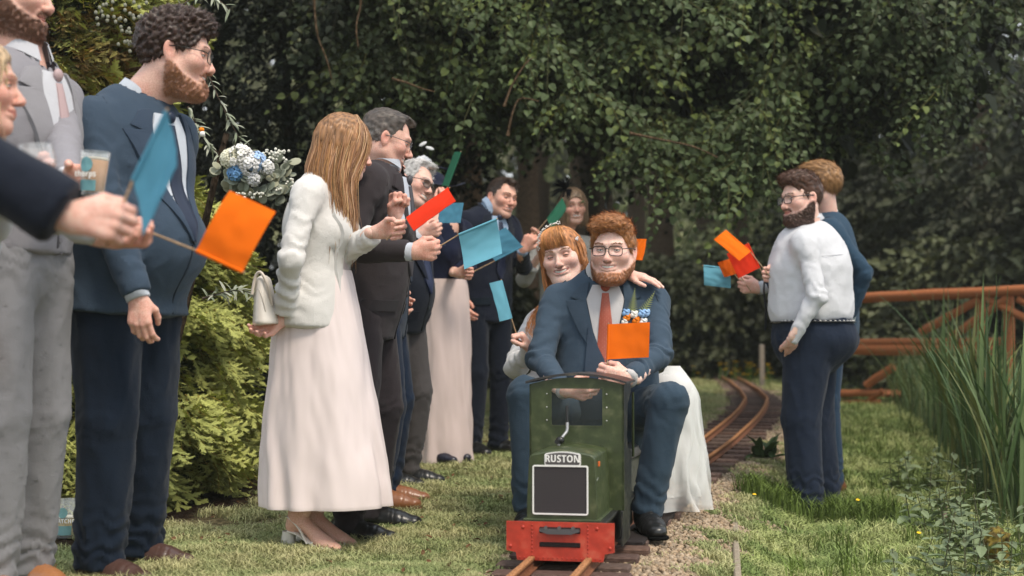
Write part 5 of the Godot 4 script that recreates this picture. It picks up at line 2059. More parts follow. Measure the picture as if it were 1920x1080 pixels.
func ring_prism(g: Geo, outer: Array, inner: Array, z0: float, z1: float, col: Color) -> void:
	var n := outer.size()
	for i in n:
		var j := (i + 1) % n
		var a := Vector3(outer[i][0], outer[i][1], 0)
		var b := Vector3(outer[j][0], outer[j][1], 0)
		var c := Vector3(inner[j][0], inner[j][1], 0)
		var d := Vector3(inner[i][0], inner[i][1], 0)
		var f := Vector3(0, 0, z1)
		var k := Vector3(0, 0, z0)
		g.quad(a + f, d + f, c + f, b + f, col)
		g.quad(a + k, b + k, c + k, d + k, col)
		g.quad(a + f, b + f, b + k, a + k, col)
		g.quad(d + f, d + k, c + k, c + f, col)

func text_part(called: String, txt: String, h: float, depth: float, x: Transform3D, m: Material, parent: Node3D, bold := true) -> void:
	var tm := TextMesh.new()
	tm.text = txt
	var f := SystemFont.new()
	f.font_names = PackedStringArray(["Droid Sans"])
	f.font_weight = 700 if bold else 400
	tm.font = f
	tm.font_size = 64
	tm.pixel_size = h / 46.0
	tm.depth = depth
	var o := part_mesh(called, tm, m, parent)
	o.transform = x

var loco: Node3D

func build_loco() -> void:
	rng.seed = 9
	var t := thing("miniature_locomotive", "green miniature railway locomotive with a red buffer beam, carrying the groom", "locomotive", on_ground(track_x(4.78), -4.78))
	t.position.y = 0.0
	t.rotation.y = deg_to_rad(-11.0)
	loco = t
	var red := mat("paint", Color(0.56, 0.045, 0.020))
	var green := mat("paint", Color(0.048, 0.068, 0.020))
	var black := mat("paint", Color(0.014, 0.014, 0.015))
	var g := Geo.new()
	# beam with two slots
	prism(g, [[-0.182, 0.090], [-0.150, 0.084], [-0.145, 0.058], [0.145, 0.058], [0.150, 0.084], [0.182, 0.090], [0.182, 0.186], [-0.182, 0.186]], -0.006, 0.008, Color.WHITE)
	var beam := part("buffer_beam", g, red, t)
	var rv := Geo.new()
	rv.ball(Vector3.ZERO, Vector3(0.0032, 0.0032, 0.0024), Basis.IDENTITY, 8, Color.WHITE)
	var rm := rv.mesh()
	var bm := Geo.new()
	bm.ball(Vector3.ZERO, Vector3(0.0062, 0.0062, 0.0045), Basis.IDENTITY, 10, Color.WHITE)
	var bmm := bm.mesh()
	for q in [-1.0, 1.0]:
		for k in 9: part_mesh("rivet", rm, red, beam).position = Vector3(q * 0.094, 0.076 + k * 0.0125, 0.0085)
		part_mesh("bolt", bmm, red, beam).position = Vector3(q * 0.125, 0.168, 0.009)
		part_mesh("bolt", bmm, red, beam).position = Vector3(q * 0.168, 0.104, 0.009)
	for k in 18: part_mesh("rivet", rm, red, beam).position = Vector3(-0.136 + k * 0.016, 0.067, 0.0085)
	g = Geo.new()
	g.box(Transform3D(Basis(), Vector3(0.0, 0.160, 0.009)), Vector3(0.138, 0.020, 0.006), 0.002, Color(0.02, 0.018, 0.018))
	g.box(Transform3D(Basis(), Vector3(0.0, 0.112, 0.009)), Vector3(0.138, 0.016, 0.006), 0.002, Color(0.02, 0.018, 0.018))
	part("coupling_slots", g, mat("matte", Color.WHITE, true), t).set_meta("kind", "stuff")
	g = Geo.new()
	prism(g, [[-0.068, 0.158], [-0.066, 0.166], [0.066, 0.166], [0.068, 0.158], [0.04, 0.148], [-0.04, 0.148]], 0.0125, 0.024, Color(0.16, 0.16, 0.17))
	for k in 3: g.cyl(Vector3(-0.046 + k * 0.046, 0.169, 0.014), Vector3(-0.046 + k * 0.046, 0.169, 0.026), 0.006, 0.006, 10, Color(0.2, 0.2, 0.21))
	part("coupling_casting", g, mat("metal", Color.WHITE, true), t)
	g = Geo.new()
	g.box(Transform3D(Basis(), Vector3(0, 0.180, -0.52)), Vector3(0.30, 0.012, 1.03), 0.002, Color.WHITE)
	part("footplate", g, black, t)
	for q in [-1.0, 1.0]:
		g = Geo.new()
		g.box(Transform3D(Basis(), Vector3(q * 0.128, 0.118, -0.52)), Vector3(0.012, 0.112, 0.98), 0.002, Color.WHITE)
		part("frame_plate", g, black, t)
		g = Geo.new()
		g.box(Transform3D(Basis(), Vector3(q * 0.166, 0.122, -0.47)), Vector3(0.008, 0.125, 0.24), 0.002, Color.WHITE)
		part("valance", g, black, t)
		for zz in [-0.2, -0.72]:
			g = Geo.new()
			g.lathe(Transform3D(Basis(Vector3(0, 0, 1), q * PI * 0.5), Vector3(q * 0.110, 0.132, zz)), [[0.0, -0.014], [0.05, -0.014], [0.056, -0.01], [0.056, 0.008], [0.062, 0.010], [0.062, 0.014], [0.0, 0.014]], 20, Color(0.10, 0.06, 0.045))
			part("wheel", g, mat("rust", Color.WHITE, true), t)
	# bonnet
	g = Geo.new()
	var rows := []
	for zz in [[-0.004, 0.965], [0.004, 0.985], [0.012, 1.0]]: pass
	var prof := []
	for q in [[-0.121, 0.186], [-0.1205, 0.25], [-0.1165, 0.33], [-0.113, 0.385]]: prof.append(Vector2(q[0], q[1]))
	for i in 5:
		var a := PI - PI * 0.42 * (i + 1) / 5.0
		prof.append(Vector2(-0.093 + cos(a) * 0.020, 0.391 + sin(a) * 0.020))
	for i in range(1, 7):
		var x := lerpf(-0.09, 0.09, i / 7.0)
		prof.append(Vector2(x, 0.411 + 0.012 * (1.0 - pow(x / 0.092, 2.0))))
	var m2 := prof.size()
	for i in range(8, -1, -1): prof.append(Vector2(-prof[i].x, prof[i].y))
	var P := PackedVector3Array()
	for zz in [[-0.036, 0.93], [-0.031, 0.965], [-0.033, 0.985], [-0.040, 1.0], [-0.10, 1.0], [-0.2, 1.0], [-0.3, 1.0], [-0.372, 1.0]]:
		for v in prof:
			P.append(Vector3(v.x * zz[1], 0.186 + (v.y - 0.186) * (zz[1] if zz[1] < 1.0 else 1.0), zz[0]))
	g.grid(P, 8, prof.size(), Color.WHITE, false, true)
	var fp := []
	for v in prof: fp.append([v.x * 0.966, 0.186 + (v.y - 0.186) * 0.966])
	prism(g, fp, -0.040, -0.0305, Color.WHITE)
	var bon := part("bonnet", g, green, t)
	g = Geo.new()
	g.box(Transform3D(Basis(), Vector3(0, 0.189, -0.2)), Vector3(0.262, 0.008, 0.36), 0.002, Color.WHITE)
	part("bonnet_base", g, green, t)
	# grille and its white frame
	g = Geo.new()
	var go := rrect(0.190, 0.166, 0.008, -0.004, 0.290, 6)
	var gi := rrect(0.180, 0.156, 0.004, -0.004, 0.290, 6)
	ring_prism(g, go, gi, -0.031, -0.024, Color(0.78, 0.77, 0.74))
	part("grille_frame", g, mat("plastic", Color.WHITE, true), bon)
	g = Geo.new()
	prism(g, gi, -0.0308, -0.028, Color.WHITE)
	var gm := StandardMaterial3D.new()
	gm.resource_name = "perforated"
	gm.albedo_color = Color(0.5, 0.47, 0.48)
	gm.roughness = 0.6
	var im := Image.create(32, 32, false, Image.FORMAT_RGB8)
	im.fill(Color(0.46, 0.44, 0.45))
	for y in 32:
		for x in 32:
			var c := Vector2((x % 16) - 7.5, (y % 16) - 7.5)
			if (y / 16) % 2 == 1: c.x = ((x + 8) % 16) - 7.5
			if c.length() < 5.6: im.set_pixel(x, y, Color(0.22, 0.21, 0.22))
	gm.albedo_texture = ImageTexture.create_from_image(im)
	gm.uv1_triplanar = true
	gm.uv1_scale = Vector3.ONE * 110.0
	part("grille", g, gm, bon)
	# nameplate
	g = Geo.new()
	prism(g, rrect(0.124, 0.040, 0.007, 0.004, 0.3915, 5, 0.008), -0.0305, -0.0245, Color(0.70, 0.69, 0.66))
	var plate := part("nameplate", g, mat("plastic", Color.WHITE, true), bon)
	g = Geo.new()
	prism(g, rrect(0.116, 0.032, 0.005, 0.004, 0.3915, 5, 0.008), -0.0245, -0.0235, Color(0.09, 0.08, 0.08))
	part("nameplate_field", g, mat("plastic", Color.WHITE, true), plate)
	text_part("lettering", "RUSTON", 0.024, 0.003, Transform3D(Basis().scaled(Vector3(0.92, 0.98, 1)), Vector3(0.004, 0.3950, -0.0222)), mat("plastic", Color(0.80, 0.79, 0.76)), plate)
	# amber reflector and chips on the bonnet side
	g = Geo.new()
	g.box(Transform3D(Basis(), Vector3(0.1155, 0.372, -0.115)), Vector3(0.006, 0.018, 0.022), 0.002, Color(0.62, 0.13, 0.02))
	part("reflector", g, mat("plastic", Color.WHITE, true), bon)
	g = Geo.new()
	for q in [[-0.02, 0.366], [0.0, 0.362]]: g.cyl(Vector3(0.1165, q[1] - 0.04, -0.06 + q[0]), Vector3(0.1175, q[1] - 0.04, -0.06 + q[0]), 0.004, 0.003, 8, Color(0.7, 0.7, 0.66))
	part("side_studs", g, mat("metal", Color.WHITE, true), bon).set_meta("kind", "stuff")
	# exhaust pipe and lever
	g = Geo.new()
	g.tube(spline([Vector3(-0.052, 0.418, -0.30), Vector3(-0.050, 0.436, -0.30), Vector3(-0.036, 0.455, -0.31), Vector3(-0.026, 0.472, -0.32), Vector3(-0.026, 0.50, -0.325)], 12), 0.006, 10, Color(0.42, 0.41, 0.40))
	var lev := part("exhaust_pipe", g, mat("metal", Color.WHITE, true), t)
	g = Geo.new()
	g.ball(Vector3(-0.048, 0.438, -0.300), Vector3(0.016, 0.014, 0.014), Basis(), 14, Color(0.012, 0.012, 0.013))
	g.cyl(Vector3(-0.056, 0.434, -0.286), Vector3(-0.056, 0.434, -0.279), 0.009, 0.009, 12, Color(0.012, 0.012, 0.013))
	part("valve_cap", g, mat("plastic", Color.WHITE, true), lev)
	g = Geo.new()
	g.tube(PackedVector3Array([Vector3(-0.026, 0.495, -0.325), Vector3(-0.028, 0.56, -0.33)]), 0.0052, 10, Color(0.012, 0.012, 0.013))
	part("pipe_sleeve", g, mat("plastic", Color.WHITE, true), lev)
	# cab front with its window opening
	g = Geo.new()
	var oo := []
	var ii := []
	var W := 0.172
	var sides := 10
	for k in 4:
		for i in sides:
			var u := float(i) / sides
			var p: Vector2
			var q: Vector2
			match k:
				0:
					p = Vector2(lerpf(W, -W, u), 0.0)
					p.y = 0.634 + 0.026 * (1.0 - pow(p.x / W, 2.0))
					q = Vector2(lerpf(0.095, -0.095, u), 0.622)
				1:
					p = Vector2(-W, lerpf(0.634, 0.186, u))
					q = Vector2(-0.095, lerpf(0.622, 0.484, u))
				2:
					p = Vector2(lerpf(-W, W, u), 0.186)
					q = Vector2(lerpf(-0.095, 0.095, u), 0.484)
				3:
					p = Vector2(W, lerpf(0.186, 0.634, u))
					q = Vector2(0.095, lerpf(0.484, 0.622, u))
			if i == 0:
				var cc := Vector2(0, 0.553)
				q = q + (cc - q).sign() * 0.010 * 0.3
			oo.append([p.x, p.y])
			ii.append([q.x + 0.002, q.y])
	ring_prism(g, oo, ii, -0.380, -0.372, Color.WHITE)
	var cab := part("cab_front", g, green, t)
	g = Geo.new()
	ring_prism(g, rrect(0.196, 0.144, 0.010, 0.002, 0.553, 6), rrect(0.184, 0.132, 0.006, 0.002, 0.553, 6), -0.3725, -0.3705, Color(0.060, 0.080, 0.030))
	part("window_frame", g, mat("paint", Color(0.9, 0.9, 0.9), true), cab)
	g = Geo.new()
	g.quad(Vector3(-0.093, 0.486, -0.376), Vector3(-0.093, 0.62, -0.376), Vector3(0.097, 0.62, -0.376), Vector3(0.097, 0.486, -0.376), Color.WHITE)
	part("window_pane", g, glass(Color(0.9, 0.93, 0.9), 0.02), cab)
	for q in [[-0.108, 0.60], [-0.108, 0.552], [-0.108, 0.505], [0.110, 0.60], [0.110, 0.552], [0.110, 0.505]]:
		part_mesh("bolt", rm, mat("metal", Color(0.5, 0.5, 0.48)), cab).position = Vector3(q[0], q[1], -0.371)
	for q in [-1.0, 1.0]:
		g = Geo.new()
		prism(g, [[0.372, 0.186], [0.372, 0.634], [0.60, 0.634], [0.60, 0.60], [0.50, 0.56], [0.47, 0.45], [0.50, 0.40], [0.62, 0.38], [0.62, 0.186]], -0.004, 0.004, Color.WHITE)
		var sd := part("cab_side", g, green if q < 0 else black, t)
		sd.transform = Transform3D(Basis(Vector3(0, 0, -1), Vector3(0, 1, 0), Vector3(1, 0, 0)), Vector3(q * (W - 0.004), 0, 0))
		g = Geo.new()
		g.cyl(Vector3(q * 0.180, 0.36, -0.60), Vector3(q * 0.180, 0.60, -0.60), 0.005, 0.005, 8, Color(0.05, 0.06, 0.03))
		part("grab_rail", g, mat("metal", Color.WHITE, true), t)
	# roof
	g = Geo.new()
	P = PackedVector3Array()
	for zz in [-0.355, -0.40, -0.55, -0.645]:
		for i in 15:
			var x := lerpf(-0.184, 0.184, i / 14.0)
			P.append(Vector3(x, 0.641 + 0.026 * (1.0 - pow(x / 0.172, 2.0)), zz))
	g.grid(P, 4, 15, Color.WHITE)
	var b0 := P.size()
	for i in b0: P[i].y += 0.008
	g.grid(P, 4, 15, Color.WHITE)
	for i in 14:
		g.quad(P[i], P[i + 1], P[i + 1] - Vector3(0, 0.008, 0), P[i] - Vector3(0, 0.008, 0), Color.WHITE)
	for e in [0, 14]:
		for r in 3: g.quad(P[r * 15 + e], P[r * 15 + 15 + e], P[r * 15 + 15 + e] - Vector3(0, 0.008, 0), P[r * 15 + e] - Vector3(0, 0.008, 0), Color.WHITE)
	part("roof", g, mat("paint", Color(0.035, 0.032, 0.034)), t)
	# dust and scratches on the cab front, as thin pale scuffs of their own
	# --- the driver's truck behind, ridden astride
	var w := thing("ride_on_wagon", "low ride on wagon behind the locomotive, hidden under bride and groom", "wagon", t.transform * Vector3(0, 0, -1.1))
	w.rotation.y = deg_to_rad(-14.0)
	g = Geo.new()
	g.box(Transform3D(Basis(), Vector3(0.0, 0.335, -0.55)), Vector3(0.24, 0.07, 1.5), 0.02, Color(0.03, 0.028, 0.03))
	part("seat", g, mat("leather", Color.WHITE, true), w)
	g = Geo.new()
	g.box(Transform3D(Basis(), Vector3(0.0, 0.20, -0.50)), Vector3(0.20, 0.20, 1.4), 0.01, Color(0.05, 0.06, 0.03))
	part("box_body", g, mat("paint", Color(0.9, 0.9, 0.9), true), w)
	for q in [-1.0, 1.0]:
		g = Geo.new()
		g.box(Transform3D(Basis(), Vector3(q * 0.175, 0.03, -0.30)), Vector3(0.12, 0.016, 1.5), 0.003, Color(0.04, 0.035, 0.033))
		part("footboard", g, mat("wood", Color.WHITE, true), w)

# ---------------------------------------------------------------- bridge, posts, reeds, weeds
func build_bridge() -> void:
	rng.seed = 31
	var b := thing("timber_bridge", "orange stained rustic timber footbridge over the pond behind the reeds", "footbridge", on_ground(at(1600, 760, 15.3).x, -15.3))
	var o := b.position
	var wood := mat("wood", Color(0.66, 0.235, 0.095))
	var logs := [["handrail", 1560, 561, 1960, 543, 0.055], ["lower_rail", 1560, 655, 1860, 655, 0.062], ["lower_rail", 1560, 643, 1900, 640, 0.040], ["post", 1837, 556, 1840, 740, 0.045], ["post", 1891, 552, 1893, 740, 0.052], ["brace", 1725, 622, 1832, 562, 0.042], ["brace", 1780, 632, 1885, 560, 0.042], ["brace", 1845, 560, 1935, 606, 0.038], ["brace", 1905, 562, 1960, 590, 0.035], ["brace", 1622, 722, 1672, 688, 0.045], ["brace", 1604, 768, 1652, 732, 0.030], ["deck_beam", 1540, 738, 1648, 736, 0.040], ["deck_beam", 1540, 755, 1648, 752, 0.030], ["post", 1560, 560, 1560, 760, 0.05]]
	for q in logs:
		var a := at(q[1], q[2], bridge_d(q[1])) - o
		var e := at(q[3], q[4], bridge_d(q[3])) - o
		var off: float = {"brace": 0.06, "post": 0.0, "handrail": 0.0, "lower_rail": -0.02, "deck_beam": 0.05}[q[0]]
		a.z += off
		e.z += off
		var g := Geo.new()
		var pts := PackedVector3Array()
		var rad := []
		for i in 9:
			pts.append(a.lerp(e, i / 8.0) + Vector3(0, rng.randf_range(-0.004, 0.004), 0))
			rad.append(q[5] * rng.randf_range(0.95, 1.05))
		g.tube(pts, rad, 14, Color.WHITE)
		part(q[0], g, wood, b)
	# deck planks
	for k in 22:
		var px := 1540.0 + k * 19.0
		var p := at(px, 742, bridge_d(px)) - o
		var g := Geo.new()
		g.box(Transform3D(Basis(Vector3.UP, 0.06), p + Vector3(0, 0, -0.75)), Vector3(0.098, 0.03, 1.4), 0.004, Color(0.52, 0.20, 0.09) * rng.randf_range(0.7, 1.2))
		part("plank", g, mat("wood", Color.WHITE, true), b)

func bridge_d(px: float) -> float:
	return lerpf(15.3, 13.8, (px - 1600.0) / 320.0)

func blade(h: float, w: float, bend: float, twist: float) -> ArrayMesh:
	var P := PackedVector3Array()
	var C := PackedColorArray()
	var n := 11
	for i in n:
		var t := i / float(n - 1)
		var c := Vector3(bend * t * t * h, h * (t - 0.25 * absf(bend) * t * t * t), 0)
		var a := twist * t
		var wd := w * (0.55 + 0.6 * sin(PI * (0.15 + 0.6 * t))) * (1.0 - pow(t, 5.0))
		for q in [-1.0, 0.0, 1.0]:
			P.append(c + Vector3(sin(a) * q, 0, cos(a) * q) * wd * 0.5 + Vector3(0.12 * w * (1.0 - absf(q)), 0, 0))
			C.append(Color.WHITE * (0.8 + 0.25 * t) * (1.12 if q == 0.0 else 1.0))
	var g := Geo.new()
	g.grid(P, n, 3, C)
	return g.mesh()

func build_reeds() -> void:
	rng.seed = 63
	var bl := []
	for k in 8: bl.append(blade(rng.randf_range(0.85, 1.3), rng.randf_range(0.014, 0.022), rng.randf_range(-0.45, 0.6), rng.randf_range(-0.6, 0.6)))
	var greens := [Color(0.085, 0.135, 0.046), Color(0.062, 0.108, 0.040), Color(0.115, 0.165, 0.060), Color(0.15, 0.165, 0.055)]
	for k in 26:
		var t := k / 25.0
		var d := lerpf(7.4, 15.2, pow(t, 0.9))
		var x := bank_x(d) + rng.randf_range(-0.05, 0.55) + 0.1
		var c := thing("iris_clump", "clump of tall sword leaved iris at the pond edge", "iris", on_ground(x, -d) , "iris clumps along the pond edge")
		c.position.y = maxf(c.position.y, -0.42)
		for j in 11:
			var b := part_mesh("leaf", bl[rng.randi() % 8], mat("leaf", greens[rng.randi() % 4], true), c)
			b.transform = Transform3D(Basis(Vector3.UP, rng.randf_range(-0.9, 0.9)) * Basis(Vector3(0, 0, 1), rng.randf_range(-0.22, 0.10)) * Basis.IDENTITY.scaled(Vector3.ONE * rng.randf_range(0.8, 1.15) * lerpf(1.0, 0.66, sm(9.5, 12.5, d))), Vector3(rng.randf_range(-0.2, 0.2), -0.02, rng.randf_range(-0.25, 0.25)))
	for m in 4:
		var xs: Array[Transform3D] = []
		var cs := PackedColorArray()
		for k in 950:
			var d := lerpf(6.9, 16.0, rng.randf())
			var x := bank_x(d) + rng.randf_range(0.05, 1.9)
			var p := on_ground(x, -d)
			p.y = maxf(p.y, -0.42)
			xs.append(Transform3D(Basis(Vector3.UP, rng.randf_range(-1.2, 1.2)) * Basis(Vector3(0, 0, 1), rng.randf_range(-0.22, 0.14)) * Basis.IDENTITY.scaled(Vector3.ONE * rng.randf_range(0.75, 1.2) * lerpf(1.0, 0.62, sm(9.5, 12.5, d))), p))
			cs.append(greens[rng.randi() % 4] * rng.randf_range(0.6, 1.15))
		var o := multi("reed_bed", bl[m * 2], mat("leaf", Color.WHITE, true), xs, cs, self)
		o.set_meta("kind", "stuff")
		tag(o, "dense bed of long reeds filling the pond margin", "reeds")
	# leafy weeds on the near bank
	var wl := leaf_geo(0.075, 0.042, 0.15)
	var protos := []
	for v in 3:
		var g := Geo.new()
		var h := 0.20 + 0.05 * v
		g.tube(PackedVector3Array([Vector3(0, -0.02, 0), Vector3(0.01, h * 0.5, 0), Vector3(0.02, h, 0.01)]), 0.0022, 5, Color(0.10, 0.10, 0.05))
		var lv := Geo.new()
		for k in 7:
			for q in [0.0, PI]:
				var a: float = q + k * 1.57 + rng.randf_range(-0.3, 0.3)
				var l2 := Geo.new()
				l2.add(wl, Transform3D((Basis(Vector3.UP, a) * Basis(Vector3.RIGHT, rng.randf_range(-0.3, 0.4))).scaled(Vector3.ONE * rng.randf_range(0.6, 1.2) * (1.25 - 0.09 * k)), Vector3(0.02 * k / 7.0, h * (k + 0.6) / 7.0, 0)))
				l2.C.fill(Color(0.16, 0.20, 0.105) * rng.randf_range(0.7, 1.25))
				lv.add(l2)
		protos.append([g.mesh(), lv.mesh()])
	for k in 70:
		var d := 4.5 + 4.2 * pow(rng.randf(), 1.2)
		var x := bank_x(d) + rng.randf_range(-0.42, 0.06) - 0.25 * sm(6.0, 4.8, d) * rng.randf()
		var w := thing("bank_weed", "small leafy weed growing on the bank at the water's edge", "weed", on_ground(x, -d), "leafy weeds along the water's edge")
		var q: Array = protos[rng.randi() % 3]
		part_mesh("stem", q[0], mat("leaf", Color.WHITE, true), w)
		var lo := part_mesh("leaves", q[1], mat("leaf", Color.WHITE, true), w)
		lo.set_meta("kind", "stuff")
		w.rotation = Vector3(rng.randf_range(-0.25, 0.25), rng.randf() * TAU, rng.randf_range(-0.25, 0.25))
		w.scale = Vector3.ONE * rng.randf_range(0.6, 1.2)
	# dock plant beside the ballast
	var dp := at(1432, 850, 8.6)
	var dk := thing("dock_plant", "low broad leaved dock plant between the ballast and the grass", "plant", on_ground(dp.x, dp.z))
	for k in 16:
		var lf := part("leaf", leaf_geo(rng.randf_range(0.12, 0.2), rng.randf_range(0.05, 0.075), 0.2, Color(0.055, 0.09, 0.032) * rng.randf_range(0.7, 1.3)), mat("leaf", Color.WHITE, true), dk)
		lf.transform = Transform3D(Basis(Vector3.UP, TAU * k / 16.0 + rng.randf_range(-0.2, 0.2)) * Basis(Vector3.RIGHT, rng.randf_range(-1.1, -0.1)), Vector3(rng.randf_range(-0.05, 0.05), 0.01, rng.randf_range(-0.05, 0.05)))
	# mossy stump, grey stub, marker post
	var sp := at(1868, 985, 5.75)
	var st := thing("mossy_stump", "small mossy tree stump at the water's edge, bottom right", "stump", on_ground(sp.x, sp.z))
	var s := Sdf.new()
	s.cap(Vector3(0, -0.1, 0), Vector3(0.012, 0.16, 0), 0.05, 0.036, 0.02)
	s.ell(Vector3(-0.02, 0.13, 0.01), Vector3(0.035, 0.05, 0.035), Basis(), 0.03)
	var sg := s.mesh(0.008, Color(0.17, 0.12, 0.04))
	for i in sg.V.size():
		sg.V[i] += sg.N[i] * 0.012 * nz.get_noise_3dv(sg.V[i] * 40.0)
		if sg.V[i].y < 0.04: sg.C[i] = Color(0.10, 0.045, 0.03)
		else: sg.C[i] = Color(0.20, 0.15, 0.035).lerp(Color(0.08, 0.06, 0.025), clampf(0.5 + nz.get_noise_3dv(sg.V[i] * 30.0), 0, 1))
	sg.smooth()
	part("moss_and_bark", sg, mat("matte", Color.WHITE, true), st)
	sp = at(1767, 900, 6.9)
	st = thing("broken_stake", "short broken grey stake standing in the bank grass", "stake", on_ground(sp.x, sp.z))
	sg = trunk([Vector3(0, -0.05, 0), Vector3(0.004, 0.05, 0), Vector3(0.01, 0.125, 0)], 0.018, 0.014, 7, Color(0.34, 0.26, 0.20), 7)
	part("stake", sg, mat("wood", Color.WHITE, true), st)
	sp = at(1428, 640, 17.5)
	st = thing("marker_post", "thin pale wooden marker post beyond the track, left of the bearded man", "post", on_ground(sp.x, sp.z))
	sg = Geo.new()
	sg.box(Transform3D(Basis(), Vector3(0, 0.22, 0)), Vector3(0.06, 0.62, 0.05), 0.006, Color(0.42, 0.38, 0.32))
	part("post", sg, mat("wood", Color.WHITE, true), st)
# ---------------------------------------------------------------- flags and small things
func flag(label: String, col: Color, d: float, grip: Vector2, b: Vector2, c: Vector2, fly: Vector2, fz: float, curl: float, butt := 0.05) -> void:
	var G := at(grip.x, grip.y, d)
	var B := at(b.x, b.y, d)
	var C := at(c.x, c.y, d)
	var n := thing("felt_flag", label, "flag", G)
	var F := at(b.x + fly.x, b.y + fly.y, d + fz) - B
	var h := C - B
	var g := Geo.new()
	var tip := C + h.normalized() * 0.006 - G
	g.tube(PackedVector3Array([-(B - G).normalized() * butt, Vector3.ZERO, B - G, tip]), 0.0028, 7, Color(0.58, 0.40, 0.25))
	part("stick", g, mat("wood", Color.WHITE, true), n)
	g = Geo.new()
	var nn := h.cross(F).normalized()
	var rows := 10
	var cols := 16
	for sgn in [1.0, -1.0]:
		var P := PackedVector3Array()
		for i in rows:
			for j in cols:
				var v := float(j) / (cols - 1)
				var u := float(i) / (rows - 1)
				var wob := sin(v * PI * 0.9) * curl + 0.002 * nz.get_noise_2d(u * 2.0 + d * 9.0, v * 3.0)
				P.append(B - G + h * u + F * v * (1.0 - 0.12 * absf(curl) * 10.0 * v * v) + nn * (wob + 0.0009 * sgn) )
		g.grid(P, rows, cols, Color.WHITE, false, sgn < 0)
	# the sleeve glued round the stick
	g.tube(PackedVector3Array([B - G, C - G]), 0.0048, 8, Color.WHITE, 1.0, Vector3.ZERO, false)
	part("felt", g, mat("felt", col, true), n)

func ground_at(px: float, d: float) -> Vector3:
	var p := at(px, 640, d)
	return on_ground(p.x, p.z)

func build_flags() -> void:
	var teal := Color(0.085, 0.255, 0.365)
	var blue := Color(0.145, 0.385, 0.49)
	var orange := Color(0.88, 0.165, 0.012)
	var red := Color(0.76, 0.045, 0.018)
	var green := Color(0.035, 0.145, 0.085)
	flag("teal felt flag held by the foreground hand in a navy sleeve, left", teal, 2.82, Vector2(216, 420), Vector2(249, 338), Vector2(312, 208), Vector2(17, 106), -0.03, 0.012)
	flag("large orange flag in front of the big man's navy jacket, far left", orange, 3.38, Vector2(262, 428), Vector2(368, 470), Vector2(455, 510), Vector2(64, -114), 0.03, 0.014)
	flag("red flag folded over its stick, held by the woman in the white blazer", red, 5.30, Vector2(742, 432), Vector2(765, 408), Vector2(842, 353), Vector2(14, 30), -0.13, -0.035)
	flag("pale blue flag held by the charcoal suited man, left of the dark blue one", blue, 5.52, Vector2(812, 469), Vector2(860, 440), Vector2(931, 411), Vector2(10, 66), -0.04, 0.028)
	flag("teal flag behind the red flag, held by the white haired man", teal, 7.15, Vector2(818, 428), Vector2(822, 418), Vector2(828, 380), Vector2(42, 0), 0.02, 0.008)
	flag("dark green flag seen nearly edge on, above the red flag", green, 8.1, Vector2(832, 362), Vector2(840, 349), Vector2(864, 285), Vector2(-9, 3), 0.13, 0.02)
	flag("mid blue flag held by the woman in the navy top, behind the pale blue one", teal, 8.1, Vector2(880, 513), Vector2(928, 489), Vector2(980, 462), Vector2(-32, -36), 0.0, 0.006)
	flag("green flag held up by the smiling man in the dark navy suit", green, 8.6, Vector2(997, 446), Vector2(1026, 411), Vector2(1055, 372), Vector2(6, 22), -0.08, 0.01)
	flag("curled light blue flag in the bride's hand", blue, 6.15, Vector2(970, 632), Vector2(959, 597), Vector2(940, 526), Vector2(-26, 7), -0.09, 0.03)
	flag("orange flag standing upright before the groom's chest", orange, 5.66, Vector2(1139, 703), Vector2(1139, 674), Vector2(1141, 608), Vector2(79, -4), 0.0, 0.014)
	flag("corner of an orange flag showing behind the groom's head", orange, 6.5, Vector2(1176, 522), Vector2(1184, 488), Vector2(1192, 448), Vector2(22, 0), 0.06, 0.01)
	flag("bright orange flag topmost of the bearded man's flags", orange, 7.38, Vector2(1440, 514), Vector2(1407, 472), Vector2(1360, 432), Vector2(-22, 18), -0.05, 0.012)
	flag("red flag under the topmost orange one, at the bearded man's hand", red, 7.46, Vector2(1436, 521), Vector2(1424, 502), Vector2(1402, 456), Vector2(-40, 20), 0.0, 0.008)
	flag("small orange flag half hidden between the red and the light blue flags", Color(0.80, 0.13, 0.012), 7.62, Vector2(1398, 532), Vector2(1384, 512), Vector2(1371, 484), Vector2(-26, 8), 0.02, 0.01)
	flag("light blue flag lowest and leftmost of the bearded man's group", blue, 7.66, Vector2(1394, 536), Vector2(1369, 504), Vector2(1319, 498), Vector2(1, 37), 0.0, 0.01)

# ---------------------------------------------------------------- the guests
const SK := Color(0.80, 0.54, 0.44)
const SKP := Color(0.85, 0.60, 0.50)

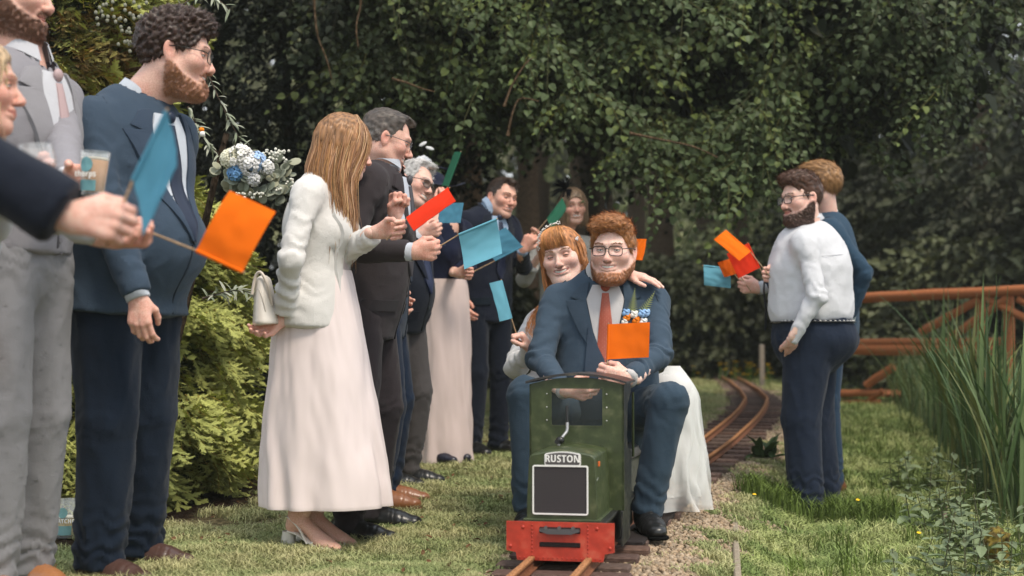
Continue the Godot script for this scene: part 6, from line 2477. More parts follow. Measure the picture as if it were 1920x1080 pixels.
func build_people() -> void:
	var navy := Color(0.056, 0.084, 0.124)
	var dnavy := Color(0.016, 0.023, 0.045)
	var midnight := Color(0.016, 0.019, 0.030)
	var char := Color(0.052, 0.046, 0.048)
	var shirtw := Color(0.66, 0.68, 0.72)
	# big man in the blue suit, left
	var sp := {"label": "big bearded man in a blue suit with curly dark hair, standing at left", "base": ground_at(232, 4.85), "h": 1.90, "yaw": 62.0, "lean": 4.0, "cell": 0.011,
		"hc": at(331, 100, 4.85), "hyaw": 98.0, "hpitch": 8.0, "hscale": 1.13, "sw": 1.16,
		"ankl": ground_at(262, 5.02) + Vector3.UP * 0.085, "ankr": ground_at(190, 4.78) + Vector3.UP * 0.085,
		"head": {"skin": SK, "hair": Color(0.050, 0.026, 0.018), "brow": Color(0.06, 0.03, 0.02), "curl": 0.75, "vol": 0.018, "hthick": 0.016, "hairline": -0.004, "tlen": 0.02, "beard": 0.006, "bchin": 2.4, "bline": -0.002, "bdense": 0.8, "beardc": Color(0.36, 0.16, 0.075), "smile": 0.8, "teeth": 0.4, "chub": 0.7, "w": 1.04, "neck": 0.066, "glasses": [Color(0.012, 0.012, 0.014), 0.0016, 0.06, 0.6, 1.0], "tufts": 3600},
		"handr": {"wrist": at(258, 556, 4.56), "dir": Vector3(0.12, -1, 0.12), "thumb": Vector3(0.9, -0.1, 0.1), "pose": "hold", "elbow": Vector3(-1, -0.2, 0.2)},
		"handl": {"wrist": at(300, 560, 5.25), "elbow": Vector3(-0.6, 0, -1)},
		"suit": {"jacket": navy, "trousers": Color(0.014, 0.020, 0.038), "shirt": Color(0.62, 0.67, 0.74), "tie": Color(0.012, 0.022, 0.045), "shoes": Color(0.075, 0.040, 0.034), "sole": Color(0.03, 0.02, 0.015), "cw": 0.205, "ww": 0.205, "hw": 0.205, "thw": 0.19, "dp": 0.80, "tdp": 0.82, "belly": 0.10, "hem": -0.12, "ra": 0.070, "lg": 1.32, "hemr": 0.058, "flare": 1.12, "seat": 0.10, "stack": 0.014, "rs": 0.075, "vee": 0.13, "vw": 0.07, "tfold": 0.010, "jfold": 0.008, "sleeve_fold": 0.009, "pockets": false, "toel": Vector3(0.9, 0, 0.25), "toer": Vector3(0.85, 0, 0.4), "buttons": 1, "shoe_scale": 1.12}}
	person("standing_man", sp)

	# charcoal suited man
	sp = {"label": "grey haired man in a charcoal suit and glasses, fist at his chin", "base": ground_at(688, 5.85), "h": 1.80, "yaw": 80.0, "lean": 7.0, "cell": 0.011,
		"hc": at(724, 262, 5.85), "hyaw": 102.0, "hpitch": 16.0, "hscale": 1.01, "sw": 1.08,
		"ankl": ground_at(700, 6.05) + Vector3.UP * 0.085, "ankr": ground_at(655, 5.72) + Vector3.UP * 0.085,
		"head": {"skin": Color(0.80, 0.52, 0.42), "hair": Color(0.105, 0.085, 0.072), "brow": Color(0.12, 0.1, 0.08), "vol": 0.002, "hthick": 0.005, "hairline": 0.010, "recess": 0.010, "tlen": 0.013, "greying": 0.6, "smile": 1.0, "teeth": 0.8, "w": 0.98, "glasses": [Color(0.10, 0.10, 0.11), 0.0013, 0.06, 0.5, 0.95], "nose": 1.15, "fwd": 0.7},
		"handr": {"grip": at(812, 469, 5.52), "dir": Vector3(1, 0.05, 0.05), "thumb": Vector3(0.55, 0.75, 0.15), "pose": "grip", "elbow": Vector3(-0.6, -1, 0.2)},
		"handl": {"wrist": at(742, 410, 5.66), "dir": Vector3(0.10, 1, 0.05), "thumb": Vector3(-0.8, 0.1, 0.45), "pose": "fist", "elbow": Vector3(0.2, -1, -0.4)},
		"suit": {"jacket": char, "trousers": char * 0.85, "shirt": Color(0.62, 0.66, 0.74), "tie": Color(0.06, 0.058, 0.065), "shoes": Color(0.012, 0.012, 0.013), "cw": 0.165, "ww": 0.150, "hw": 0.162, "dp": 0.76, "belly": 0.02, "hem": -0.15, "ra": 0.068, "vee": 0.16, "lw": 0.07, "toel": Vector3(1, 0, 0.15), "toer": Vector3(1, 0, 0.35), "jfold": 0.007, "sleeve_fold": 0.007, "shoe_scale": 1.1}}
	person("standing_man", sp)

	# hidden man in blue with tan shoes
	sp = {"label": "man in navy trousers and tan shoes, hidden behind the charcoal suited man", "base": ground_at(720, 6.7), "h": 1.70, "yaw": 85.0, "lean": 3.0, "cell": 0.014, "hc": at(712, 300, 6.7), "hyaw": 90.0, "handr": {"wrist": at(722, 560, 6.72)}, "handl": {"wrist": at(730, 540, 6.9)},
		"head": {"skin": SK, "hair": Color(0.10, 0.08, 0.07), "vol": 0.005, "smile": 0.5, "cell": 0.005, "tufts": 1000, "showeyes": false},
		"suit": {"jacket": navy * 0.7, "trousers": Color(0.018, 0.028, 0.055), "shirt": Color(0.5, 0.62, 0.75), "shoes": Color(0.24, 0.095, 0.042), "sole": Color(0.12, 0.05, 0.03), "ww": 0.14, "cw": 0.155, "hw": 0.15, "buttons": 1, "toel": Vector3(1, 0, 0.05), "toer": Vector3(1, 0, 0.25)}}
	person("standing_man", sp)

	# white haired man in sunglasses
	sp = {"label": "white haired man in sunglasses, dark jacket and grey trousers", "base": ground_at(745, 7.5), "h": 1.70, "yaw": 62.0, "lean": 5.0, "cell": 0.013, "hc": at(777, 345, 7.5), "hyaw": 58.0, "hpitch": 8.0, "hroll": -18.0, "hscale": 1.02,
		"ankl": ground_at(765, 7.55) + Vector3.UP * 0.085, "ankr": ground_at(728, 7.4) + Vector3.UP * 0.085,
		"head": {"skin": Color(0.82, 0.56, 0.46), "hair": Color(0.62, 0.60, 0.58), "vol": 0.010, "hairline": 0.026, "recess": 0.016, "smile": 1.0, "teeth": 0.9, "sweep": 0.3, "glasses": [Color(0.02, 0.02, 0.02), 0.0018, 0.72, 0.75, 1.05], "nose": 1.1, "cell": 0.004},
		"handr": {"grip": at(818, 428, 7.15), "dir": Vector3(0.9, 0.35, 0.2), "thumb": Vector3(-0.3, 0.9, 0.2), "pose": "grip", "elbow": Vector3(-0.6, -1, 0.1)}, "handl": {"wrist": at(765, 550, 7.75)},
		"suit": {"jacket": midnight * 1.3, "trousers": Color(0.085, 0.078, 0.075), "shirt": Color(0.6, 0.63, 0.68), "tie": Color(0.02, 0.03, 0.07), "shoes": Color(0.012, 0.012, 0.012), "ww": 0.165, "cw": 0.17, "hw": 0.170, "dp": 0.78, "belly": 0.05, "hem": -0.10, "lg": 1.12, "toel": Vector3(1, 0, 0.2), "toer": Vector3(1, 0, 0.3), "stack": 0.010}}
	person("standing_man", sp)

	# smiling man at the back
	sp = {"label": "smiling man in a dark navy suit and pale blue shirt, at the back", "base": ground_at(910, 8.8), "h": 1.78, "yaw": 42.0, "lean": 2.0, "cell": 0.013, "hc": at(941, 372, 8.8), "hyaw": 38.0, "hpitch": 4.0, "hroll": -10.0, "hscale": 1.03, "sw": 1.08,
		"head": {"skin": Color(0.76, 0.47, 0.36), "hair": Color(0.070, 0.046, 0.034), "greying": 0.45, "vol": 0.006, "hthick": 0.006, "hairline": 0.016, "recess": 0.010, "smile": 1.0, "teeth": 0.25, "sweep": 0.5, "lid": 0.4, "nose": 1.1, "look": Vector3(0.15, 0, 1), "cell": 0.004},
		"handl": {"grip": at(996, 447, 8.6), "dir": Vector3(0.45, 0.75, 0.25), "thumb": Vector3(0.7, 0.3, 0.3), "pose": "grip", "elbow": Vector3(0.3, -1, 0.0)},
		"handr": {"wrist": at(860, 560, 8.55), "elbow": Vector3(-0.6, 0, -0.4)},
		"suit": {"jacket": Color(0.017, 0.022, 0.036), "trousers": Color(0.014, 0.018, 0.030), "shirt": Color(0.36, 0.47, 0.62), "tie": Color(0.012, 0.016, 0.04), "shoes": Color(0.012, 0.012, 0.012), "ww": 0.165, "cw": 0.18, "hw": 0.168, "dp": 0.7, "hem": -0.14, "vee": 0.20, "button": Color(0.08, 0.075, 0.07)}}
	person("standing_man", sp)

	# bearded man in the white shirt
	sp = {"label": "bearded man in a white shirt and navy trousers, hand in his pocket", "base": ground_at(1522, 7.4), "h": 1.75, "yaw": -108.0, "lean": 1.5, "cell": 0.011, "hc": at(1502, 372, 7.4), "hyaw": -66.0, "hpitch": 6.0, "hroll": 2.0, "hscale": 1.06, "sw": 1.14,
		"ankl": ground_at(1510, 7.28) + Vector3.UP * 0.085, "ankr": ground_at(1545, 7.5) + Vector3.UP * 0.085,
		"head": {"skin": SKP, "hair": Color(0.100, 0.046, 0.027), "brow": Color(0.06, 0.03, 0.02), "vol": 0.020, "hthick": 0.009, "sidet": 0.35, "hairline": 0.004, "tlen": 0.030, "sweep": 0.5, "beard": 0.009, "bchin": 1.1, "bline": 0.012, "beardc": Color(0.050, 0.024, 0.016), "smile": 0.8, "chub": 0.4, "w": 1.02, "neck": 0.064, "glasses": [Color(0.02, 0.022, 0.026), 0.0024, 0.10, 0.55, 1.0]},
		"handl": {"wrist": at(1484, 640, 7.19), "dir": Vector3(0.25, -0.8, -1.1), "thumb": Vector3(-1, 0, 0.3), "pose": "flat", "elbow": Vector3(1, 0.0, 0.8)},
		"handr": {"grip": at(1438, 515, 7.42), "dir": Vector3(-1, 0.1, 0.1), "thumb": Vector3(-0.5, 0.7, 0.1), "pose": "grip", "elbow": Vector3(0.3, -1, -0.4)},
		"suit": {"top": "shirt", "shirt_is_top": true, "collar_up": 0.066, "jacket": Color(0.74, 0.745, 0.77), "trousers": Color(0.017, 0.025, 0.046), "shirt": Color(0.74, 0.745, 0.77), "front": false, "shoes": Color(0.02, 0.014, 0.012), "cw": 0.192, "ww": 0.190, "hw": 0.196, "thw": 0.197, "dp": 1.06, "tdp": 1.04, "belly": 0.0, "hem": 0.071, "flare": 0.98, "ra": 0.060, "lg": 1.42, "rs": 0.070, "jfold": 0.009, "sleeve_fold": 0.006, "cuff": -0.005, "cuffr": 0.55, "seat": 0.19, "stack": 0.014, "hemr": 0.060, "rise": 0.078, "toel": Vector3(-1, 0, 0.3), "toer": Vector3(-1, 0, 0.1), "cuffs": false}}
	var m := person("standing_man", sp)
	var J: Dictionary = sp.J
	# belt, tie hanging free, yoke seam
	var g := Geo.new()
	var ring := PackedVector3Array()
	var f: Sdf = sp.field
	var tf := trouser_field(J, sp.suit)
	for k in 49:
		var a := TAU * k / 48
		var dd: Vector3 = J.l0 * cos(a) + J.f0 * sin(a)
		var c: Vector3 = J.pelvis + J.up * 0.058 * J.S
		var p := tf.march(c + dd * 0.5, -dd, 0.6)
		ring.append(p + dd * 0.004)
	g.tube(ring, 0.016, 6, Color(0.03, 0.03, 0.035), 0.22, Vector3.UP, false)
	var belt := part("belt", g, mat("leather", Color.WHITE, true), m)
	g = Geo.new()
	for k in range(0, 48, 1):
		var a := ring[k].lerp(ring[k + 1], 0.25)
		var b := ring[k].lerp(ring[k + 1], 0.7) + Vector3.UP * 0.007
		var out := Vector3(a.x - J.pelvis.x, 0, a.z - J.pelvis.z).normalized() * 0.0045
		g.cyl(a + out, b + out, 0.003, 0.003, 5, Color(0.7, 0.68, 0.62))
	part("belt_braid", g, mat("leather", Color.WHITE, true), belt).set_meta("kind", "stuff")
	g = Geo.new()
	var tie0: Vector3 = J.neck + J.f * 0.10
	var chest: Vector3 = f.march(J.pelvis + J.up * 0.30 + J.f * 0.7, -J.f, 1.0)
	var belly: Vector3 = f.march(J.pelvis + J.up * 0.13 + J.f * 0.7, -J.f, 1.0) + J.f * 0.012
	var low: Vector3 = belly - Vector3.UP * 0.11 + J.f * 0.004
	var tp := spline([tie0, chest + J.f * 0.01, belly, low], 14)
	var P := PackedVector3Array()
	for i in 14:
		for q in [-1.0, -0.4, 0.4, 1.0]: P.append(tp[i] + J.l * q * lerpf(0.018, 0.038, i / 13.0) * (0.35 if i == 13 else 1.0) + J.f * (0.004 if absf(q) < 0.5 else 0.0))
	g.grid(P, 14, 4, Color(0.012, 0.018, 0.042))
	part("tie", g, mat("satin", Color.WHITE, true), m)
	g = Geo.new()
	var yk := PackedVector3Array()
	for k in 15:
		var u := lerpf(-0.185, 0.185, k / 14.0)
		yk.append(f.march(J.pelvis + J.up * (0.40 - 0.35 * absf(u) * absf(u)) * J.S + J.l * u - J.f * 0.6, J.f, 1.0) - J.f * 0.001)
	g.tube(yk, 0.0012, 5, Color(0.62, 0.62, 0.65), 1.0, Vector3.ZERO, false)
	part("yoke_seam", g, mat("cloth", Color.WHITE, true), m)

	# blond man in the blue suit
	sp = {"label": "fair haired man in a blue suit, behind the man in the white shirt", "base": ground_at(1556, 8.15), "h": 1.86, "yaw": -100.0, "lean": 1.0, "cell": 0.014, "hc": at(1538, 350, 8.15), "hyaw": -118.0, "hpitch": 6.0, "hscale": 1.08, "sw": 1.08,
		"head": {"skin": SKP, "hair": Color(0.36, 0.19, 0.075), "vol": 0.018, "hthick": 0.012, "smile": 0.3, "sweep": 0.4, "tlen": 0.03, "cell": 0.0045, "sidet": 0.7, "showeyes": false},
		"handl": {"wrist": at(1590, 600, 8.0), "elbow": Vector3(1, 0, 0.5)},
		"suit": {"jacket": Color(0.038, 0.072, 0.115), "trousers": Color(0.028, 0.056, 0.10), "shirt": Color(0.6, 0.68, 0.74), "shoes": Color(0.16, 0.07, 0.035), "cw": 0.185, "ww": 0.17, "hw": 0.18, "dp": 0.8, "hem": -0.10, "toel": Vector3(-1, 0, 0.2), "toer": Vector3(-1, 0, 0)}}
	person("standing_man", sp)
	sp = {"label": "brown haired man almost hidden behind the man in the white shirt, arm out", "base": ground_at(1530, 8.0), "h": 1.78, "yaw": -85.0, "cell": 0.014, "hc": at(1502, 374, 8.0), "hyaw": -60.0, "hscale": 1.05, "sw": 0.95,
		"head": {"skin": SKP, "hair": Color(0.22, 0.09, 0.035), "vol": 0.02, "smile": 0.3, "cell": 0.005, "tufts": 2200, "hthick": 0.014},
		"handl": {"grip": at(1394, 535, 7.66), "dir": Vector3(-1, 0.12, 0.05), "thumb": Vector3(-0.3, 0.9, 0.2), "pose": "grip", "elbow": Vector3(0.4, -1, 0.2)},
		"suit": {"jacket": Color(0.018, 0.028, 0.060), "trousers": Color(0.018, 0.028, 0.055), "shirt": Color(0.6, 0.62, 0.66), "tie": Color(0.02, 0.03, 0.05), "shoes": Color(0.02, 0.015, 0.012), "cw": 0.15, "ww": 0.14, "hw": 0.15, "toel": Vector3(-1, 0, 0.2), "toer": Vector3(-1, 0, 0)}}
	person("standing_man", sp)

	# man in the grey suit at the left edge
	sp = {"label": "man in a pale grey suit with tan shoes, cut off by the left edge", "base": ground_at(30, 4.45), "h": 1.98, "yaw": 72.0, "lean": 1.0, "cell": 0.013, "hc": at(30, -16, 4.45), "hyaw": 88.0, "hpitch": 10.0, "hscale": 1.08,
		"ankl": ground_at(62, 4.62) + Vector3.UP * 0.085, "ankr": ground_at(-10, 4.38) + Vector3.UP * 0.085,
		"head": {"skin": SK, "hair": Color(0.07, 0.04, 0.03), "vol": 0.01, "beard": 0.009, "bchin": 1.4, "bline": 0.015, "beardc": Color(0.16, 0.075, 0.045), "smile": 0.4, "w": 1.0, "neck": 0.064, "cell": 0.0045},
		"handl": {"grip": at(152, 332, 4.05), "dir": Vector3(0.85, 0.1, 0.5), "thumb": Vector3(-0.2, 1, 0.1), "pose": "hold", "elbow": Vector3(-0.2, -1, -0.3)},
		"handr": {"wrist": at(-60, 600, 4.2), "elbow": Vector3(-1, 0, 0.2)},
		"suit": {"jacket": Color(0.30, 0.29, 0.31), "trousers": Color(0.27, 0.265, 0.275), "lapel": Color(0.33, 0.32, 0.34), "shirt": Color(0.66, 0.66, 0.70), "tie": Color(0.42, 0.30, 0.30), "shoes": Color(0.36, 0.15, 0.06), "sole": Color(0.1, 0.05, 0.03), "cw": 0.18, "ww": 0.165, "hw": 0.175, "dp": 0.72, "hem": 0.0, "lg": 1.08, "toel": Vector3(0.8, 0, 0.6), "toer": Vector3(0.7, 0, 0.7), "stack": 0.011, "tfold": 0.009}}
	person("standing_man", sp)
	# owner of the navy sleeve
	sp = {"label": "man whose navy sleeve and fist reach in from the left edge", "base": ground_at(-330, 2.9), "h": 1.80, "yaw": 70.0, "cell": 0.013, "hc": at(-300, -150, 2.9), "hyaw": 80.0,
		"head": {"skin": SKP, "hair": Color(0.08, 0.05, 0.035), "vol": 0.01, "cell": 0.006, "tufts": 600},
		"handr": {"grip": at(220, 420, 2.82), "dir": Vector3(1, -0.08, 0.12), "thumb": Vector3(0.35, 0.8, -0.1), "pose": "grip", "elbow": Vector3(-0.6, -1, 0.3)},
		"hands": 1.05, "suit": {"jacket": Color(0.017, 0.020, 0.034), "trousers": Color(0.018, 0.022, 0.04), "shirt": Color(0.6, 0.6, 0.65), "shoes": Color(0.02, 0.02, 0.02), "front": false, "ra": 0.085, "cuffr": 0.78, "cuff": 0.015, "cuffs": false}}
	person("standing_man", sp)
	groom()
	blazer_woman()
	hat_woman()
	cardigan_woman()
	bride()
	blonde_woman()

func groom() -> void:
	var blue := Color(0.062, 0.092, 0.130)
	var tm := StandardMaterial3D.new()
	tm.resource_name = "dotted_silk"
	tm.roughness = 0.5
	var im := Image.create(64, 64, false, Image.FORMAT_RGB8)
	im.fill(Color(0.60, 0.27, 0.17))
	for c in [Vector2i(16, 16), Vector2i(48, 48)]:
		for y in range(-4, 5):
			for x in range(-4, 5):
				if x * x + y * y < 14: im.set_pixel(c.x + x, c.y + y, Color(0.88, 0.66, 0.55))
	tm.albedo_texture = ImageTexture.create_from_image(im)
	tm.uv1_triplanar = true
	tm.uv1_scale = Vector3.ONE * 62.0
	tm.cull_mode = BaseMaterial3D.CULL_DISABLED
	var sp := {"label": "red haired groom in a blue three piece suit driving the locomotive", "base": ground_at(1135, 6.05), "h": 1.86, "yaw": -4.0, "lean": 1.0, "cell": 0.010,
		"pelvis": at(1136, 768, 6.08), "hc": at(1149, 470, 5.98), "hyaw": -16.0, "hpitch": 2.0, "hroll": -1.0, "hscale": 1.08, "sw": 1.13,
		"ankl": at(1213, 955, 5.66), "ankr": at(992, 948, 5.70), "kneel": Vector3(0.35, 1.0, 0.6), "kneer": Vector3(-0.45, 1.0, 0.6), "shy": 0.45, "necky": 0.525,
		"head": {"skin": Color(0.90, 0.65, 0.55), "hair": Color(0.42, 0.18, 0.065), "brow": Color(0.30, 0.13, 0.06), "vol": 0.020, "hthick": 0.012, "hairline": 0.006, "sweep": -0.6, "fwd": 0.6, "tlen": 0.030, "curl": 0.10, "beard": 0.0045, "bchin": 1.2, "bdense": 0.72, "beardc": Color(0.52, 0.20, 0.065), "moustache": 0.35, "smile": 0.85, "teeth": 0.55, "chub": 0.6, "w": 1.03, "neck": 0.068, "cell": 0.0032, "hcell": 0.0042, "tufts": 9000, "btufts": 4200, "glasses": [Color(0.018, 0.014, 0.013), 0.0019, 0.05, 0.55, 1.0], "iris": Color(0.10, 0.11, 0.10), "look": Vector3(0.1, 0.0, 1), "lid": 0.52},
		"handr": {"wrist": at(1058, 731, 5.70), "dir": Vector3(1, -0.12, 0.1), "thumb": Vector3(0.1, 0.9, 0.5), "pose": "hold", "elbow": Vector3(-0.7, -0.8, -0.1)},
		"handl": {"grip": at(1139, 702, 5.66), "dir": Vector3(-1, 0.14, 0.05), "thumb": Vector3(0, 1, 0.15), "pose": "pinch", "elbow": Vector3(0.8, -0.8, -0.1)},
		"suit": {"jacket": blue, "trousers": Color(0.047, 0.071, 0.105), "shirt": Color(0.62, 0.60, 0.60), "tie": Color.WHITE, "tie_mat": tm, "shoes": Color(0.012, 0.012, 0.013), "cw": 0.186, "ww": 0.186, "hw": 0.19, "thw": 0.19, "dp": 0.70, "belly": 0.06, "hem": -0.06, "ra": 0.062, "lg": 1.0, "rs": 0.066, "vee": 0.19, "vw": 0.068, "lw": 0.082, "tie_end": 0.20, "jfold": 0.007, "sleeve_fold": 0.009, "buttons": 0, "toel": Vector3(0.12, 0, 1), "toer": Vector3(-0.1, 0, 1), "tfold": 0.007, "lk": 0.05, "shoe_scale": 1.12, "stack": 0.006, "pockets": false, "drop": 0.02}}
	var n := person("groom", sp)
	var J: Dictionary = sp.J
	var js: Sdf = sp.field
	# waistcoat shows between the jacket fronts
	var g := Geo.new()
	var S: float = J.S
	patch(g, js, J.pelvis, J.l, J.up, -J.f, [Vector3(-0.068, 0.30 * S, 0), Vector3(-0.062, 0.22 * S, 0), Vector3(-0.085, 0.12 * S, 0), Vector3(-0.105, -0.02, 0)], [Vector3(0.068, 0.30 * S, 0), Vector3(0.062, 0.22 * S, 0), Vector3(0.085, 0.12 * S, 0), Vector3(0.105, -0.02, 0)], 0.0165, Color(0.052, 0.077, 0.112), 9, 14)
	# cut its neckline: narrow vee over the tie
	var wc := Geo.new()
	for q in [-1.0, 1.0]:
		var a := [Vector3(q * 0.004, 0.205 * S, 0), Vector3(q * 0.003, 0.12 * S, 0), Vector3(q * 0.003, -0.03, 0)]
		var b := [Vector3(q * 0.072, 0.335 * S, 0), Vector3(q * 0.088, 0.14 * S, 0), Vector3(q * 0.115, -0.03, 0)]
		if q > 0: patch(wc, js, J.pelvis, J.l, J.up, -J.f, a, b, 0.020, Color(0.052, 0.077, 0.112), 6, 14)
		else: patch(wc, js, J.pelvis, J.l, J.up, -J.f, b, a, 0.0195, Color(0.052, 0.077, 0.112), 6, 14)
	var w := part("waistcoat", wc, mat("cloth", Color.WHITE, true), n)
	for k in 3:
		var bg := Geo.new()
		var p := js.march(J.pelvis + J.up * (0.165 - k * 0.06) * S + J.l * 0.010 + J.f * 0.5, -J.f, 1.0)
		bg.cyl(p + J.f * 0.020, p + J.f * 0.0255, 0.0085, 0.0075, 12, Color(0.02, 0.022, 0.03))
		part("button", bg, mat("plastic", Color.WHITE, true), w)
	# buttonhole posy on the breast
	var o: Vector3 = sp.base
	var bp: Vector3 = js.march(J.pelvis + J.up * 0.375 * S + J.l * 0.122 + J.f * 0.5, -J.f, 1.0) + J.f * 0.012
	var bt := thing("buttonhole", "small posy of blue, white and orange flowers on the groom's jacket", "buttonhole", o + bp)
	bt.scale = Vector3.ONE * 1.4
	for k in 2:
		g = Geo.new()
		var d := Vector3([0.10, 0.55][k], 1.0, 0.15).normalized()
		var sd := d.cross(Vector3(0, 0, 1)).normalized()
		for j in 11:
			var t := j / 10.0
			for q in [-1.0, 1.0]:
				var b := d * (0.005 + 0.072 * t) + Vector3([-0.008, 0.022][k], 0.006, 0)
				var tip: Vector3 = b + (sd * q + d * 0.55).normalized() * 0.021 * (1.05 - t)
				g.tri(b - d * 0.0032, tip, b + d * 0.0032, Color(0.26, 0.29, 0.12))
		part("fern", g, mat("needle", Color.WHITE, true), bt)
	for q in [[-0.026, 0.010, Color(0.25, 0.42, 0.68)], [0.022, 0.008, Color(0.28, 0.46, 0.72)], [0.034, 0.010, Color(0.30, 0.46, 0.70)], [-0.002, 0.005, Color(0.80, 0.77, 0.70)], [-0.030, -0.016, Color(0.80, 0.77, 0.70)], [0.026, -0.017, Color(0.78, 0.77, 0.74)], [0.004, -0.013, Color(0.75, 0.20, 0.02)], [-0.024, -0.004, Color(0.75, 0.22, 0.02)]]:
		g = Geo.new()
		for j in 9:
			var a := TAU * j / 9.0
			var r := 0.0080 if j % 2 else 0.0045
			g.ball(Vector3(q[0] + cos(a) * r, q[1] + sin(a) * r, 0.006 + 0.003 * (j % 3)), Vector3(0.0078, 0.0078, 0.0045), Basis(Vector3(cos(a * 2.0), sin(a), 0.3).normalized(), a), 7, q[2])
		g.ball(Vector3(q[0], q[1], 0.006), Vector3(0.010, 0.010, 0.007), Basis(), 8, q[2])
		part("flower", g, mat("matte", Color.WHITE, true), bt)
	g = Geo.new()
	g.ball(Vector3(0, -0.004, 0.0), Vector3(0.042, 0.022, 0.005), Basis(), 12, Color(0.16, 0.19, 0.13))
	part("leaf_backing", g, mat("leaf", Color.WHITE, true), bt)
	for k in 9:
		var a: float = lerpf(-2.9, 0.4, k / 8.0) if k < 7 else [0.5, 2.8][k - 7]
		g = leaf_geo(0.030, 0.014, 0.15, Color(0.20, 0.24, 0.17))
		var lf := part("leaf", g, mat("leaf", Color.WHITE, true), bt)
		var dz := Vector3(cos(a), sin(a), 0.15).normalized()
		var bx := Vector3(0, 0, 1).cross(dz).normalized()
		lf.transform = Transform3D(Basis(bx, dz.cross(bx), dz), Vector3(cos(a) * 0.022, sin(a) * 0.014 - 0.004, 0.0))
	# wedding ring
	g = Geo.new()
	var hx: Transform3D = J.hxr
	var pts := PackedVector3Array()
	for k in 13: pts.append(hx * (Vector3(-0.0095, 0.108, 0.011) + Vector3(cos(TAU * k / 12), 0.25 * sin(TAU * k / 12), sin(TAU * k / 12)) * 0.0105))
	g.tube(pts, 0.0018, 6, Color(0.75, 0.72, 0.68), 1.0, Vector3.ZERO, false)
	part("ring", g, mat("metal", Color.WHITE, true), n)

func dress_top(n: Node3D, sp: Dictionary, J: Dictionary, o: Dictionary, called := "blouse") -> Sdf:
	var js := jacket_field(J, o, false)
	sp.field = js
	var jm := jacket_field(J, o)
	if o.get("opening", true): jm.cap(J.neck - J.up * o.get("scoop", 0.05) + J.f * 0.04, J.neck + J.up * 0.2 + J.f * 0.03, o.get("neckr", 0.062), 0.08, 0.01, Vector3.ZERO, 1.0, 1)
	var g := jm.mesh(sp.get("cell", 0.012), o.jacket)
	var jb := []
	for side in ["l", "r"]:
		var sh: Vector3 = J["sh" + side]
		var el: Vector3 = J["el" + side]
		var wr: Vector3 = J["wr" + side]
		jb.append([el, (wr - sh).normalized(), 0.085, o.get("sleeve_fold", 0.006), 16.0])
		jb.append([el.lerp(wr, 0.5), (wr - el).normalized(), 0.09, o.get("sleeve_fold", 0.006), 18.0])
		jb.append([sh.lerp(el, 0.4), (el - sh).normalized() + J.f * 0.4, 0.08, o.get("sleeve_fold", 0.006) * 0.6, 12.0])
	fold(g, o.get("jfold", 0.006), 6.5, jb)
	part(called, g, mat("cloth", Color.WHITE, true), n)
	return js

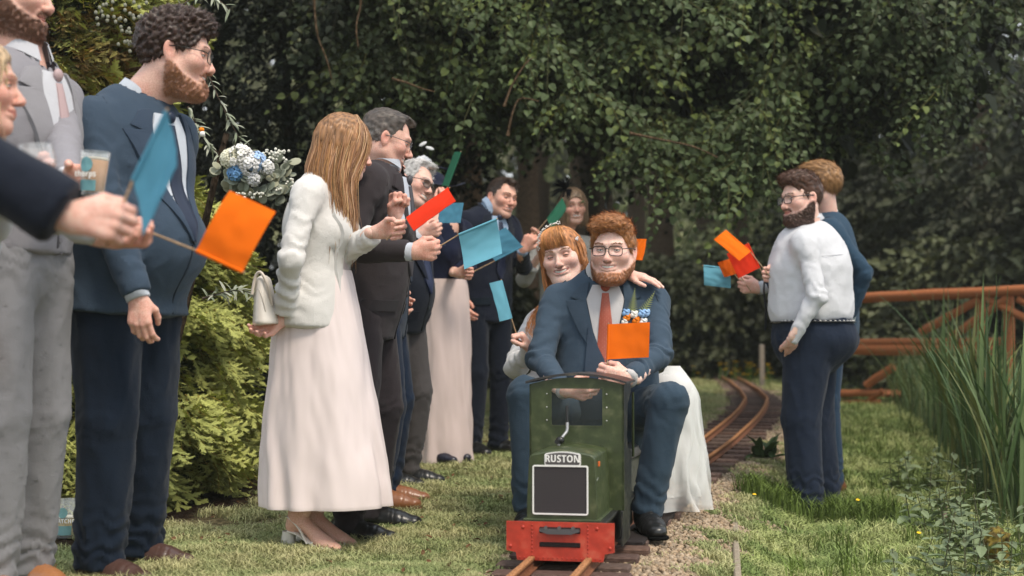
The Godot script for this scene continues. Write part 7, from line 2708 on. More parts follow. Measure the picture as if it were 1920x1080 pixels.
func blazer_woman() -> void:
	rng.seed = 202
	var sp := {"label": "woman in a white blazer and long pale pink skirt with long fair hair", "base": ground_at(588, 5.48), "h": 1.70, "yaw": 80.0, "lean": 3.0, "cell": 0.010, "hc": at(648, 275, 5.52), "hyaw": 122.0, "hpitch": 12.0, "hscale": 1.0, "hands": 0.92,
		"ankl": ground_at(592, 5.56) + Vector3.UP * 0.13, "ankr": ground_at(565, 5.42) + Vector3.UP * 0.13, "bcell": 0.011,
		"head": {"skin": Color(0.85, 0.58, 0.48), "hair": Color(0.34, 0.17, 0.075), "female": true, "longhair": true, "smile": 0.5, "cell": 0.0045},
		"handr": {"wrist": at(533, 596, 5.36), "dir": Vector3(-0.8, -0.55, 0.15), "thumb": Vector3(-0.3, 0.9, -0.3), "pose": "hold", "elbow": Vector3(0.05, 0.0, 1)},
		"handl": {"grip": at(744, 431, 5.30), "dir": Vector3(0.95, 0.12, 0.1), "thumb": Vector3(0.5, 0.8, 0.2), "pose": "pinch", "elbow": Vector3(-0.2, -1, 0.1)}}
	var n := thing("standing_woman", sp.label, "person", sp.base)
	var J := skel(sp)
	var hd := head(sp.head, J.hx.affine_inverse() * J.neck)
	body(n, sp, J, hd)
	var fh := Geo.new()
	fh.add(hd.face_hair, J.hx)
	part("eyebrows", fh, mat("hair", Color.WHITE, true), n)
	# skirt
	var S: float = J.S
	var g := Geo.new()
	var bot: Vector3 = at(608, 946, 5.48) - sp.base
	skirt(g, J.pelvis + J.up * 0.16 * S, bot, Vector3(0, 0, -1), Vector3(1, 0, 0), Vector2(0.120, 0.135), Vector2(0.225, 0.262), 8.0, 0.052, Color(0.72, 0.62, 0.60), 60, 170, 2.0, 0.85)
	part("skirt", g, mat("satin2", Color.WHITE, true), n)
	# blazer
	var o := {"jacket": Color(0.83, 0.80, 0.765), "cw": 0.150, "ww": 0.128, "hw": 0.160, "dp": 0.82, "hem": -0.055, "flare": 1.08, "ra": 0.055, "rs": 0.060, "bust": 0.055, "jfold": 0.005, "sleeve_fold": 0.007, "cuffr": 0.80, "cuff": 0.03, "opening": true, "neckr": 0.055}
	var js := dress_top(n, sp, J, o, "blazer")
	g = Geo.new()
	for q in [-1.0, 1.0]:
		var a := [Vector3(q * 0.05, 0.50 * S, 0), Vector3(q * 0.06, 0.40 * S, 0), Vector3(q * 0.05, 0.2 * S, 0), Vector3(q * 0.06, -0.04 * S, 0)]
		var b := [Vector3(q * 0.085, 0.49 * S, 0), Vector3(q * 0.115, 0.38 * S, 0), Vector3(q * 0.085, 0.2 * S, 0), Vector3(q * 0.07, -0.04 * S, 0)]
		var lg := Geo.new()
		patch(lg, js, J.pelvis, J.l, J.up, -J.f, a if q > 0 else b, b if q > 0 else a, 0.010, Color(0.71, 0.695, 0.67), 5, 18)
		part("lapel", lg, mat("cloth", Color.WHITE, true), n)
	patch(g, js, J.pelvis, J.l, J.up, -J.f, [Vector3(-0.05, 0.47 * S, 0), Vector3(-0.055, 0.3 * S, 0), Vector3(-0.055, -0.03, 0)], [Vector3(0.05, 0.47 * S, 0), Vector3(0.055, 0.3 * S, 0), Vector3(0.055, -0.03, 0)], 0.004, Color(0.73, 0.62, 0.60), 8, 16)
	part("pink_top", g, mat("cloth", Color.WHITE, true), n)
	# sewn seams of the blazer sleeve and back
	for side in ["r"]:
		var pts := PackedVector3Array()
		for k in 14:
			var t := k / 13.0
			pts.append(js.march(J.pelvis + J.up * lerpf(0.42, -0.05, t) * S - J.l * lerpf(0.07, 0.10, t) - J.f * 0.6, J.f, 1.0) - J.f * 0.001)
		var sg := Geo.new()
		sg.tube(pts, 0.0018, 5, Color(0.58, 0.565, 0.55), 1.0, Vector3.ZERO, false)
		part("back_seam", sg, mat("cloth", Color.WHITE, true), n)
	# long fair hair
	g = Geo.new()
	var cap := Sdf.new()
	cap.ell(Vector3(0, 0.030, -0.016), Vector3(0.086, 0.099, 0.108), Basis.IDENTITY, 0.02)
	cap.cap(Vector3(0, -0.01, -0.055), Vector3(0, -0.20, -0.062), 0.082, 0.062, 0.05, Vector3(0, 0, 1), 0.72)
	cap.cap(Vector3(0.06, 0.0, -0.01), Vector3(0.072, -0.20, 0.015), 0.036, 0.034, 0.03)
	cap.cap(Vector3(-0.06, 0.0, -0.01), Vector3(-0.072, -0.20, 0.0), 0.036, 0.034, 0.03)
	cap.ell(Vector3(0, -0.035, 0.105), Vector3(0.068, 0.11, 0.075), Basis.IDENTITY, 0.01, 1)
	var cg := cap.mesh(0.006, Color(0.28, 0.145, 0.065))
	for i in cg.V.size():
		var p := cg.V[i]
		var nn := nz.get_noise_3dv(p * Vector3(85, 9, 85))
		cg.V[i] = p + cg.N[i] * nn * lerpf(0.006, 0.0015, sm(0.04, 0.09, p.y))
		var b := 0.85 + 0.6 * nn
		cg.C[i] = Color(0.29 * b, 0.145 * b, 0.062 * b)
	cg.smooth()
	g.add(cg, J.hx)
	var inv: Transform3D = J.hx
	var curves := []
	for k in 46:
		var a := lerpf(-2.55, 2.55, k / 45.0)      # round the head from one temple over the back to the other
		var dirn := Vector3(sin(a), 0, -cos(a))
		var top := Vector3(0.02 * sin(a), 0.128, 0.01)
		var mid := Vector3(dirn.x * 0.087, 0.055, dirn.z * 0.105 - 0.012)
		var ear := Vector3(dirn.x * 0.094, -0.04, dirn.z * 0.104 - 0.018)
		var nape := Vector3(dirn.x * 0.098, -0.15, dirn.z * 0.088 - 0.030)
		var w0: Vector3 = inv * nape
		var drop: float = rng.randf_range(0.16, 0.36)
		var end := w0 + Vector3(0.03 + 0.05 * dirn.x, -drop, 0.0)
		curves.append([inv * top, inv * mid, inv * ear, w0, w0.lerp(end, 0.5) + Vector3(0.012, 0, 0), end])
	locks(g, curves, 2000, 0.012, 0.0021, Color(0.36, 0.185, 0.080), 0.008)
	locks(g, curves, 500, 0.016, 0.0017, Color(0.52, 0.32, 0.17), 0.010)
	part("long_hair", g, mat("hair", Color.WHITE, true), n)
	# sandals with block heels
	for side in ["l", "r"]:
		var an: Vector3 = J["ank" + side]
		var fw := Vector3(0.93, 0, 0.36) if side == "r" else Vector3(0.97, 0, 0.22)
		var x := Transform3D(Basis(Vector3.UP.cross(fw).normalized(), Vector3.UP, fw.normalized()), Vector3(an.x, an.y - 0.13, an.z))
		var foot := Sdf.new()
		foot.cap(Vector3(0, 0.15, -0.005), Vector3(0, 0.090, -0.03), 0.034, 0.030, 0.03)
		foot.cap(Vector3(0, 0.11, 0.0), Vector3(0, 0.035, 0.105), 0.034, 0.028, 0.03, Vector3.UP, 0.8)
		foot.cap(Vector3(0, 0.030, 0.10), Vector3(0.0, 0.020, 0.145), 0.034, 0.028, 0.03, Vector3.UP, 0.55)
		for k in 5: foot.cap(Vector3(-0.026 + k * 0.0125, 0.022, 0.145), Vector3(-0.028 + k * 0.0128, 0.016, 0.170 - absf(k - 1.0) * 0.004), 0.0075, 0.0068, 0.004)
		foot.cap(Vector3(0, 0.16, -0.002), Vector3(0.0, 0.42, -0.02), 0.032, 0.050, 0.03)
		var fg := foot.mesh(0.006, Color(0.74, 0.46, 0.36))
		var f2 := Geo.new()
		f2.add(fg, x)
		part("foot", f2, mat("skin", Color.WHITE, true), n)
		var sg := Geo.new()
		var cream := Color(0.70, 0.66, 0.58)
		sg.tube(spline([x * Vector3(0, 0.070, -0.045), x * Vector3(0, 0.060, 0.0), x * Vector3(0, 0.020, 0.085), x * Vector3(0, 0.007, 0.175)], 14), [0.026, 0.028, 0.029, 0.029, 0.030, 0.032, 0.034, 0.036, 0.038, 0.039, 0.039, 0.037, 0.032, 0.018], 12, cream, 0.22, x.basis.y)
		var hb := Basis(x.basis.x, x.basis.y, x.basis.z)
		sg.tube(PackedVector3Array([x * Vector3(0, 0.068, -0.048), x * Vector3(0, 0.0, -0.055)]), [0.026, 0.030], 8, cream * 0.85)
		var shoe_ := part("sandal", sg, mat("leather", Color.WHITE, true), n)
		for st in [[[-0.040, 0.012, 0.120], [-0.005, 0.060, 0.085], [0.036, 0.030, 0.065]], [[0.040, 0.012, 0.120], [0.005, 0.060, 0.088], [-0.036, 0.030, 0.065]], [[-0.038, 0.012, 0.140], [0.0, 0.050, 0.118], [0.038, 0.012, 0.135]], [[-0.036, 0.030, 0.05], [-0.034, 0.09, 0.01], [-0.030, 0.125, -0.035]], [[0.036, 0.030, 0.05], [0.034, 0.09, 0.01], [0.030, 0.125, -0.035]], [[-0.032, 0.125, -0.03], [0, 0.125, -0.052], [0.032, 0.125, -0.03]]]:
			var pp := []
			for q in st: pp.append(x * Vector3(q[0], q[1], q[2]))
			var tg := Geo.new()
			tg.tube(spline(pp, 10), 0.0085, 6, cream, 0.35, x.basis.y)
			part("strap", tg, mat("leather", Color.WHITE, true), shoe_)
	# cream handbag behind her back
	var hb2 := at(494, 568, 5.36)
	var bag := thing("handbag", "small cream shoulder bag held behind the woman in the white blazer", "handbag", hb2)
	var s := Sdf.new()
	s.cap(Vector3(0.0, 0.075, 0), Vector3(0.012, -0.070, 0), 0.030, 0.050, 0.02, Vector3(0, 0, 1), 2.0)
	s.cut(Vector3(0.1, -1, 0), Vector3(0, -0.085, 0))
	part("bag", s.mesh(0.007, Color(0.68, 0.62, 0.55)), mat("leather", Color.WHITE, true), bag)
	g = Geo.new()
	g.tube(spline([Vector3(0.040, -0.01, 0.05), Vector3(0.03, 0.06, 0.07), Vector3(0.0, 0.112, 0.06), Vector3(-0.022, 0.095, 0.05), Vector3(-0.034, 0.03, 0.05)], 18), 0.006, 7, Color(0.62, 0.54, 0.46))
	part("strap", g, mat("leather", Color.WHITE, true), bag)
	g = Geo.new()
	g.tube(spline([Vector3(-0.034, 0.02, 0.03), Vector3(-0.008, 0.05, 0.062), Vector3(0.02, -0.02, 0.085), Vector3(0.022, -0.05, 0.08)], 14), 0.0022, 5, Color(0.5, 0.44, 0.37))
	part("flap_edge", g, mat("leather", Color.WHITE, true), bag)

func woman_base(sp: Dictionary) -> Array:
	rng.seed = hash(sp.label)
	var n := thing("standing_woman" if not sp.has("named") else sp.named, sp.label, "person", sp.base)
	var J := skel(sp)
	sp.J = J
	var hd := head(sp.head, J.hx.affine_inverse() * J.neck)
	body(n, sp, J, hd)
	for e in hd.eyes:
		var eg := Geo.new()
		eg.add(e, J.hx)
		part("eye", eg, mat("eye", Color.WHITE, true), n)
	if hd.has("teeth"):
		var tg := Geo.new()
		tg.add(hd.teeth, J.hx)
		part("teeth", tg, mat("eye", Color.WHITE, true), n)
	var fh := Geo.new()
	fh.add(hd.face_hair, J.hx)
	part("eyebrows", fh, mat("hair", Color.WHITE, true), n)
	return [n, J, hd]

func hair_curves(J: Dictionary, n: int, a0: float, a1: float, part_x: float, drop: Vector2, inward: float) -> Array:
	var inv: Transform3D = J.hx
	var o := []
	for k in n:
		var a := lerpf(a0, a1, float(k) / (n - 1))
		var d := Vector3(sin(a), 0, -cos(a))
		var w0 := inv * Vector3(d.x * 0.094, -0.10, d.z * 0.098 - 0.022)
		var end := w0 + Vector3(d.x * inward, -rng.randf_range(drop.x, drop.y), 0)
		o.append([inv * Vector3(part_x + 0.02 * sin(a), 0.122, 0.012), inv * Vector3(d.x * 0.086, 0.055, d.z * 0.104 - 0.012), inv * Vector3(d.x * 0.092, -0.03, d.z * 0.104 - 0.018), w0, end])
	return o

func hair_cap(hthick: float, col: Color, back: float, face_w := 0.078, face_h := 0.105, fy := -0.035) -> Geo:
	var cap := Sdf.new()
	cap.ell(Vector3(0, 0.030, -0.016), Vector3(0.075 + hthick, 0.086 + hthick, 0.096 + hthick), Basis.IDENTITY, 0.02)
	if back > 0.0:
		cap.cap(Vector3(0, -0.01, -0.05), Vector3(0, -back, -0.06), 0.080, 0.060, 0.05, Vector3(0, 0, 1), 0.72)
		for q in [-1.0, 1.0]: cap.cap(Vector3(q * 0.062, 0.02, -0.015), Vector3(q * 0.074, -back * 0.9, 0.0), 0.030, 0.022, 0.03)
	cap.ell(Vector3(0, fy, 0.10), Vector3(face_w, face_h, 0.085), Basis.IDENTITY, 0.008, 1)
	if back <= 0.0: cap.cut(Vector3(0, -1, 0.4), Vector3(0, -0.03, 0))
	var g := cap.mesh(0.0055, col)
	for i in g.V.size():
		var p := g.V[i]
		var nn := nz.get_noise_3dv(p * Vector3(80, 14, 60))
		g.V[i] = p + g.N[i] * nn * 0.0018
		var b := 0.85 + 0.6 * nn
		g.C[i] = Color(col.r * b, col.g * b, col.b * b)
	g.smooth()
	return g

func hat_woman() -> void:
	var sp := {"label": "woman in a navy hat, navy top with belt and pale pink skirt", "base": ground_at(826, 8.4), "h": 1.72, "yaw": 55.0, "lean": 4.0, "cell": 0.013, "hc": at(803, 368, 8.4), "hyaw": 48.0, "hpitch": 6.0, "hroll": -12.0, "hands": 0.92, "bcell": 0.012,
		"ankl": ground_at(838, 8.4) + Vector3.UP * 0.085, "ankr": ground_at(812, 8.3) + Vector3.UP * 0.085,
		"head": {"skin": Color(0.80, 0.52, 0.41), "hair": Color(0.24, 0.11, 0.05), "female": true, "smile": 1.0, "teeth": 1.0, "lid": 0.4, "cell": 0.0045},
		"handl": {"grip": at(880, 513, 8.1), "dir": Vector3(1, -0.05, 0.25), "thumb": Vector3(0.6, 0.75, 0.2), "pose": "grip", "elbow": Vector3(-0.2, -1, 0.1)},
		"handr": {"grip": at(832, 362, 8.1), "dir": Vector3(0.3, 1, 0.2), "thumb": Vector3(-0.7, 0.3, 0.4), "pose": "grip", "elbow": Vector3(-0.4, -1, 0.4)}}
	var r := woman_base(sp)
	var n: Node3D = r[0]
	var J: Dictionary = r[1]
	var S: float = J.S
	var g := Geo.new()
	skirt(g, J.pelvis + J.up * 0.15 * S, at(828, 864, 8.4) - sp.base, J.l0, J.f0, Vector2(0.155, 0.14), Vector2(0.205, 0.185), 5.0, 0.07, Color(0.60, 0.49, 0.46), 40, 120, 5.0, 0.5)
	part("skirt", g, mat("satin2", Color.WHITE, true), n)
	var o := {"jacket": Color(0.014, 0.019, 0.040), "cw": 0.155, "ww": 0.135, "hw": 0.145, "dp": 0.78, "hem": 0.10, "flare": 0.95, "ra": 0.062, "bust": 0.06, "cuff": 0.27, "cuffr": 1.0, "scoop": 0.08, "neckr": 0.07}
	var js := dress_top(n, sp, J, o, "navy_top")
	# flounced cape sleeve
	g = Geo.new()
	for side in ["l", "r"]:
		var sh: Vector3 = J["sh" + side]
		var el: Vector3 = J["el" + side]
		skirt(g, sh + J.up * 0.02, sh.lerp(el, 0.92), J.f, J.l, Vector2(0.062, 0.062), Vector2(0.115, 0.105), 5.0, 0.16, Color(0.014, 0.019, 0.040), 16, 60, 1.0)
	part("flounce_sleeves", g, mat("cloth", Color.WHITE, true), n).set_meta("kind", "stuff")
	g = Geo.new()
	var ring := PackedVector3Array()
	for k in 41:
		var a := TAU * k / 40
		var d: Vector3 = J.l * cos(a) + J.f * sin(a)
		ring.append(J.pelvis + J.up * 0.125 * S + J.l * cos(a) * 0.142 + J.f * sin(a) * 0.117)
	g.tube(ring, 0.024, 6, Color(0.012, 0.015, 0.032), 0.2, Vector3.UP, false)
	var belt := part("belt", g, mat("leather", Color.WHITE, true), n)
	g = Geo.new()
	var bo: Vector3 = J.pelvis + J.up * 0.125 * S + J.f * 0.124
	var bb := Transform3D(Basis(J.l, J.up, J.f), bo)
	var p4 := PackedVector3Array()
	for q in rrect(0.075, 0.075, 0.02, 0, 0, 4): p4.append(bb * Vector3(q[0], q[1], 0))
	p4.append(p4[0])
	g.tube(p4, 0.0075, 6, Color(0.012, 0.015, 0.03), 1.0, Vector3.ZERO, false)
	part("buckle", g, mat("plastic", Color.WHITE, true), belt)
	for k in 4:
		g = Geo.new()
		var a := PI * 0.5 - 0.05 - k * 0.11 - (0.2 if k > 1 else 0.0)
		g.ball(J.pelvis + J.up * 0.125 * S + J.l * cos(a) * 0.146 + J.f * sin(a) * 0.122, Vector3.ONE * 0.0045, Basis(), 8, Color(0.8, 0.78, 0.7))
		part("eyelet", g, mat("metal", Color.WHITE, true), belt)
	g = hair_cap(0.016, Color(0.24, 0.11, 0.05), 0.10)
	var hg := Geo.new()
	hg.add(g, J.hx)
	locks(hg, hair_curves(J, 30, -2.4, 2.4, 0.0, Vector2(0.02, 0.08), -0.01), 500, 0.009, 0.0026, Color(0.28, 0.13, 0.06), 0.004)
	part("hair", hg, mat("hair", Color.WHITE, true), n)
	# hat
	var hx: Transform3D = J.hx
	var hat := thing("navy_hat", "wide brimmed navy hat with a white flower and feathers", "hat", sp.base + hx * Vector3(0, 0.075, -0.01))
	var hb := hx.basis.orthonormalized() * Basis(Vector3.RIGHT, -0.05) * Basis(Vector3(0, 0, 1), 0.12)
	g = Geo.new()
	var P := PackedVector3Array()
	var prof := [[0.0, 0.075], [0.05, 0.073], [0.078, 0.055], [0.088, 0.02], [0.092, 0.0], [0.12, -0.004], [0.16, -0.006], [0.20, 0.006], [0.205, 0.003], [0.16, -0.012], [0.09, -0.008]]
	for q in prof:
		for k in 48:
			var a := TAU * k / 48
			var dip: float = 0.03 * sin(a * 2.0 + 0.6) * sm(0.09, 0.2, q[0])
			P.append(hb * Vector3(maxf(q[0], 0.0001) * cos(a), q[1] + dip, maxf(q[0], 0.0001) * sin(a) * 1.05))
	g.grid(P, prof.size(), 48, Color(0.022, 0.026, 0.048), true)
	part("brim_and_crown", g, mat("cloth", Color.WHITE, true), hat)
	var fl := at(793, 310, 8.27) - hat.position
	g = Geo.new()
	for k in 34:
		var a := k * 2.4
		var t := k / 33.0
		var d := Vector3(cos(a) * sin(t * 1.5), sin(a) * sin(t * 1.5), cos(t * 1.5) * 0.9 + 0.1).normalized()
		g.ball(fl + d * 0.042, Vector3(0.018, 0.030, 0.006), Basis(Vector3(0, 0, 1), a) * Basis(Vector3.RIGHT, t), 8, Color(0.66, 0.67, 0.70))
	part("white_flower", g, mat("matte", Color.WHITE, true), hat)
	for q in [[793, 270, 800, 268], [806, 278, 818, 280]]:
		g = Geo.new()
		var e := at(q[0], q[1], 8.22) - hat.position
		var e2 := at(q[2], q[3], 8.22) - hat.position
		g.tube(spline([fl, fl.lerp(e, 0.6) + Vector3(0, 0.01, 0), e], 8), 0.0012, 5, Color(0.05, 0.05, 0.06))
		g.ball(e, Vector3(0.026, 0.010, 0.004), Basis(Vector3(0, 0, 1), 0.5 - 0.8 * float(q[0] > 800)), 10, Color(0.70, 0.70, 0.70))
		part("feather", g, mat("matte", Color.WHITE, true), hat)
	g = Geo.new()
	g.tube(spline([fl, at(815, 312, 8.2) - hat.position, at(835, 316, 8.2) - hat.position, at(852, 322, 8.2) - hat.position], 10), 0.003, 5, Color(0.03, 0.035, 0.06))
	part("quill", g, mat("matte", Color.WHITE, true), hat)
	# shoes
	for side in ["l", "r"]:
		var g1 := Geo.new()
		var g2 := Geo.new()
		shoe(g1, g2, J["ank" + side], J.f0, Color(0.012, 0.014, 0.025), Color(0.02, 0.02, 0.02), 0.9, 0.9)
		var so := part("shoe", g1, mat("leather", Color.WHITE, true), n)
		part("sole", g2, mat("matte", Color.WHITE, true), so)

func cardigan_woman() -> void:
	var sp := {"label": "woman in a pale grey cardigan and black fascinator, at the back", "base": ground_at(1058, 9.35), "h": 1.62, "yaw": 8.0, "cell": 0.014, "hc": at(1075, 388, 9.35), "hyaw": 10.0, "hroll": 3.0, "hands": 0.92, "bcell": 0.016,
		"head": {"skin": Color(0.78, 0.50, 0.39), "hair": Color(0.26, 0.17, 0.10), "female": true, "smile": 1.0, "teeth": 0.9, "lid": 0.4, "cell": 0.0045},
		"handr": {"wrist": at(1012, 470, 9.1), "dir": Vector3(0, 1, 0.2), "elbow": Vector3(-0.5, -1, 0)}}
	var r := woman_base(sp)
	var n: Node3D = r[0]
	var J: Dictionary = r[1]
	var o := {"jacket": Color(0.42, 0.41, 0.38), "cw": 0.158, "ww": 0.150, "hw": 0.165, "dp": 0.72, "hem": 0.0, "ra": 0.068, "bust": 0.058, "cuff": 0.12, "cuffr": 0.95, "jfold": 0.010, "scoop": 0.07, "neckr": 0.068}
	dress_top(n, sp, J, o, "cardigan")
	var ts := trouser_field(J, {"thw": 0.155, "rise": 0.12})
	var tg := ts.mesh(0.016, Color(0.012, 0.014, 0.024))
	fold(tg, 0.006, 7.0, [])
	part("trousers", tg, mat("cloth", Color.WHITE, true), n)
	for side in ["l", "r"]:
		var g1 := Geo.new()
		var g2 := Geo.new()
		shoe(g1, g2, J["ank" + side], J.f0, Color(0.012, 0.012, 0.014), Color(0.02, 0.02, 0.02), 0.9, 0.9)
		part("shoe", g1, mat("leather", Color.WHITE, true), n)
	var hg := Geo.new()
	hg.add(hair_cap(0.016, Color(0.28, 0.19, 0.12), 0.06, 0.070, 0.090), J.hx)
	locks(hg, hair_curves(J, 30, -2.6, 2.6, -0.01, Vector2(0.0, 0.05), -0.015), 600, 0.009, 0.0026, Color(0.30, 0.20, 0.12), 0.004)
	part("hair", hg, mat("hair", Color.WHITE, true), n)
	var f := thing("fascinator", "dark feathery fascinator on the hair of the woman in pale grey", "fascinator", sp.base + J.hx * Vector3(-0.05, 0.11, 0.02))
	var g := Geo.new()
	for k in 60:
		var d := Vector3(rng.randf_range(-1, 0.6), rng.randf_range(-0.5, 1), rng.randf_range(-0.5, 0.8)).normalized()
		g.tube(spline([Vector3.ZERO, d * 0.05 + Vector3(0, 0.01, 0), d * 0.10 + Vector3(-0.01, -0.01, 0)], 6), [0.001, 0.006, 0.008, 0.008, 0.005, 0.001], 4, Color(0.008, 0.009, 0.014), 0.3)
	part("feathers", g, mat("matte", Color.WHITE, true), f).set_meta("kind", "stuff")

func bride() -> void:
	var sp := {"label": "red haired bride in a white dress riding behind the groom", "named": "bride", "base": ground_at(1110, 6.6), "h": 1.68, "yaw": 0.0, "lean": 6.0, "side": -13.0, "cell": 0.011, "pelvis": at(1112, 765, 6.60), "hc": at(1054, 480, 6.34), "hyaw": -14.0, "hpitch": 4.0, "hroll": 11.0, "hscale": 1.06, "hands": 0.9,
		"ankl": at(1246, 905, 6.3), "ankr": at(1040, 900, 6.3), "kneel": Vector3(0.5, 1, 0.6), "kneer": Vector3(-0.35, 1, 0.6),
		"head": {"skin": Color(0.90, 0.66, 0.56), "hair": Color(0.42, 0.165, 0.055), "brow": Color(0.40, 0.2, 0.1), "female": true, "smile": 1.0, "teeth": 0.9, "lid": 0.24, "chub": 0.45, "w": 1.04, "cell": 0.0034, "lip": Color(0.62, 0.22, 0.20)},
		"handr": {"grip": at(971, 634, 6.15), "dir": Vector3(-0.5, 0.85, 0.2), "thumb": Vector3(-0.3, 0.9, 0.2).cross(Vector3(0, 0, 1)) * 0.4 + Vector3(-0.6, 0.2, 0.6), "pose": "grip", "elbow": Vector3(-0.6, -1, 0)},
		"handl": {"wrist": at(1176, 513, 6.02), "dir": Vector3(1, -0.22, 0.30), "thumb": Vector3(-0.35, -0.25, 1), "pose": "flat", "elbow": Vector3(0.6, -0.5, -0.6)}}
	var r := woman_base(sp)
	var n: Node3D = r[0]
	var J: Dictionary = r[1]
	var o := {"jacket": Color(0.76, 0.745, 0.73), "cw": 0.15, "ww": 0.135, "hw": 0.15, "dp": 0.75, "hem": -0.02, "ra": 0.066, "bust": 0.05, "cuff": 0.015, "cuffr": 0.55, "jfold": 0.010, "sleeve_fold": 0.009, "scoop": 0.06}
	dress_top(n, sp, J, o, "dress_bodice")
	# skirt of the dress: over thighs and shins, spreading to the ground on both sides
	var s := Sdf.new()
	s.cap(J.pelvis, J.pelvis + Vector3.UP * 0.05, 0.17, 0.15, 0.05)
	for side in ["l", "r"]:
		var q := 1.0 if side == "l" else -1.0
		s.cap(J["hip" + side], J["kn" + side], 0.10, 0.085, 0.06)
		s.cap(J["kn" + side], J["ank" + side] + Vector3(0, 0.02, 0), 0.085, 0.10, 0.06, Vector3.ZERO, 1.0, 2)
	var g := s.mesh(0.014, Color(0.78, 0.765, 0.75))
	var bends := []
	for i in g.V.size():
		var p := g.V[i]
		var a := atan2(p.z + 0.2, p.x - J.pelvis.x)
		g.V[i] = p + g.N[i] * 0.016 * sin(a * 16.0 + 3.0 * nz.get_noise_3dv(p * 4.0)) * sm(0.1, -0.3, p.y - J.pelvis.y)
	g.smooth()
	part("dress_skirt", g, mat("cloth", Color.WHITE, true), n)
	# tulle overskirt: sheets falling over each knee
	for side in ["l", "r"]:
		var kn: Vector3 = J["kn" + side]
		var an: Vector3 = J["ank" + side]
		var q := 1.0 if side == "l" else -1.0
		for layer in 2:
			var tg := Geo.new()
			var P := PackedVector3Array()
			var rows := 22
			var cols := 48
			for i in rows:
				var t := i / float(rows - 1)
				for j in cols:
					var u := j / float(cols - 1)
					var a := lerpf(-2.0, 2.2, u)
					var c := kn.lerp(an + Vector3(0, -0.05, 0), t) + Vector3(0, 0.12 * (1.0 - t), -0.02)
					var rad := (0.72 if side == "r" else 1.0) * lerpf(0.105, 0.165 + 0.03 * layer, pow(t, 0.8)) * (1.0 + 0.16 * sin(a * (8.0 + layer * 3.0) + layer + t * 2.0 + 2.0 * nz.get_noise_2d(a, t * 2.0)) * t) * sin(minf(1.0, t * 3.0 + 0.25) * PI * 0.5)
					var d := Vector3(q * cos(a), 0, sin(a))
					P.append(c + d * rad + Vector3(0, -0.06 * t * layer, 0))
			tg.grid(P, rows, cols, Color.WHITE)
			part("tulle", tg, tulle(), n)
	# hair: swept back with a fringe, long behind
	var hg := Geo.new()
	hg.add(hair_cap(0.013, Color(0.46, 0.19, 0.068), 0.04, 0.082, 0.084, -0.042), J.hx)
	var hx: Transform3D = J.hx
	locks(hg, hair_curves(J, 36, -2.0, 2.0, 0.0, Vector2(0.0, 0.06), -0.01), 1000, 0.008, 0.0021, Color(0.54, 0.235, 0.085), 0.006)
	var side_l := []
	for k in 8: side_l.append([hx * Vector3(-0.08, 0.0, 0.02), hx * Vector3(-0.092, -0.08, 0.03), hx * Vector3(-0.088, -0.16, 0.035), hx * Vector3(-0.10 - 0.012 * k, -0.22, 0.04), hx * Vector3(-0.13 - 0.012 * k, -0.25 - 0.008 * k, 0.06), hx * Vector3(-0.12 - 0.006 * k, -0.34, 0.08)])
	locks(hg, side_l, 150, 0.011, 0.0020, Color(0.52, 0.22, 0.08), 0.012)
	var fr := []
	for k in 16:
		var x := lerpf(-0.062, 0.050, k / 15.0)
		fr.append([hx * Vector3(x * 0.35, 0.128, 0.02), hx * Vector3(x * 0.75, 0.108, 0.078), hx * Vector3(x * 0.95, 0.070, 0.098), hx * Vector3(x * 1.05, 0.030, 0.100 - absf(x) * 0.32)])
	locks(hg, fr, 520, 0.006, 0.0018, Color(0.56, 0.25, 0.092), 0.003)
	part("hair", hg, mat("hair", Color.WHITE, true), n)
	# hair vine
	g = Geo.new()
	var vine := spline([hx * Vector3(-0.085, 0.045, 0.045), hx * Vector3(-0.070, 0.095, 0.055), hx * Vector3(-0.030, 0.130, 0.045), hx * Vector3(0.02, 0.137, 0.03)], 26)
	g.tube(vine, 0.0012, 5, Color(0.7, 0.68, 0.62))
	for p in vine:
		for k in 2: g.ball(p + Vector3(rng.randf_range(-0.006, 0.006), rng.randf_range(-0.003, 0.008), rng.randf_range(0.0, 0.006)), Vector3.ONE * rng.randf_range(0.0022, 0.0042), Basis(), 7, Color(0.82, 0.80, 0.76))
	part("hair_vine", g, mat("eye", Color.WHITE, true), n)
	g = Geo.new()
	for k in 5: g.ball(hx * Vector3(0.082 + 0.002 * k, 0.055 + 0.006 * sin(k * 2.0), 0.045 + 0.005 * cos(k * 2.0)), Vector3.ONE * 0.004, Basis(), 7, Color(0.8, 0.8, 0.82))
	part("hair_pin", g, mat("eye", Color.WHITE, true), n)

func tulle() -> StandardMaterial3D:
	if mats.has("tulle"): return mats["tulle"]
	var m := StandardMaterial3D.new()
	m.resource_name = "tulle"
	m.transparency = BaseMaterial3D.TRANSPARENCY_ALPHA
	m.albedo_color = Color(0.94, 0.94, 0.93, 0.42)
	m.roughness = 0.9
	m.cull_mode = BaseMaterial3D.CULL_DISABLED
	mats["tulle"] = m
	return m

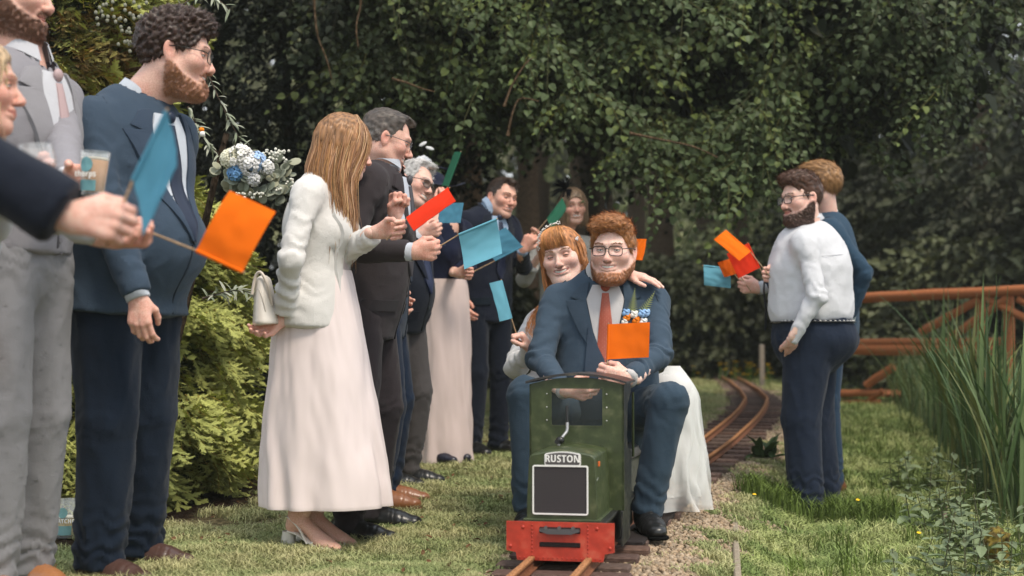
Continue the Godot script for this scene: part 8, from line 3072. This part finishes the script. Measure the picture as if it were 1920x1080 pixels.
func blonde_woman() -> void:
	var sp := {"label": "blonde woman in white at the left edge, only hair and arm in view", "base": ground_at(-165, 3.55), "h": 1.62, "yaw": 82.0, "lean": 9.0, "cell": 0.013, "hc": at(-46, 162, 3.55), "hyaw": 104.0, "hands": 0.9, "bcell": 0.016,
		"head": {"skin": Color(0.78, 0.48, 0.38), "hair": Color(0.55, 0.38, 0.22), "female": true, "smile": 0.5, "cell": 0.005},
		"handr": {"grip": at(268, 430, 3.38), "dir": Vector3(1, 0.05, 0.0), "thumb": Vector3(0.8, -0.2, 0.3), "pose": "grip", "elbow": Vector3(-0.4, -1, -0.1)},
		"handl": {"grip": at(70, 322, 3.45), "dir": Vector3(0.8, 0.25, 0.3), "thumb": Vector3(-0.2, 1, 0.2), "pose": "hold", "elbow": Vector3(-0.4, -1, -0.3)}}
	var r := woman_base(sp)
	var n: Node3D = r[0]
	var J: Dictionary = r[1]
	var o := {"jacket": Color(0.62, 0.64, 0.68), "cw": 0.145, "ww": 0.13, "hw": 0.15, "dp": 0.75, "hem": -0.05, "ra": 0.058, "bust": 0.05, "cuff": 0.03, "cuffr": 0.7}
	dress_top(n, sp, J, o, "white_blouse")
	var g := Geo.new()
	skirt(g, J.pelvis + J.up * 0.1, Vector3(0, 0.35, 0), J.l0, J.f0, Vector2(0.15, 0.12), Vector2(0.15, 0.15), 6.0, 0.05, Color(0.3, 0.32, 0.4), 20, 60)
	part("skirt", g, mat("cloth", Color.WHITE, true), n)
	var hg := Geo.new()
	hg.add(hair_cap(0.016, Color(0.52, 0.36, 0.21), 0.16), J.hx)
	locks(hg, hair_curves(J, 36, -2.6, 2.6, 0.0, Vector2(0.05, 0.16), 0.0), 800, 0.011, 0.0028, Color(0.60, 0.43, 0.26), 0.008)
	part("long_hair", hg, mat("hair", Color.WHITE, true), n)

func pint(called: String, label: String, pos: Vector3, tilt: Basis, h: float, r: float, liquid: Color, fill: float, txt: String, tcol: Color, band: Color) -> void:
	var n := thing(called, label, "glass", pos)
	n.basis = tilt
	var g := Geo.new()
	g.lathe(Transform3D(), [[0.0, 0.0], [r * 0.72, 0.0], [r * 0.74, 0.004], [r * 0.88, h * 0.6], [r, h], [r - 0.003, h], [r * 0.85, h * 0.6], [r * 0.70, 0.012], [0.0, 0.012]], 28, Color.WHITE)
	part("glass", g, glass(Color(0.95, 0.97, 0.97), 0.12), n)
	g = Geo.new()
	var t := fill
	var rt := lerpf(r * 0.70, r * 0.97, t)
	g.lathe(Transform3D(), [[0.0, 0.013], [r * 0.69, 0.013], [rt * 0.965, h * t], [0.0, h * t]], 28, liquid)
	part("drink", g, mat("plastic", Color.WHITE, true), n)
	g = Geo.new()
	g.lathe(Transform3D(), [[0.0, h * t + 0.0005], [rt * 0.96, h * t + 0.0005], [rt * 0.968, h * t + 0.007], [0.0, h * t + 0.008]], 28, Color(0.75, 0.70, 0.58))
	part("froth", g, mat("matte", Color.WHITE, true), n)
	# printed band and lettering wrapped round the glass
	var face := -0.35 if called == "pint_glass" else 0.0
	g = Geo.new()
	var P := PackedVector3Array()
	for i in 3:
		for j in 20:
			var a := lerpf(-0.8, 0.8, j / 19.0) + face
			var y := h * lerpf(0.10, 0.34, i / 2.0)
			var rr := lerpf(r * 0.74, r * 0.88, y / (h * 0.6)) + 0.0012
			P.append(Vector3(sin(a) * rr, y, cos(a) * rr))
	g.grid(P, 3, 20, band)
	part("printed_band", g, mat("matte", Color.WHITE, true), n)
	g = Geo.new()
	for j in 24:
		var a1 := TAU * j / 24.0
		var a2 := TAU * (j + 1) / 24.0
		var c := Vector2(face, h * 0.68)
		var pl := []
		for q in [Vector2.ZERO, Vector2(cos(a1), sin(a1)) * 0.021, Vector2(cos(a2), sin(a2)) * 0.021]:
			var an: float = c.x + q.x / r
			var rr := r * 0.93 + 0.0016
			pl.append(Vector3(sin(an) * rr, c.y + q.y, cos(an) * rr))
		g.tri(pl[0], pl[1], pl[2], band)
	part("printed_disc", g, mat("matte", Color.WHITE, true), n)
	var rr2 := r * 0.90 + 0.002
	text_part("lettering", txt, 0.016, 0.0006, Transform3D(Basis(Vector3.UP, face), Vector3(sin(face) * rr2, h * 0.47, cos(face) * rr2)), mat("plastic", tcol), n)

func build_small() -> void:
	rng.seed = 88
	# pint in the grey suited man's hand
	var p := at(174, 368, 3.98)
	pint("pint_glass", "pint of cider with a teal printed label in the grey suited man's hand", p - Vector3(0, 0.0, 0), Basis(Vector3(0, 0, 1), -0.05), 0.125, 0.042, Color(0.55, 0.26, 0.07), 0.80, "thorps", Color(0.85, 0.83, 0.78), Color(0.16, 0.33, 0.36))
	p = ground_at(128, 5.75)
	pint("plastic_cup", "half full clear beer cup standing on the grass beside the conifer", p, Basis(), 0.155, 0.052, Color(0.50, 0.36, 0.10), 0.52, "THATCHE", Color(0.75, 0.75, 0.72), Color(0.18, 0.33, 0.33))
	# wine glass
	p = at(72, 352, 3.32)
	var w := thing("wine_glass", "wine glass of rose held up at the left edge", "glass", p)
	w.basis = Basis(Vector3(0, 0, 1), 0.10)
	var g := Geo.new()
	g.lathe(Transform3D(), [[0.0, -0.09], [0.034, -0.089], [0.034, -0.087], [0.004, -0.082], [0.0035, -0.01], [0.008, 0.0], [0.030, 0.014], [0.044, 0.042], [0.046, 0.060], [0.040, 0.100], [0.0385, 0.100], [0.0445, 0.060], [0.0425, 0.043], [0.028, 0.016], [0.0, 0.003]], 32, Color.WHITE)
	part("bowl_and_stem", g, glass(Color(0.97, 0.98, 0.98), 0.10), w)
	g = Geo.new()
	g.lathe(Transform3D(), [[0.0, 0.004], [0.027, 0.0165], [0.0415, 0.043], [0.0428, 0.056], [0.0, 0.056]], 32, Color.WHITE)
	var wm := StandardMaterial3D.new()
	wm.resource_name = "rose_wine"
	wm.albedo_color = Color(0.86, 0.52, 0.36, 0.45)
	wm.transparency = BaseMaterial3D.TRANSPARENCY_ALPHA
	wm.roughness = 0.05
	part("wine", g, wm, w)
	# flower arrangement tied to a leaning pole
	var fa := thing("flower_arrangement", "cluster of white and blue hydrangea with eucalyptus behind the big man", "flowers", at(472, 325, 5.95))
	var o := fa.position
	g = trunk([ground_at(250, 6.1) - o, at(330, 650, 6.05) - o, at(405, 330, 6.0) - o, at(425, 250, 6.0) - o], 0.018, 0.012, 8, Color.WHITE, 16)
	part("pole", g, mat("bark", Color(0.10, 0.07, 0.05)), fa)
	var el := Geo.new()
	el.ball(Vector3.ZERO, Vector3(0.030, 0.026, 0.0022), Basis(), 10, Color.WHITE)
	var em := el.mesh()
	for k in 120:
		var q := Vector2(rng.randf_range(-1, 1), rng.randf_range(-1, 1))
		if q.length() > 1.0: q = q.normalized() * rng.randf()
		var pos := Vector3(q.x * 0.165, q.y * 0.105 - 0.02 - q.x * 0.04, 0.07 * (1.0 - q.length_squared()) + rng.randf_range(-0.03, 0.01))
		if k < 14: pos = Vector3(lerpf(0.10, 0.185, rng.randf()), lerpf(-0.08, 0.07, rng.randf()), 0.0)
		var v := rng.randf_range(0.75, 1.25)
		var m := part_mesh("eucalyptus_leaf", em, mat("leaf", [Color(0.27, 0.29, 0.22), Color(0.22, 0.25, 0.19), Color(0.34, 0.34, 0.24), Color(0.18, 0.20, 0.15)][rng.randi() % 4], true), fa)
		m.transform = Transform3D(Basis.from_euler(Vector3(rng.randf_range(-0.9, 0.5), rng.randf_range(-0.9, 0.9), rng.randf() * TAU)).scaled(Vector3.ONE * v * 0.8), pos)
	var pet := Geo.new()
	for k in 4:
		var a := TAU * k / 4.0
		pet.ball(Vector3(cos(a), sin(a), 0) * 0.0085, Vector3(0.0085, 0.0085, 0.002), Basis(Vector3(sin(a), -cos(a), 0), 0.3), 7, Color.WHITE)
	pet.ball(Vector3(0, 0, 0.002), Vector3.ONE * 0.0025, Basis(), 6, Color(0.7, 0.75, 0.6))
	var pm := pet.mesh()
	for q in [[-0.035, 0.055, 0.055, Color(0.74, 0.72, 0.68)], [0.005, 0.030, 0.050, Color(0.72, 0.71, 0.70)], [-0.075, 0.050, 0.042, Color(0.68, 0.66, 0.52)], [0.028, 0.042, 0.042, Color(0.36, 0.50, 0.72)], [-0.052, -0.005, 0.034, Color(0.16, 0.32, 0.55)], [0.075, 0.015, 0.03, Color(0.70, 0.69, 0.66)], [0.02, -0.03, 0.028, Color(0.66, 0.66, 0.66)]]:
		var fx: Array[Transform3D] = []
		var fc := PackedColorArray()
		var R: float = q[2]
		for k in int(900.0 * R):
			var d := Vector3(rng.randfn(0, 1), rng.randfn(0, 1), absf(rng.randfn(0, 1)) * 0.9).normalized()
			var up := Vector3.UP if absf(d.y) < 0.9 else Vector3.RIGHT
			var bx := up.cross(d).normalized()
			fx.append(Transform3D(Basis(bx, d.cross(bx), d) * Basis(Vector3(0, 0, 1), rng.randf() * 3.0), Vector3(q[0], q[1], 0.065) + d * R * rng.randf_range(0.85, 1.05)))
			var v := rng.randf_range(0.8, 1.15)
			fc.append(q[3] * v)
		multi("hydrangea_head", pm, mat("matte", Color.WHITE, true), fx, fc, fa).set_meta("kind", "stuff")
	# tiny white sprigs
	for k in 16:
		var a := Vector3(rng.randf_range(0.08, 0.19), rng.randf_range(-0.11, 0.085), 0.03)
		if k < 6: a = Vector3(0.055 + 0.012 * k, 0.07 + 0.008 * (k % 3), 0.03)
		if k > 11: a = Vector3(-0.04 + 0.03 * (k - 12), -0.10, 0.06)
		var sg := Geo.new()
		for j in 6: sg.ball(a + Vector3(rng.randf_range(-0.014, 0.014), rng.randf_range(-0.012, 0.012), rng.randf_range(0, 0.02)), Vector3.ONE * rng.randf_range(0.004, 0.007), Basis(), 6, Color(0.70, 0.69, 0.60))
		part("sprig", sg, mat("matte", Color.WHITE, true), fa)
	# small orange and white bud beside the lapel
	g = Geo.new()
	var ob := at(378, 243, 5.9) - o
	g.ball(ob, Vector3(0.012, 0.010, 0.010), Basis(), 9, Color(0.75, 0.22, 0.02))
	g.ball(ob + Vector3(0.003, -0.018, 0), Vector3(0.012, 0.013, 0.012), Basis(), 9, Color(0.75, 0.74, 0.7))
	part("bud", g, mat("matte", Color.WHITE, true), fa)
	# olive branches: above and below
	var ol := leaf_geo(0.060, 0.0125, 0.2, Color.WHITE)
	var olm := ol.mesh()
	for q in [["silvery olive branch arching above the flowers by the big man's face", [[360, 60], [395, 150], [425, 215], [450, 262], [468, 300]], 26], ["silvery olive sprig with leaves at the top edge above the flowers", [[330, 20], [372, -10], [405, -2], [432, 18]], 14], ["silvery olive branch under the orange flag, beside the handbag", [[380, 560], [420, 548], [450, 545], [480, 552]], 26], ["olive branch low behind the flowers by the lapel", [[352, 200], [372, 240], [395, 275], [430, 300]], 22]]:
		var br := thing("olive_branch", q[0], "branch", at(q[1][0][0], q[1][0][1], 6.02))
		var pts := []
		for w2 in q[1]: pts.append(at(w2[0], w2[1], 6.0) - br.position)
		part("stem", trunk(pts, 0.0040, 0.0015, 5, Color.WHITE, 14), mat("bark", Color(0.22, 0.16, 0.13)), br)
		var sp := spline(pts, 40)
		for k in int(q[2]) * 2:
			var i := rng.randi() % 39
			var t: Vector3 = (sp[i + 1] - sp[i]).normalized()
			var d := (t * 0.6 + Vector3(rng.randf_range(-1, 1), rng.randf_range(-1, 0.6), rng.randf_range(-0.6, 0.8))).normalized()
			var bx := Vector3(0.2, 1, 0.5).cross(d).normalized()
			var m := part_mesh("leaf", olm, mat("leaf", [Color(0.30, 0.32, 0.24), Color(0.22, 0.25, 0.17), Color(0.38, 0.39, 0.31)][k % 3], true), br)
			m.transform = Transform3D(Basis(bx, d.cross(bx), d).scaled(Vector3.ONE * rng.randf_range(0.6, 1.1)), sp[i])
# ---------------------------------------------------------------- build
func _ready() -> void:
	cam = Camera3D.new()
	cam.name = "camera"
	cam.position = Vector3(0, 0.79, 0)
	cam.rotation = Vector3(atan(100.0 / 2667.0), 0, 0)
	cam.fov = rad_to_deg(2.0 * atan(540.0 / 2667.0))
	cam.near = 0.1
	cam.far = 400.0
	cam.current = true
	var ca := CameraAttributesPhysical.new()
	ca.frustum_focal_length = 50.0 * 1.0
	ca.exposure_aperture = 2.4
	ca.frustum_focus_distance = 5.75
	ca.frustum_far = 400.0
	ca.frustum_near = 0.1
	cam.attributes = ca
	cam.fov = rad_to_deg(2.0 * atan(540.0 / 2667.0))
	add_child(cam)
	var we := WorldEnvironment.new()
	we.name = "environment"
	var e := Environment.new()
	var sk := Sky.new()
	var ps := ProceduralSkyMaterial.new()
	ps.sky_top_color = Color(0.80, 0.83, 0.87)
	ps.sky_horizon_color = Color(0.88, 0.885, 0.88)
	ps.sky_curve = 0.15
	ps.ground_bottom_color = Color(0.22, 0.23, 0.15)
	ps.ground_horizon_color = Color(0.40, 0.41, 0.33)
	ps.sun_angle_max = 0.0
	sk.sky_material = ps
	e.background_mode = Environment.BG_SKY
	e.sky = sk
	e.background_energy_multiplier = 1.0
	e.tonemap_mode = Environment.TONE_MAPPER_LINEAR
	e.tonemap_exposure = 2.05
	e.fog_enabled = true
	e.fog_density = 0.0012
	e.fog_light_color = Color(0.86, 0.88, 0.84)
	e.sdfgi_enabled = true
	e.ssao_enabled = true
	e.ssil_enabled = true
	we.environment = e
	add_child(we)
	var sun := DirectionalLight3D.new()
	sun.name = "sun"
	sun.light_energy = 0.5
	sun.light_color = Color(1.0, 0.955, 0.89)
	sun.light_angular_distance = 15.0
	sun.rotation_degrees = Vector3(-58, 36, 0)
	sun.shadow_enabled = true
	add_child(sun)
	nz.noise_type = FastNoiseLite.TYPE_SIMPLEX
	nz.frequency = 1.0
	nz.fractal_type = FastNoiseLite.FRACTAL_NONE
	nz.seed = 3
	nf.noise_type = FastNoiseLite.TYPE_SIMPLEX
	nf.frequency = 1.0
	nf.fractal_octaves = 2
	nf.seed = 11
	build_ground()
	build_trees()
	build_track()
	build_loco()
	build_bridge()
	build_grass()
	build_reeds()
	build_people()
	build_flags()
	build_small()
